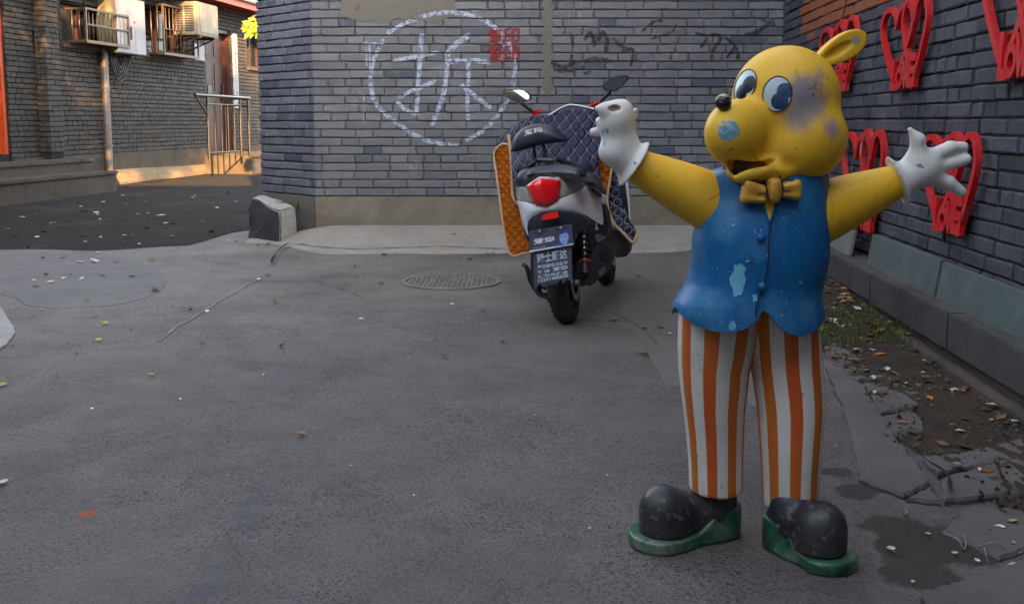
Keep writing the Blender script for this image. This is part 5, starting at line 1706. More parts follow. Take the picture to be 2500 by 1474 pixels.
def legparam(p, k):
    T = LT[k]; z = p[:, 2]
    return np.interp(z, T[:, 0], T[:, 1]), np.interp(z, T[:, 0], T[:, 2]), np.interp(z, T[:, 0], T[:, 3])
ZTOP = P(1830, 735)[2]
def trousers_fn(p):
    ds = []
    for k in 'LR':
        cx, a, cy = legparam(p, k)
        b = a*1.0+.012*np.clip((p[:, 2]-.45)/.2, 0, 1)
        rr = np.sqrt(((p[:, 0]-cx)/a)**2+((p[:, 1]-cy)/b)**2)
        d = (rr-1)*np.minimum(a, b)
        # hem: a slightly thicker rounded edge
        d = smax(d, ZH[k]-p[:, 2]+.04*(p[:, 1]-cy), .008)
        ds.append(d)
    d = smin(ds[0], ds[1], .012)
    return smax(d, p[:, 2]-ZTOP, .01)
lo, hi = P(1630, 1260, -.16), P(2035, 715, .16)
me = sdf_mesh('trousers', trousers_fn, (lo[0], FY-.17, ZH['R']-.03), (hi[0]+.03, FY+.19, ZTOP+.03), .006)
co = np.zeros(len(me.vertices)*3); me.vertices.foreach_get('co', co); co = co.reshape(-1, 3)
st_ = np.zeros(len(co))
xm = np.interp(co[:, 2], [P(0, 1100)[2], P(0, 890)[2], P(0, 800)[2]], [P(1834, 1100)[0], P(1835, 890)[0], P(1836, 800)[0]])
for k, sgn in (('L', -1), ('R', 1)):
    cx, a, cy = legparam(co, k)
    ang = np.degrees(np.arctan2((co[:, 0]-cx)/a, -(co[:, 1]-cy)/a))
    off = 18.5 if k == 'L' else 5.5
    m = (co[:, 0] < xm) if k == 'L' else (co[:, 0] >= xm)
    st_[m] = (ang+off)[m]
at = me.attributes.new('stripe', 'FLOAT', 'POINT'); at.data.foreach_set('value', st_)
link('trousers', me, fig, m_trousers, True)

# ---- shoes with thick soles
def shoe(heel, toe, ank, anky, ballz, lab, ZB):
    heel, toe = np.array(heel), np.array(toe)
    fx = toe-heel; L = np.linalg.norm(fx); fx = fx/L
    fx3 = np.array((fx[0], fx[1], 0)); sd = np.array((-fx[1], fx[0], 0)); up = np.array((0, 0, 1.0))
    O3 = np.array((heel[0], heel[1], 0)); rot = np.stack([fx3, sd, up], 1)
    loc = lambda p: (p-O3) @ rot
    def top_fn(p):
        q = loc(p)
        qz = np.maximum(q[:, 2]-.086, 0); d = (np.sqrt(((q[:, 0]-L+.084)/.061)**2+(q[:, 1]/.062)**2+(qz/.064)**2)-1)*.06
        d = smin(d, caps(q, (L-.10, 0, .06), (.07, 0, .085), .054, .050), .03)
        d = smin(d, caps(q, (.062, 0, .07), (.060, 0, ank), .048, .046), .02)
        return smax(d, .034+.05*np.clip((.115-q[:, 0])/.06, 0, 1)*0-q[:, 2]+.0, .004)
    def sole_fn(p):
        q = loc(p)
        t = q[:, 0]/L
        half = .054+.022*np.clip((t-.25)/.5, 0, 1)
        a1 = np.clip(q[:, 0], .052, L-.072)
        rad = np.where(q[:, 0] < .052, .054, np.where(q[:, 0] > L-.072, .076, half))
        d2 = np.sqrt((q[:, 0]-a1)**2+q[:, 1]**2)-rad
        h = .032+.050*(1-np.clip((q[:, 0]-.075)/.07, 0, 1)**1.2)
        arch = .018*np.exp(-((q[:, 0]-.135)/.03)**2)
        d = smax(d2+arch*.4, np.abs(q[:, 2]-h/2)-h/2, .007)
        dent = ellip(q, (.085, -.065, .05), (.02, .018, .03)); dent2 = ellip(q, (.085, .065, .05), (.02, .018, .03))
        return smax(smax(d, -dent, .012), -dent2, .012)
    c = O3+fx3*L/2
    s = thing('shoe', lab, None, tuple(O3)); s.parent = fig; s.location = Vector(O3)-Vector(fig.location)
    me = sdf_mesh('upper', top_fn, c-np.array((L/2+.08, L/2+.08, -.0)), c+np.array((L/2+.08, L/2+.08, .24)), .005)
    for v_ in me.vertices: v_.co.z += ZB
    link('upper', me, s, m_shoe, True)
    me = sdf_mesh('sole', sole_fn, c-np.array((L/2+.09, L/2+.09, .02)), c+np.array((L/2+.09, L/2+.09, .13)), .005)
    for v_ in me.vertices: v_.co.z += ZB
    link('sole', me, s, m_sole, True)
def gxy(px, py): return onZ(px, py, 0)[:2]
shoe(gxy(1806, 1308)+np.array((-.0, .035)), gxy(1550, 1352)+np.array((0, .035)), .135, 0, 0, 'shoe pointing to the left of the photo', .0)
shoe(gxy(1862, 1340)+np.array((.024, .052)), gxy(2086, 1412)+np.array((-.002, .022)), .118, 0, 0, 'shoe pointing to the right of the photo', .0)
# ================================================================ THE SCOOTER
m_wplastic = simple('pearl_white_plastic', (.84, .86, .90), .22, .05, 6, .0, 40, dirt=(.50, .49, .47), dfac=.35, Coat_Weight=.4)
m_bplastic = simple('black_plastic', (.018, .019, .023), .42, .25, 10, .08, 160, dirt=(.07, .065, .06), dfac=.5, dscale=9)
m_bplastic2 = simple('blue_black_plastic', (.022, .026, .038), .38, .25, 10, .08, 160, dirt=(.08, .08, .085), dfac=.45, dscale=9)
m_rubber = simple('tyre_rubber', (.020, .019, .019), .8, .3, 20, .3, 120, dirt=(.085, .072, .06), dfac=.65, dscale=12)
m_vinyl = simple('navy_vinyl', (.017, .022, .042), .38, .2, 7, .06, 140, dirt=(.05, .055, .07), dfac=.5)
m_alu = simple('grey_metal', (.42, .42, .43), .35, .15, 20, .05, 90, metal=1.0)
m_ring = simple('orange_ring', (.45, .05, .02), .4, .2, 9)
m_ribbon = simple('red_ribbon', (.55, .01, .025), .6, .2, 40, .2, 90)
m_trim = simple('cream_piping', (.52, .36, .19), .85, .25, 60, .7, 300)
m_plate = simple('dark_blue_plate', (.06, .075, .12), .35, .1, 8, Coat_Weight=.2)
m_white_print = simple('white_print', (.78, .78, .80), .5, .06, 20)
m_flap = simple('mud_flap', (.07, .082, .12), .5, .15, 14, .05, 90, dirt=(.09, .085, .085), dfac=.4)
m_print2 = simple('pale_blue_print', (.60, .68, .82), .5, .12, 30)
def lens(name, c, rough=.12, trans=.0):
    t = NT(name)
    lines = t.n('ShaderNodeTexWave'); t.put(lines.inputs['Vector'], t.pos); lines.bands_direction = 'Z'
    lines.inputs['Scale'].default_value = 48; lines.inputs['Distortion'].default_value = .4
    col = t.mix(lines.outputs['Fac'], mul(c, .75), mul(c, 1.2))
    t.bump(lines.outputs['Fac'], .25, .002)
    return t.done(col, rough, spec=.6, Coat_Weight=1.0, Coat_Roughness=.04)
m_red_lens = lens('red_lens', (.92, .006, .010))
m_clear_lens = lens('clear_lens', (.42, .42, .40))
def mirror_mat():
    t = NT('mirror_glass'); return t.done((.80, .83, .86), .015, 1.0)
m_mirror = mirror_mat()
def quilt_mat(name, c1, c2, line, shiny):
    t = NT(name)
    st = t.attr('stitch').outputs['Fac']
    col = t.mix(t.noise(22, 5), c1, c2)
    col = t.mix(t.math('MULTIPLY', st, .95), col, line)
    t.bump(t.math('ADD', t.noise(70, 4), t.math('MULTIPLY', t.noise(22, 3, dist=1.5), 1.6)), .55 if shiny else .8, .006)
    return t.done(col, .42 if shiny else .9, spec=.22 if shiny else .08)
m_quilt = quilt_mat('navy_quilt', (.006, .007, .026), (.012, .013, .045), (.18, .18, .215), True)
m_lining = quilt_mat('orange_lining', (.33, .085, .008), (.42, .12, .014), (.25, .062, .008), False)

LEAN, YAW = R(-7.5), R(-14.5)
SM = Matrix.Translation(Vector((*onZ(1387, 786, 0)[:2], 0))) @ Matrix.Rotation(YAW, 4, 'Z') @ Matrix.Rotation(LEAN, 4, 'Y')
SMI = SM.inverted()
def W(x, y, z): return np.array(SM @ Vector((x, y, z)))
SR = np.array(SM.to_3x3())
camL = np.array(SMI @ Vector(CAM))
def LS(px, py, y0, k=0.0, m=0.0, x0=0.0, z0=.7, a=0.0):
    """where the line of sight meets the surface y = y0 + k (x-x0)^2 + a (x-x0) + m (z-z0) of the scooter (local coordinates)"""
    d = SR.T @ ray(px, py)
    t = (y0-camL[1])/d[1]
    for _ in range(25):
        p = camL+d*t
        tgt = y0+k*(p[0]-x0)**2+a*(p[0]-x0)+m*(p[2]-z0)
        t += .6*(tgt-p[1])/d[1]
    return camL+d*t
sct = thing('scooter', 'white electric scooter seen from behind, leaning on its stand, with a red tail light', 'scooter', W(0, 0, 0))
def rot2w(bm):
    bmesh.ops.transform(bm, matrix=SM, verts=bm.verts)
def sobj(name, bm, mat, parent=None, smooth=True, sharp=40):
    rot2w(bm); return bm_obj(name, bm, parent or sct, mat, smooth, sharp)
def loc_mesh(me):
    me.transform(SM); me.update(); return me
def panel(name, poly, surf, thick, mat, parent=None, bulge=0.0, cuts=2, smooth=True, back=True):
    """a moulded panel: outline as seen in the photograph, lying on a curved surface of the scooter, with real thickness"""
    bm = bmesh.new()
    vs = [bm.verts.new((x, y, 0)) for x, y in poly]
    f = bm.faces.new(vs)
    bmesh.ops.triangulate(bm, faces=[f])
    for _ in range(cuts):
        bmesh.ops.subdivide_edges(bm, edges=bm.edges[:], cuts=1, use_grid_fill=True)
        bmesh.ops.triangulate(bm, faces=[q for q in bm.faces if len(q.verts) > 3])
    bd = {v for e in bm.edges if e.is_boundary for v in e.verts}
    pts = np.array([(v.co.x, v.co.y) for v in bd])
    for v in bm.verts:
        px, py = v.co.x, v.co.y
        p = LS(px, py, **surf)
        if bulge and v not in bd:
            dm = np.min(np.hypot(pts[:, 0]-px, pts[:, 1]-py))
            p[1] -= bulge*(1-math.exp(-dm/8))
        v.co = Vector(p)
    if back:
        r = bmesh.ops.extrude_face_region(bm, geom=bm.faces[:])
        for v in r['geom']:
            if isinstance(v, bmesh.types.BMVert): v.co.y += thick
    return sobj(name, bm, mat, parent, smooth, 35)

# ---- wheels
def wheel(cy, name, steer=0.0, R_=.205, wd=.052):
    w = bpy.data.objects.new(name, None); COL.objects.link(w); w.parent = sct
    w.location = Vector(W(0, cy, R_))-Vector(sct.location)
    prof = []
    for k in range(28):
        t = 2*math.pi*k/28
        prof.append((R_-.052+.052*math.cos(t)*(1.0 if math.cos(t) > 0 else .7), wd*math.sin(t)*1.0))
    bm = bmesh.new(); lathe(bm, prof, (0, cy, R_), (1, 0, 0), 56)
    # tread: slanted blocks round the crown
    for i in range(30):
        a = 2*math.pi*i/30
        for s in (-1, 1):
            for (hx, wx) in ((.016, .026), (.038, .018)):
                m = Matrix.Translation((0, cy, R_)) @ Matrix.Rotation(a+s*.05, 4, 'X') @ Matrix.Translation((s*hx, 0, math.sqrt(max(.0, 1-(hx/wd)**2))*.052+R_-.0535)) @ Matrix.Rotation(s*hx/wd*.9, 4, 'Y') @ Matrix.Rotation(s*.5, 4, 'Z')
                bmesh.ops.create_cube(bm, size=1, matrix=m @ Matrix.Diagonal((wx, .022, .008, 1)))
    sobj('tyre', bm, m_rubber, w, True, 40)
    bm = bmesh.new(); lathe(bm, [(.128, -.035), (.118, -.03), (.10, -.012), (.04, -.02), (.04, .02), (.10, .012), (.118, .03), (.128, .035)], (0, cy, R_), (1, 0, 0), 40)
    sobj('rim', bm, m_bplastic, w)
    bm = bmesh.new(); lathe(bm, [(.062, .060), (.095, .060), (.095, .064), (.062, .064)], (0, cy, R_), (1, 0, 0), 40)
    sobj('brake_disc', bm, m_alu, w)
    bm = bmesh.new(); lathe(bm, [(.0, -.09), (.025, -.09), (.025, .09), (.0, .09)], (0, cy, R_), (1, 0, 0), 16, False)
    sobj('hub', bm, m_alu, w)
wheel(0, 'rear_wheel'); wheel(1.30, 'front_wheel')
# ---- dark inner body, floor, leg shield, fork and steering
def body_fn(p):
    d = rbox(p, (0, .12, .58), (.135, .33, .13), .05)
    d = smin(d, rbox(p, (0, .28, .42), (.13, .14, .14), .05), .05)
    d = smin(d, rbox(p, (0, .70, .315), (.155, .30, .045), .03), .06)
    wheelroom = caps(p, (-.3, 0, .205), (.3, 0, .205), .25)
    d = smax(d, -wheelroom, .02)
    return d
link('inner_body', loc_mesh(sdf_mesh('inner_body', body_fn, (-.25, -.3, .2), (.25, 1.1, .8), .012)), sct, m_bplastic, True)
def seat_fn(p):
    d = rbox(p, (0, .20, .755), (.13, .36, .055), .045)
    return d+.012*np.cos(np.clip((p[:, 1]-.25)*8, -3, 3))-.012
link('seat', loc_mesh(sdf_mesh('seat', seat_fn, (-.2, -.25, .65), (.2, .65, .86), .009)), sct, m_vinyl, True)
bm = bmesh.new()
for s in (-1, 1): tube(bm, [(s*.085, 1.30, .205), (s*.085, 1.19, .55), (s*.05, 1.12, .62)], .022, 10)
tube(bm, [(0, 1.14, .55), (0, .98, 1.0)], .03, 12)
sobj('fork', bm, m_bplastic)
bm = bmesh.new(); tube(bm, [(-.34, .83, 1.0), (-.16, .93, 1.03), (0, .96, 1.02), (.16, .93, 1.03), (.34, .83, 1.0)], .016, 10); sobj('handlebar', bm, m_bplastic)
for s in (-1, 1):
    bm = bmesh.new(); tube(bm, [(s*.35, .825, 1.0), (s*.245, .88, 1.015)], .02, 12); sobj('grip', bm, m_rubber)
def shield_fn(p):
    q = p.copy(); yb = 1.12-.20*(p[:, 2]-.5)+1.6*p[:, 0]**2*-1
    d = np.abs(p[:, 1]-yb)-.03
    w = .20+.06*np.sin(np.clip((p[:, 2]-.25)/.75, 0, 1)*math.pi)
    d = smax(d, np.abs(p[:, 0])-w, .03)
    return smax(d, np.abs(p[:, 2]-.64)-.38, .04)
link('front_fairing', loc_mesh(sdf_mesh('front_fairing', shield_fn, (-.35, .7, .2), (.35, 1.35, 1.1), .014)), sct, m_wplastic, True)
bm = bmesh.new()
pts = []
for k in range(13):
    a = R(20+k*12)
    pts.append((1.30-.25*math.cos(a), .205+.25*math.sin(a)))
for s in (-1, 1): pass
va = [[bm.verts.new((x, y, z)) for x in (-.07, -.05, 0, .05, .07)] for y, z in pts]
for i in range(12):
    for j in range(4): bm.faces.new((va[i][j], va[i][j+1], va[i+1][j+1], va[i+1][j]))
bmesh.ops.solidify(bm, geom=bm.faces[:], thickness=.006)
sobj('front_mudguard', bm, m_bplastic)

# ---- tail: white shell, lamps
TS = dict(y0=-.31, k=7.5, m=-.10, z0=.66)
panel('rear_fairing', [(1261, 490), (1268, 512), (1272, 530), (1276, 555), (1290, 577), (1287, 556), (1290, 540), (1300, 530), (1321, 519), (1343, 516), (1365, 515), (1397, 517), (1432, 527), (1452, 539), (1468, 549), (1481, 547), (1479, 525), (1475, 505), (1472, 481), (1463, 466), (1451, 456), (1434, 449), (1420, 462), (1395, 474), (1370, 484), (1343, 501), (1335, 504), (1322, 502), (1302, 499), (1280, 493)], TS, .10, m_wplastic, bulge=.018, cuts=3)
panel('upper_trim', [(1284, 454), (1300, 441), (1316, 432), (1348, 434), (1372, 431), (1400, 434), (1428, 444), (1446, 455), (1434, 451), (1410, 441), (1372, 438), (1340, 438), (1316, 438), (1300, 446), (1288, 457)], dict(TS, y0=-.30), .05, m_wplastic, bulge=.006)
panel('tail_light', [(1286, 455), (1300, 445), (1318, 437), (1340, 438), (1366, 441), (1367, 452), (1366, 470), (1363, 487), (1350, 495), (1336, 502), (1318, 500), (1301, 497), (1294, 478)], dict(TS, y0=-.335), .05, m_red_lens, bulge=.020, cuts=3)
panel('turn_signal', [(1259, 457), (1285, 456), (1293, 478), (1300, 496), (1282, 492), (1263, 488), (1259, 470)], dict(TS, y0=-.305), .05, m_clear_lens, bulge=.012)
panel('turn_signal', [(1369, 441), (1372, 434), (1395, 436), (1415, 441), (1433, 451), (1420, 460), (1395, 472), (1368, 482), (1369, 460)], dict(TS, y0=-.305), .05, m_clear_lens, bulge=.012)
bd_ = panel('badge', [(1444, 461), (1450, 460), (1468, 473), (1469, 482), (1462, 481), (1446, 470)], dict(TS, y0=-.345), .012, m_bplastic, bulge=.002, cuts=1)
def bil(quad, u, v):
    a, b, c, d = [np.array(q, float) for q in quad]          # left-top, right-top, right-bottom, left-bottom
    return (a*(1-u)+b*u)*(1-v)+(d*(1-u)+c*u)*v
def stext(body, quad, surf, mat, parent, name='lettering', off=.0, shear=0.0):
    v, f = text_mesh(body, 1.0, off, shear)
    lo, hi = v.min(0), v.max(0)
    P_ = []
    for p in v:
        px = bil(quad, (p[0]-lo[0])/(hi[0]-lo[0]), 1-(p[1]-lo[1])/(hi[1]-lo[1]))
        q = LS(px[0], px[1], **surf); P_.append(W(*q))
    return link(name, pydata(name, P_, f), parent, mat)
stext('aima', [(1448, 463), (1466, 473), (1466, 480), (1449, 470)], dict(TS, y0=-.352), m_alu, sct, off=.01)
# rear valance, reflector
panel('rear_valance', [(1290, 545), (1298, 532), (1320, 520), (1343, 517), (1365, 516), (1397, 518), (1425, 527), (1438, 545), (1430, 560), (1408, 570), (1398, 600), (1380, 640), (1320, 640), (1296, 600), (1292, 570)], dict(y0=-.285, k=2, m=-.25, z0=.5), .05, m_bplastic2, bulge=.01, cuts=2)
panel('reflector_frame', [(1317, 524), (1341, 517), (1364, 514), (1367, 532), (1350, 538), (1322, 542)], dict(y0=-.315, m=0), .03, m_bplastic, cuts=1)
panel('rear_reflector', [(1322, 526), (1341, 519), (1362, 516), (1364, 530), (1350, 534), (1324, 538)], dict(y0=-.325, m=0), .012, m_red_lens, cuts=1)
# number plate with advertising print
PQ = [(1292, 564), (1396, 547), (1399, 594), (1293, 613)]
PSF = dict(y0=-.345)
npl = panel('number_plate', [(1295, 564), (1393, 547), (1397, 550), (1399, 594), (1293, 612), (1292, 567)], PSF, .004, m_plate, cuts=1, smooth=False)
panel('plate_edge', [(1293, 612), (1399, 593), (1400, 597), (1293, 616)], PSF, .005, m_white_print, npl, cuts=0, smooth=False)
PF = dict(y0=-.3465)
stext('爱玛', [(1302, 584), (1354, 576), (1355, 589), (1303, 598)], PF, m_white_print, npl, off=.03)
stext('爱的玛力 · 为爱而生', [(1302, 605), (1333, 600), (1333, 602.5), (1302, 607.5)], PF, m_white_print, npl)
m_skin = simple('pale_blue_portrait_print', (.30, .42, .80), .5, .12, 60)
m_hair = simple('dark_blue_portrait_print', (.055, .06, .34), .5, .15, 60)
m_shirt = simple('mid_blue_portrait_print', (.04, .17, .55), .5, .2, 40)
def flat(name, pts, surf, mat, parent):
    v = [W(*LS(x, y, **surf)) for x, y in pts]
    return link(name, pydata(name, v, [list(range(len(v)))]), parent, mat)
cv = lambda pts: [tuple(p) for p in catmull(pts, 5, True)]
flat('portrait_print', cv([(1345, 602), (1350, 599), (1366, 596), (1372, 593), (1384, 591), (1393, 593), (1397, 594), (1370, 600)]), dict(y0=-.3462), m_shirt, npl)
flat('portrait_print', cv([(1366, 577), (1368, 569), (1376, 566), (1386, 567), (1389, 576), (1386, 588), (1382, 597), (1376, 596), (1369, 592), (1366, 585)]), dict(y0=-.3465), m_skin, npl)
flat('portrait_print', cv([(1365, 574), (1365, 566), (1373, 560), (1384, 561), (1390, 567), (1389, 577), (1386, 573), (1383, 568), (1374, 571), (1368, 573)]), dict(y0=-.3468), m_hair, npl)
flat('portrait_print', [(1369, 578), (1374, 577), (1374, 579), (1369, 580)], dict(y0=-.3468), m_hair, npl); flat('portrait_print', [(1378, 576.5), (1383, 576), (1383, 578), (1378, 578.5)], dict(y0=-.3468), m_hair, npl); flat('portrait_print', [(1372, 589), (1378, 588), (1378, 589.5), (1372, 590.5)], dict(y0=-.3468), m_hair, npl)
for x, y in ((1318, 565), (1370, 557)):
    c = LS(x, y, -.349); bm = bmesh.new(); lathe(bm, [(0, 0), (.010, 0), (.008, -.006), (.0, -.008)], c, (0, 1, 0), 14, False); sobj('bolt', bm, m_alu, npl)
    bm = bmesh.new(); a = LS(x-17, y+3.5, -.3475); b = LS(x+17, y-3.5, -.3475); tube(bm, [a, b], .0016, 6); sobj('plate_slot', bm, m_black, npl)
# saw-toothed mud flap with the shop's lettering
FQ = [(1303, 614), (1395, 600), (1398, 690), (1305, 706)]
FS = dict(y0=-.325, m=-.05, z0=.4)
fl = panel('mud_flap', [(1302, 606), (1395, 592), (1396, 640), (1398, 688), (1389, 684), (1384, 680), (1376, 693), (1368, 682), (1359, 694), (1350, 684), (1341, 697), (1333, 687), (1326, 702), (1318, 692), (1305, 708), (1303, 660)], FS, .006, m_flap, cuts=1, smooth=False)
LF = dict(FS, y0=-.3275)
for body, q, off in (('骑士顺达', [(1309, 620), (1384, 607), (1385, 631), (1312, 645)], .028), ('星恒锂电池驱动', [(1312, 648), (1386, 636), (1386, 645), (1312, 658)], .018),
                     ('雅迪', [(1312, 661), (1343, 656), (1343, 664), (1312, 669)], .022), ('爱玛', [(1349, 653), (1386, 647), (1387, 657), (1349, 663)], .03), ('赵登禹路店', [(1313, 672), (1386, 660), (1387, 669), (1313, 680)], .018),
                     ('13241488606', [(1313, 682), (1387, 668), (1388, 676), (1314, 690)], .022)):
    stext(body, q, LF, m_print2, fl, off=off)
# ---- shock absorbers, gear case, swing arm
for s in (1, -1):
    t0, t1 = Vector((s*.125, -.02, .26)), Vector((s*.13, .09, .52))
    sh = bpy.data.objects.new('shock_absorber', None); COL.objects.link(sh); sh.parent = sct; sh.location = Vector(W(*t0))-Vector(sct.location)
    bm = bmesh.new(); tube(bm, [t0, t1], .014, 10); sobj('rod', bm, m_alu, sh)
    ax = (t1-t0).normalized(); u = ax.orthogonal().normalized(); w = ax.cross(u); n = 90
    bm = bmesh.new(); tube(bm, [t0+(t1-t0)*(.22+.66*k/n)+(u*math.cos(k*.42)+w*math.sin(k*.42))*.028 for k in range(n)], .0065, 6); sobj('spring', bm, m_bplastic, sh)
    bm = bmesh.new(); lathe(bm, [(.0, -.006), (.035, -.006), (.035, .006), (0, .006)], t0+(t1-t0)*.20, ax, 18, False); sobj('collar', bm, m_ring, sh)
    bm = bmesh.new(); lathe(bm, [(.0, -.045), (.027, -.045), (.027, .02), (0, .02)], t0+(t1-t0)*.12, ax, 16, False); sobj('body', bm, m_bplastic2, sh)
bm = bmesh.new()
for s in (1, -1): tube(bm, [(s*.10, 0, .205), (s*.10, .25, .24), (s*.09, .36, .30)], .025, 10)
sobj('swing_arm', bm, m_bplastic)
cs = thing('gear_case', None, None, W(.17, .2, .25)); cs.parent = sct; cs.location = Vector(W(.17, .2, .25))-Vector(sct.location)
CSF = dict(y0=.06, a=1.6, x0=.16)
panel('cover', [(1427, 632), (1443, 626), (1460, 592), (1466, 590), (1494, 612), (1496, 622), (1493, 640), (1474, 672), (1442, 699), (1432, 697), (1427, 660)], CSF, .11, m_bplastic2, cs, bulge=.02, cuts=2)
panel('badge', [(1460, 662), (1476, 648), (1478, 662), (1464, 676)], dict(CSF, y0=.022), .01, m_alu, cs, cuts=0, smooth=False)
for k in range(3):
    panel('vent', [(1463+k*5, 612+k*3), (1466+k*5, 611+k*3), (1473+k*5, 632+k*3), (1470+k*5, 633+k*3)], dict(CSF, y0=.026), .01, m_black, cs, cuts=0, smooth=False)
panel('cable_cover', [(1398, 640), (1425, 634), (1427, 676), (1400, 680)], dict(y0=-.02), .08, m_bplastic, bulge=.012, cuts=2)
# dark lower fairing on the right side and the running board edge
panel('side_fairing', [(1476, 560), (1482, 549), (1488, 560), (1514, 562), (1518, 575), (1537, 600), (1535, 618), (1528, 627), (1506, 629), (1492, 610), (1480, 590)], dict(y0=.55, a=1.2, x0=.2), .12, m_bplastic, bulge=.02, cuts=2)
panel('side_fairing', [(1462, 480), (1473, 500), (1481, 520), (1485, 548), (1483, 575), (1470, 575), (1458, 552), (1480, 548), (1474, 505)], dict(y0=.05, a=1.0, x0=.18), .10, m_bplastic, cuts=1)
# leg shield seen past the blanket: dark inside, white rim
panel('leg_shield', [(1509, 462), (1514, 448), (1526, 443), (1532, 490), (1537, 545), (1526, 540), (1514, 516)], dict(y0=.92), .04, m_bplastic2, cuts=1)
bm = bmesh.new(); tube(bm, catmull([LS(x, y, .93) for x, y in ((1526, 442), (1531, 470), (1535, 505), (1538, 546))], 4), .006, 8); sobj('shield_rim', bm, m_wplastic)
# stand and foot pegs
bm = bmesh.new(); tube(bm, catmull([LS(x, y, .12) for x, y in ((1275, 646), (1284, 650), (1290, 668), (1298, 692), (1318, 712))], 4), [.012]*4+[.013]*13, 8)
sobj('side_stand', bm, m_bplastic)
bm = bmesh.new(); tube(bm, [LS(1300, 700, .1), LS(1322, 722, .1), LS(1346, 728, .1)], .011, 8); tube(bm, [LS(1330, 716, .1), LS(1345, 738, .1)], .012, 8); sobj('centre_stand', bm, m_bplastic)
panel('left_mudguard', [(1296, 618), (1304, 615), (1306, 700), (1318, 716), (1340, 724), (1330, 730), (1312, 722), (1300, 705), (1294, 665)], dict(y0=-.05), .05, m_bplastic2, cuts=1)
# ---- grab rail and backrest
bm = bmesh.new()
def bar(pts, w=.011): tube(bm, catmull(pts, 4), w, 8)
bar([LS(1264, 440, -.02), LS(1278, 416, -.05), LS(1296, 404, -.08), LS(1312, 392, -.12)], .013)
bar([LS(1312, 390, -.12), LS(1330, 391, -.12), LS(1352, 392, -.12)], .013)
bar([LS(1358, 388, -.12), LS(1372, 393, -.10), LS(1400, 405, -.07), LS(1425, 420, -.03), LS(1446, 440, .0), LS(1456, 455, .02)], .014)
bar([LS(1312, 395, -.11), LS(1316, 428, -.15)], .010); bar([LS(1350, 396, -.11), LS(1352, 428, -.15)], .010)
sobj('grab_rail', bm, m_bplastic)
bk = panel('backrest', cv([(1249, 366), (1252, 346), (1262, 326), (1280, 311), (1304, 303), (1330, 304), (1352, 312), (1370, 327), (1382, 342), (1372, 347), (1345, 350), (1310, 356), (1276, 366), (1256, 371)]), dict(y0=-.02, k=.9, x0=-.10, m=.1, z0=.95), .07, m_vinyl, bulge=.035, cuts=3)
stext('爱玛', [(1280, 318), (1323, 310), (1324, 322), (1281, 332)], dict(y0=-.062, k=.9, x0=-.10, m=.1, z0=.95), m_white_print, bk, off=.02)
bm = bmesh.new(); tube(bm, [LS(1303, 355, .02), LS(1308, 405, .02)], .009, 8); tube(bm, [LS(1326, 352, .02), LS(1338, 405, .02)], .009, 8); sobj('backrest_stay', bm, m_bplastic)
panel('seat_back', cv([(1286, 432), (1300, 412), (1340, 404), (1380, 404), (1412, 414), (1422, 430), (1400, 440), (1340, 438)]), dict(y0=-.20), .10, m_vinyl, bulge=.03, cuts=2)
panel('side_cover', [(1258, 440), (1262, 415), (1274, 398), (1290, 404), (1282, 430), (1284, 452), (1262, 456)], dict(y0=-.10), .10, m_bplastic, bulge=.01, cuts=2)
panel('side_cover', [(1430, 420), (1444, 428), (1460, 448), (1474, 476), (1466, 470), (1450, 456), (1432, 448), (1420, 440)], dict(y0=-.06), .10, m_bplastic, bulge=.01, cuts=2)
panel('top_cover', [(1286, 440), (1310, 424), (1350, 420), (1400, 424), (1440, 445), (1420, 446), (1372, 434), (1316, 434)], dict(y0=-.24), .12, m_bplastic, cuts=1)
# ---- screen and mirrors
panel('screen', [(1330, 288), (1352, 274), (1385, 258), (1412, 259), (1446, 266), (1470, 272), (1474, 292), (1440, 300), (1380, 300)], dict(y0=.97, m=.1, z0=1.1), .012, m_plate, cuts=1)
bm = bmesh.new(); tube(bm, catmull([LS(x, y, .965, m=.1, z0=1.1) for x, y in ((1328, 289), (1352, 274), (1385, 257), (1412, 258), (1446, 265), (1474, 273))], 4), .0045, 8); sobj('screen_rim', bm, m_wplastic)
def mirror(poly, surf, stem, rib, rm):
    mo = bpy.data.objects.new('mirror', None); COL.objects.link(mo); mo.parent = sct
    c = W(*LS(*np.mean(poly, 0), **surf)); mo.location = Vector(c)-Vector(sct.location)
    panel('mirror_shell', poly, surf, .03, m_bplastic, mo, cuts=1)
    cx, cy = np.mean(poly, 0)
    inn = [(cx+(x-cx)*.90, cy+(y-cy)*.86) for x, y in poly]
    s2 = dict(surf); s2['y0'] -= .002
    panel('mirror_glass', inn, s2, .0015, m_mirror, mo, cuts=0, smooth=False)
    bm = bmesh.new(); tube(bm, [LS(*stem[0], surf['y0']+.02), LS(*stem[1], surf['y0']+.06)], .009, 10); sobj('mirror_stem', bm, m_bplastic, mo)
    r = random.Random(rm); bm = bmesh.new()
    c = Vector(LS(*rib, surf['y0']+.05))
    for k in range(9):
        q = c+Vector((r.uniform(-.02, .02), r.uniform(-.01, .01), r.uniform(-.012, .012)))
        e = q+Vector((r.uniform(-.03, .03), r.uniform(-.02, .01), r.uniform(-.025, .02)))
        tube(bm, [q, (q+e)/2+Vector((0, -.008, .006)), e], [.009, .011, .004], 6)
    sobj('ribbon', bm, m_ribbon, mo)
mirror([(1226, 224), (1234, 221), (1252, 218.5), (1268, 218.5), (1279, 220), (1288, 227), (1295, 235), (1294, 243), (1284, 248), (1270, 253), (1256, 249), (1240, 241), (1229, 233)], dict(y0=.80, m=.228, z0=1.2, a=-.12), ((1270, 251), (1303, 276)), (1311, 279), 3)
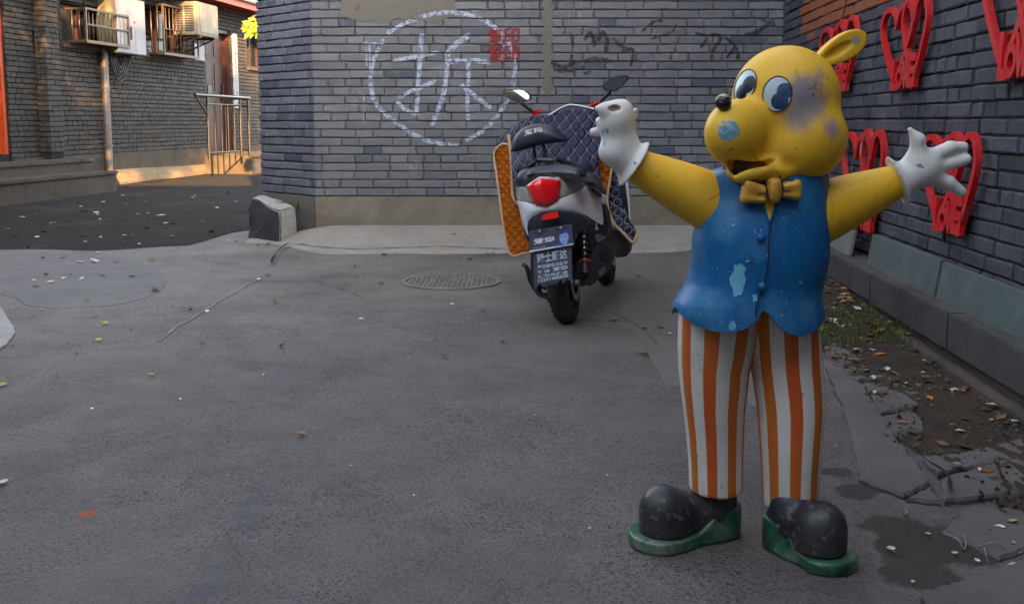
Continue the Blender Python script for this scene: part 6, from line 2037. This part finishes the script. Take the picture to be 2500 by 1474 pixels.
mirror([(1471, 209), (1473, 205), (1489, 191), (1505, 187), (1529, 184), (1533, 187), (1532, 196), (1518, 210), (1503, 223), (1488, 223), (1475, 221), (1471, 215)], dict(y0=.80, m=.0, z0=1.2, x0=.25, a=.42), ((1491, 224), (1460, 254)), (1454, 256), 4)

# ---- windbreak quilt: navy outside, orange lining, cream piping
qt = thing('scooter_quilt', 'navy quilted windbreak with orange lining draped over the scooter handlebars', 'quilt', W(0, .7, .9))
from math import pi
def poly_in(poly, pts):
    poly = np.array(poly); r = np.zeros(len(pts), bool); n = len(poly)
    for i in range(n):
        a, b = poly[i], poly[i-1]
        c = ((a[1] > pts[:, 1]) != (b[1] > pts[:, 1])) & (pts[:, 0] < (b[0]-a[0])*(pts[:, 1]-a[1])/(b[1]-a[1]+1e-12)+a[0])
        r ^= c
    return r
def ogee(u, v):
    """height and stitch strength of wavy quilting; u across, v down, in metres"""
    p, q, A = .035, .092, .0135
    best = None
    for s in (0, 1):
        w = A*np.sin(2*pi*v/q+pi*s)
        x = (u-s*p-w)/(2*p); d = np.abs(x-np.round(x))*2*p
        best = d if best is None else np.minimum(best, d)
    h = np.clip(best/.016, 0, 1)
    return .012*(1-(1-h)**2), (best < .0021).astype(float)
def rings(u, v):
    q = .056
    a, b = (u/q-np.round(u/q)), (v/q-np.round(v/q))
    r = np.hypot(a, b)*q; d = np.abs(r-.022)
    return .008*np.clip(d/.01, 0, 1), (d < .003).astype(float)
def quilt(name, poly, surf, mat, pat, thick, cell, wave=0.0, seed=0):
    poly = [tuple(p) for p in poly]
    P_ = np.array(poly); x0, y0 = P_.min(0); x1, y1 = P_.max(0)
    nx, ny = int((x1-x0)/cell)+2, int((y1-y0)/cell)+2
    gx, gy = np.meshgrid(np.linspace(x0, x1, nx), np.linspace(y0, y1, ny), indexing='ij')
    pts = np.stack([gx.ravel(), gy.ravel()], 1)
    # pull the grid's rim onto the outline
    ins = poly_in(poly, pts)
    idx = -np.ones(len(pts), int)
    cells = []
    for i in range(nx-1):
        for j in range(ny-1):
            q = (i*ny+j, (i+1)*ny+j, (i+1)*ny+j+1, i*ny+j+1)
            if sum(ins[list(q)]) >= 3: cells.append(q)
    dense = np.array([p for p in catmull(poly, 14, True)])
    used = sorted({k for q in cells for k in q})
    loc = {}; V = []; St = []
    for k in used:
        p = pts[k]
        if not ins[k]:
            p = dense[np.argmin(np.hypot(dense[:, 0]-p[0], dense[:, 1]-p[1]))]
        l = LS(p[0], p[1], **surf); loc[k] = len(V); V.append(l)
    V = np.array(V)
    h, s = pat(V[:, 0]+.013*np.sin(V[:, 2]*9), V[:, 2]+.01*np.sin(V[:, 0]*14))
    r = np.random.RandomState(seed)
    V[:, 1] -= h+wave*np.sin(V[:, 0]*21+V[:, 2]*11)+wave*.6*np.sin(V[:, 0]*-13+V[:, 2]*27)
    bm = bmesh.new()
    ly = bm.verts.layers.float.new('stitch')
    vs = [bm.verts.new(p) for p in V]
    for v_, q in zip(vs, s): v_[ly] = q
    fs = []
    for q in cells:
        try: fs.append(bm.faces.new([vs[loc[k]] for k in q]))
        except ValueError: pass
    r_ = bmesh.ops.extrude_face_region(bm, geom=bm.faces[:])
    for v_ in r_['geom']:
        if isinstance(v_, bmesh.types.BMVert): v_.co.y += thick; v_[ly] = 0
    rot2w(bm); return bm_obj(name, bm, qt, mat, True)
def piping(pts, surf, w=.0075):
    bm = bmesh.new(); s = dict(surf); s['y0'] -= .004
    tube(bm, catmull([LS(x, y, **s) for x, y in pts], 6), w, 8); rot2w(bm); bm_obj('piping', bm, qt, m_trim, True)
QS = dict(y0=.60, k=1.2, x0=-.06, m=.75, z0=1.0)
quilt('outer_quilt', catmull([(1212, 352), (1226, 334), (1246, 314), (1268, 296), (1300, 284), (1336, 282), (1370, 272), (1410, 266), (1440, 268), (1462, 278), (1474, 296), (1478, 330), (1468, 352), (1462, 385), (1462, 420), (1468, 452), (1440, 452), (1400, 450), (1340, 450), (1290, 450), (1262, 468), (1254, 440), (1250, 400), (1246, 362), (1232, 352)], 3, True), QS, m_quilt, ogee, .03, 1.15, .010, 1)
OS = dict(y0=.62, k=.6, x0=-.2, m=.25, z0=.7)
quilt('lining_flap', catmull([(1206, 386), (1210, 372), (1222, 358), (1236, 354), (1246, 362), (1249, 400), (1250, 450), (1258, 490), (1270, 520), (1278, 555), (1290, 580), (1296, 616), (1274, 620), (1254, 625), (1242, 612), (1234, 580), (1226, 530), (1218, 470), (1212, 425)], 3, True), OS, m_lining, rings, .02, 1.8, .006, 2)
quilt('outer_quilt', catmull([(1244, 330), (1252, 380), (1256, 430), (1262, 462), (1268, 496), (1258, 490), (1251, 470), (1249, 420), (1246, 370)], 3, True), dict(OS, y0=.60), m_quilt, ogee, .02, 1.8, 0, 3)
piping([(1242, 330), (1245, 358), (1249, 400), (1250, 440), (1252, 475), (1258, 492), (1266, 499)], dict(OS, y0=.59), .010)
piping([(1246, 358), (1232, 352), (1220, 356), (1208, 370), (1206, 386), (1212, 425), (1218, 470), (1226, 530), (1234, 580), (1242, 612), (1254, 625), (1274, 620), (1294, 617)], dict(OS, y0=.61), .0075)
RS = dict(y0=.62, k=.6, x0=.2, m=.25, z0=.7)
quilt('lining_flap', catmull([(1453, 366), (1458, 350), (1468, 344), (1474, 372), (1492, 410), (1490, 440), (1482, 488), (1476, 478), (1464, 452), (1456, 410)], 3, True), RS, m_lining, rings, .02, 1.8, .006, 4)
piping([(1468, 344), (1458, 350), (1453, 366), (1455, 405), (1461, 445), (1471, 470), (1481, 490), (1486, 518), (1498, 545), (1514, 562), (1530, 578), (1545, 593), (1552, 582), (1555, 570)], dict(RS, y0=.60), .0085)
piping([(1474, 372), (1483, 395), (1492, 412), (1489, 440), (1484, 470), (1482, 490)], dict(RS, y0=.605), .007)
quilt('outer_quilt', catmull([(1492, 408), (1506, 430), (1512, 470), (1522, 505), (1538, 540), (1553, 568), (1546, 590), (1530, 577), (1513, 561), (1496, 543), (1486, 518), (1482, 490), (1488, 445)], 3, True), dict(RS, y0=.66), m_quilt, rings, .03, 1.8, .008, 5)
# ================================================================ BUILDING BEHIND THE CAMERA, TREES, LEAVES, LITTER
pb = thing('apartment_building', 'pale rendered building with blue windows across the yard, seen in the scooter mirror', 'building', (0, -3.0, 0))
HB = 6.55
bm = bmesh.new(); box(bm, (1, -5.3, HB/2-.05), (26, 4.6, HB+.1)); bm_obj('wall', bm, pb, m_pale)
bm = bmesh.new(); box(bm, (1, -5.3, HB+.06), (26.4, 5.0, .12)); bm_obj('cornice', bm, pb, m_roof)
wm = None
for fl_ in range(2):
    for k in range(-4, 5):
        x = k*2.4+.6; z = 1.9+fl_*3.1
        bm = bmesh.new()
        for dx, dz, sx, sz in ((-.55, 0, .09, 1.5), (.55, 0, .09, 1.5), (0, .71, 1.01, .09), (0, -.71, 1.01, .09), (0, .0, .07, 1.32)): box(bm, (x+dx, -2.96, z+dz), (sx, .10, sz))
        w = bm_obj('window', bm, pb, m_bluewin)
        bm = bmesh.new(); box(bm, (x, -2.975, z), (1.0, .02, 1.32))
        me = bpy.data.meshes.new('pane'); fix(bm); bm.to_mesh(me); bm.free()
        o = link('pane', me, None, m_glass_dark); o.parent = w; o.location = (0, 0, 0)
def leaf_mat(name, c, tr=.5):
    t = NT(name)
    col = t.mix(t.noise(7, 3), mul(c, .65), mul(c, 1.35))
    t.put(t.b.inputs['Base Color'], col); t.b.inputs['Roughness'].default_value = .5
    tl = t.n('ShaderNodeBsdfTranslucent'); t.put(tl.inputs[0], col); mx = t.n('ShaderNodeMixShader'); mx.inputs[0].default_value = tr
    t.t.links.new(t.b.outputs[0], mx.inputs[1]); t.t.links.new(tl.outputs[0], mx.inputs[2]); t.t.links.new(mx.outputs[0], t.t.nodes['Material Output'].inputs[0])
    return t.m
m_leafg = leaf_mat('green_foliage', (.07, .11, .025))
m_leafy = leaf_mat('yellow_green_foliage', (.40, .42, .04), .55)
m_bark = simple('bark', (.09, .07, .055), .9, .3, 14, .8, 40)
def tree(name, lab, base, hgt, crown, r, nleaf, mat, seed, size=.075, limbs=9):
    t = thing(name, lab, 'tree', base)
    rr = random.Random(seed); bm = bmesh.new()
    b = Vector(base); top = b+Vector((crown[0], crown[1], crown[2]))
    tube(bm, catmull([b-Vector((0, 0, .1)), b+Vector((.05, .03, hgt*.3)), b+(top-b)*.6+Vector((.08, 0, 0)), top], 4), list(np.linspace(.13, .03, 13)), 9)
    tips = []
    for k in range(limbs):
        a = k*2.4+rr.uniform(-.3, .3); s = b+(top-b)*rr.uniform(.45, .95)
        e = top+Vector((math.cos(a)*r[0]*rr.uniform(.5, .95), math.sin(a)*r[1]*rr.uniform(.5, .95), rr.uniform(-.7, .8)*r[2]))
        tube(bm, catmull([s, (s+e)/2+Vector((0, 0, .12)), e], 4), list(np.linspace(.04, .008, 9)), 6); tips.append((s, e))
    bm_obj('trunk', bm, t, m_bark, True)
    v, f = [], []
    clumps = []
    for k in range(limbs*7):
        s, e = rr.choice(tips); q = s+(e-s)*rr.uniform(.3, 1.1)
        clumps.append((q+Vector((rr.gauss(0, .16)*r[0], rr.gauss(0, .16)*r[1], rr.gauss(0, .2)*r[2])), rr.uniform(.10, .24)))
    for k in range(nleaf):
        q, cr = rr.choice(clumps)
        q = q+Vector((rr.gauss(0, cr), rr.gauss(0, cr), rr.gauss(0, cr*.8)))
        d = Vector((rr.gauss(0, 1), rr.gauss(0, 1), rr.gauss(-.4, .7))).normalized(); n_ = d.orthogonal().normalized(); n_ = Matrix.Rotation(rr.uniform(0, 6.3), 3, d) @ n_
        l = size*rr.uniform(.7, 1.3); w = l*.32; i = len(v)
        v += [q, q+d*l*.5+n_*w+Vector((0, 0, .01)), q+d*l, q+d*l*.5-n_*w]
        f.append((i, i+1, i+2, i+3))
    link('crown', pydata('crown', v, f), t, mat)
    return t
tree('yard_tree', 'green tree standing in the yard left of the camera', (-4.7, 4.6, 0), 3.2, (1.7, .2, 5.9), (2.2, 1.4, 2.2), 14000, m_leafg, 3, .12, 14)
tree('yard_tree', 'green tree standing farther left in the yard', (-6.4, 6.0, 0), 3.0, (1.6, .2, 3.7), (1.2, 1.2, .9), 5500, m_leafg, 5, .11, 10)
# shrub in the alley whose lit twig shows past the corner of the brick building
yt = thing('alley_shrub', 'yellow-green leaves of a shrub showing past the corner of the brick building', 'shrub', (-2.9, 13.1, 0))
bm = bmesh.new(); tipx = onY(612, 62, 13.0)
tube(bm, catmull([(-2.85, 13.2, -.05), (-2.9, 13.15, 1.2), (-2.95, 13.1, 2.0), (-3.15, 13.05, 2.45), (tipx[0]+.02, 13.0, tipx[2]+.10)], 5), list(np.linspace(.03, .006, 21)), 6)
tube(bm, catmull([(-2.95, 13.1, 2.0), (-2.7, 13.0, 2.5), (-2.6, 13.1, 3.0)], 5), list(np.linspace(.02, .006, 11)), 6)
bm_obj('stem', bm, yt, m_bark, True)
v, f = [], []; rr = random.Random(4)
for k in range(150):
    if k < 60: px, py = rr.gauss(614, 9), rr.choice((52, 58, 70, 78))+rr.gauss(0, 5); q = Vector(onY(max(599, px), py, 13.0+rr.uniform(-.12, .12)))
    else: q = Vector((-2.75+rr.gauss(0, .18), 13.1+rr.gauss(0, .2), 2.5+rr.gauss(0, .3)))
    d = Vector((rr.uniform(-1, .3), rr.uniform(-.4, .4), rr.uniform(-1, .2))).normalized(); n_ = Vector((.2, -1, .4)).cross(d).normalized()
    l = .085*rr.uniform(.7, 1.3); w = l*.30; i = len(v)
    v += [q, q+d*l*.45+n_*w, q+d*l, q+d*l*.45-n_*w]; f.append((i, i+1, i+2, i+3))
link('foliage', pydata('foliage', v, f), yt, m_leafy)

# ---- fallen leaves
LM = {'pale': simple('pale_leaf', (.46, .45, .36), .7, .2, 30), 'yellow': simple('yellow_green_leaf', (.30, .30, .05), .6, .25, 30), 'brown': simple('brown_leaf', (.17, .075, .025), .75, .3, 30), 'dark': simple('dark_leaf', (.035, .030, .018), .75, .3, 30), 'olive': simple('olive_leaf', (.13, .12, .035), .7, .3, 30), 'white': simple('white_scrap', (.70, .70, .68), .6, .1, 30), 'orange': simple('orange_leaf', (.38, .14, .03), .7, .3, 30)}
LT_ = {}
def leaf_mesh(kind, var):
    key = (kind, var)
    if key not in LT_:
        r = random.Random(var*31+len(kind)); bm = bmesh.new()
        L_, w = 1.0, r.uniform(.32, .5); curl = r.uniform(.15, .5)
        rows = []
        for i in range(5):
            t = i/4; hw = w*math.sin(math.pi*min(1, t*.92+.06))**.8*(1 if i < 4 else .1)
            z = curl*.35*(t-.5)**2*4
            rows.append([bm.verts.new((t-.5, s*hw, z+abs(s)*curl*hw+.02)) for s in (-1, 0, 1)])
        for a, b in zip(rows, rows[1:]):
            for j in range(2): bm.faces.new((a[j], a[j+1], b[j+1], b[j]))
        tube(bm, [(-.5, 0, .05), (-.72, .03, .06)], .02, 4)
        me = bpy.data.meshes.new('fallen_leaf'); fix(bm); bm.to_mesh(me); bm.free(); me.materials.append(LM[kind]); LT_[key] = me
    return LT_[key]
LAB = {'pale': 'pale dry leaf', 'yellow': 'yellow-green leaf', 'brown': 'curled brown leaf', 'dark': 'small dark withered leaf', 'olive': 'olive withered leaf', 'white': 'small white scrap', 'orange': 'orange leaf'}
def drop(px, py, kind, size, where, cat='leaf'):
    p = onZ(px, py, .03); p = onZ(px, py, gz(p[0], p[1])+.006)
    z = gz(p[0], p[1])+.006
    if p[1] > 7.75 and p[0] > -2.2: z = apron_z(p[0], p[1])+.004; p = onZ(px, py, z); z = apron_z(p[0], p[1])+.003
    s = size*p[1]/F
    name = 'fallen_leaf' if kind != 'white' else 'litter_scrap'
    o = bpy.data.objects.new(name, leaf_mesh(kind, rng.randrange(3))); COL.objects.link(o)
    o.location = (p[0], p[1], z+.002); o.scale = (s, s, s); o.rotation_euler = (rng.uniform(-.25, .25), rng.uniform(-.25, .25), rng.uniform(0, 6.28))
    if where == yard:
        where = ('near the left edge of the yard' if px < 130 else 'by the white scooter' if px > 1150 and py < 850 and px < 1480 else 'between the scooter and the bear statue' if px >= 1480 and py < 850 else 'near the manhole cover' if 780 < px and py < 850 else 'on the yard between the concrete block and the manhole' if px > 560 and py < 800 else 'beside the thin crack in the asphalt' if py < 860 else 'in front of the bear statue' if px > 1200 else 'on the bare asphalt in the foreground')
    elif where == al:
        where = 'on the alley road '+('before the far left steps' if px < 160 else 'near the end of the steps' if px < 320 else 'in its middle' if px < 480 else 'close to the concrete block')
        where += ', near side' if py > 560 else ', farther back' if py < 505 else ''
    elif where == pc:
        where += ', its left part' if px < 130 else ', its right tip' if px > 300 else ', its middle'
        where += ', far rim' if py < 645 else ''
    elif where == gt:
        where = 'in the gutter earth at the right' if py < 1000 else 'on the wet patch right of the shoe' if px < 2300 else 'on the broken slabs near the right edge' if px > 2430 else 'among the twigs at the bottom right'
    tag(o, LAB[kind]+' '+where, cat if kind != 'white' else 'scrap', 'fallen leaves '+where if kind != 'white' else 'white scraps '+where)
al = 'scattered on the dark road of the alley'
pc = 'on the round concrete patch at left'
gt = 'by the broken concrete at the right'
yard = 'lying on the open asphalt of the yard'
for px, py, k, s in ((255, 790, 'yellow', 20), (321, 807, 'brown', 14), (241, 830, 'yellow', 18), (139, 918, 'brown', 14), (368, 916, 'yellow', 18), (643, 916, 'white', 9), (671, 737, 'olive', 20), (688, 846, 'dark', 20), (881, 780, 'white', 14), (1103, 744, 'pale', 12), (1178, 758, 'olive', 16), (1085, 871, 'dark', 18), (1164, 820, 'dark', 12), (1228, 834, 'dark', 18), (932, 690, 'olive', 20), (846, 694, 'dark', 14), (867, 650, 'dark', 15), (652, 672, 'dark', 18), (632, 683, 'white', 10), (726, 631, 'dark', 10), (761, 643, 'white', 8), (506, 762, 'white', 14), (465, 757, 'brown', 16), (105, 756, 'pale', 16), (83, 770, 'pale', 14), (7, 1178, 'pale', 34), (4, 940, 'yellow', 26), (30, 846, 'dark', 10), (224, 999, 'white', 10), (1572, 803, 'brown', 16), (1611, 800, 'olive', 20), (1500, 782, 'olive', 20), (1635, 815, 'white', 10), (1606, 690, 'white', 9), (1558, 676, 'brown', 15), (1507, 1079, 'dark', 12), (1458, 1066, 'orange', 10), (1307, 1015, 'pale', 10), (735, 1062, 'orange', 26), (188, 866, 'dark', 10), (495, 840, 'dark', 16), (282, 874, 'dark', 8), (1010, 1210, 'white', 8), (1440, 1290, 'white', 7), (440, 975, 'white', 9)):
    drop(px, py, k, s, yard)
pc = 'on the round concrete patch at left'
for px, py, k, s in ((322, 676, 'dark', 20), (86, 701, 'olive', 18), (125, 690, 'pale', 18), (155, 680, 'pale', 16), (200, 681, 'white', 14), (112, 672, 'dark', 16), (172, 671, 'dark', 10), (252, 673, 'dark', 16), (378, 710, 'brown', 26), (230, 640, 'pale', 26), (195, 641, 'pale', 20), (284, 641, 'olive', 16), (370, 636, 'olive', 20), (105, 630, 'dark', 16), (155, 630, 'dark', 14), (240, 618, 'white', 12), (212, 735, 'olive', 16), (82, 685, 'pale', 12)):
    drop(px, py, k, s, pc)
al = 'scattered on the dark road of the alley'
lst = [(147, 490, 'yellow', 18), (207, 515, 'yellow', 22), (235, 520, 'pale', 18), (395, 525, 'pale', 20), (56, 530, 'pale', 16), (18, 560, 'yellow', 18), (105, 568, 'pale', 16), (38, 578, 'pale', 14), (90, 580, 'pale', 14), (208, 592, 'white', 10), (292, 595, 'pale', 16), (304, 577, 'pale', 12), (405, 547, 'yellow', 14), (424, 547, 'yellow', 12), (421, 580, 'olive', 16), (205, 577, 'olive', 14), (115, 605, 'dark', 14), (70, 604, 'dark', 14), (300, 478, 'pale', 12), (256, 468, 'pale', 10), (345, 492, 'pale', 9), (530, 508, 'pale', 10), (575, 494, 'pale', 10), (600, 517, 'yellow', 10), (470, 483, 'pale', 10), (565, 468, 'pale', 9), (425, 536, 'dark', 12), (360, 559, 'dark', 14), (405, 560, 'dark', 14), (315, 596, 'dark', 10), (340, 597, 'pale', 10), (517, 569, 'olive', 20), (577, 590, 'dark', 12), (630, 600, 'dark', 12), (655, 597, 'dark', 14)]
rr = random.Random(11)
for k in range(34):
    lst.append((rr.uniform(0, 600), rr.uniform(468, 590), rr.choice(('pale', 'pale', 'yellow', 'olive')), rr.uniform(7, 12)))
for q in lst: drop(*q, al)
ap = 'on the concrete apron under the brick building'
for px, py, k, s in ((1108, 558, 'pale', 12), (1180, 557, 'pale', 12), (1148, 588, 'dark', 14), (1190, 603, 'pale', 14), (1204, 610, 'pale', 10), (1080, 617, 'olive', 16), (938, 622, 'dark', 18), (950, 628, 'olive', 10)):
    drop(px, py, k, s, ap)
gt = 'by the broken concrete at the right'
for px, py, k, s in ((2330, 1352, 'pale', 24), (2265, 1305, 'pale', 22), (2470, 1278, 'yellow', 30), (2175, 1342, 'pale', 26), (2420, 1300, 'olive', 22), (2440, 1290, 'white', 26), (2385, 1370, 'white', 18), (2228, 1421, 'pale', 16), (2210, 1252, 'olive', 26), (2445, 1408, 'olive', 20), (2475, 1382, 'pale', 24), (2380, 985, 'orange', 30), (2250, 860, 'orange', 28), (2470, 1330, 'yellow', 24), (2410, 990, 'brown', 22)):
    drop(px, py, k, s, gt)
# ---- gutter at the foot of the right wall: dirt, grit, litter, grass
v, f = [], []
us_ = np.arange(.6, 7.2, .05); ds_ = np.linspace(LED-.02, LED+.62, 15)
def gut_w(u): return .19+.25*ss(1.0, 3.8, u)+.05*math.sin(u*5)+.03*math.sin(u*13)
for u in us_:
    for k in range(15):
        d = LED-.01+(gut_w(u))*k/14
        p = Rp(u, 0, d); h = .020*math.sin(math.pi*k/14)+.010*math.sin(u*9+k)*math.sin(k*1.3)*(0 < k < 14)
        v.append((p[0], p[1], gz(p[0], p[1])+.006*(k < 14)+max(-.004, h)))
for i in range(len(us_)-1):
    for k in range(14): a = i*15+k; f.append((a, a+15, a+16, a+1))
o = link('dirt_strip', pydata('dirt_strip', v, f), None, m_dirt, True); tag(o, 'dark earth along the foot of the brick wall', 'earth', kind='stuff')
def scatter(name, lab, n, mat, shape, seed, umin, umax, cat, dens=lambda u: 1):
    rr = random.Random(seed); v, f = [], []; mats = mat if isinstance(mat, list) else [mat]; mi = []
    for k in range(n):
        u = rr.uniform(umin, umax)
        if rr.random() > dens(u): continue
        d = LED+rr.uniform(.0, 1.0)*gut_w(u)*1.08
        p = Rp(u, 0, d); z = gz(p[0], p[1])+.016+rr.uniform(0, .01); i = len(v)
        a, b = shape(rr, p[0], p[1], z); v += a; f += [tuple(q+i for q in fc) for fc in b]; mi += [rr.randrange(len(mats))]*len(b)
    me = pydata(name, v, f)
    for m_ in mats: me.materials.append(m_)
    me.polygons.foreach_set('material_index', mi[:len(me.polygons)])
    o = link(name, me); return tag(o, lab, cat, kind='stuff')
def pebble(rr, x, y, z):
    s = rr.choice((.003, .004, .005, .006, .009))*rr.uniform(.7, 1.3); a = rr.uniform(0, 6.3); n = 6
    lo = [(x+s*math.cos(a+k*6.283/n)*rr.uniform(.75, 1.1), y+s*math.sin(a+k*6.283/n)*rr.uniform(.75, 1.1), z-.004) for k in range(n)]
    hi = [(x+(p[0]-x)*.6, y+(p[1]-y)*.6, z+s*rr.uniform(.35, .6)) for p in lo]
    return lo+hi, [tuple(range(n, 2*n))]+[(k, (k+1) % n, n+(k+1) % n, n+k) for k in range(n)]
def lit(rr, x, y, z):
    s = rr.uniform(.012, .034); a = rr.uniform(0, 6.3); t = rr.uniform(-.4, .7); c, s_ = math.cos(a), math.sin(a)
    g = lambda l, w, h: (x+c*l-s_*w, y+s_*l+c*w, z+h)
    return [g(-s, 0, .004), g(0, s*.5, .006+t*s*.5), g(s, 0, .004+abs(t)*s*.7), g(0, -s*.5, .010)], [(0, 1, 2), (0, 2, 3)]
def blade(rr, x, y, z):
    h = rr.uniform(.03, .085); a = rr.uniform(0, 6.3); w = .003
    dx, dy = math.cos(a)*h*rr.uniform(.2, .8), math.sin(a)*h*rr.uniform(.2, .8)
    return [(x-w, y, z-.01), (x+w, y, z-.01), (x+dx*.4+w*.7, y+dy*.4, z+h*.6), (x+dx*.4-w*.7, y+dy*.4, z+h*.6), (x+dx, y+dy, z+h*.9)], [(0, 1, 2, 3), (3, 2, 4)]
scatter('gravel', 'grit and small stones along the gutter', 2600, [m_cobble, m_dirt, m_slab], pebble, 21, 1.0, 6.2, 'gravel')
scatter('leaf_litter', 'mixed fallen leaf litter lying along the foot of the dark wall', 900, [LM['brown'], LM['olive'], LM['orange'], LM['dark'], LM['dark'], LM['pale'], LM['brown']], lit, 22, .8, 5.9, 'leaf litter', lambda u: 1 if u < 4.0 else .35)
m_grass = leaf_mat('grass_blades', (.08, .12, .02), .3)
scatter('grass', 'tufts of short grass growing in the gutter', 1500, m_grass, blade, 23, 1.0, 4.5, 'grass', lambda u: max(0, math.sin(u*3.6+1.0))**3*.8+(.9 if 3.75 < u < 4.15 else 0))
# weeds on the plinth ledge behind the concrete block
rr = random.Random(9); v, f = [], []
for k in range(160):
    c = onY(rr.gauss(702, 16), 498, 8.62); a, b = blade(rr, c[0], c[1]+rr.uniform(-.05, .03), c[2]-.03); i = len(v); v += a; f += [tuple(q+i for q in fc) for fc in b]
o = link('grass', pydata('grass', v, f), None, m_grass); tag(o, 'dry weeds growing behind the concrete block', 'grass', kind='stuff')
# twigs and wires on the ground
def twig(pts, w, lab, mat, cat='twig'):
    bm = bmesh.new(); q = [onZ(x, y, .0) for x, y in pts]
    tube(bm, catmull([(p[0], p[1], gz(p[0], p[1])+.012+.012*math.sin(i*2)) for i, p in enumerate(q)], 5), w, 6)
    o = bm_obj('twig', bm, None, mat, True); tag(o, lab, cat)
m_twig = simple('pale_twig', (.24, .215, .19), .8, .2, 30)
twig([(2305, 1312), (2340, 1340), (2352, 1345), (2358, 1330), (2346, 1322)], .0018, 'bent pale twig on the wet ground at the bottom right', m_twig)
twig([(2388, 1345), (2430, 1347), (2470, 1352), (2495, 1356)], .002, 'straight pale twig beside the bent one at the bottom right', m_twig)
twig([(2402, 1346), (2404, 1368), (2412, 1376)], .0016, 'short pale twig crossing the straight one at the bottom right', m_twig)
twig([(853, 603), (858, 612), (875, 616)], .003, 'thin curved twig at the edge of the concrete apron', m_gap)
twig([(560, 1359), (572, 1357), (585, 1355)], .0015, 'thin pale straw on the asphalt beside the dark stain', m_twig, 'straw')
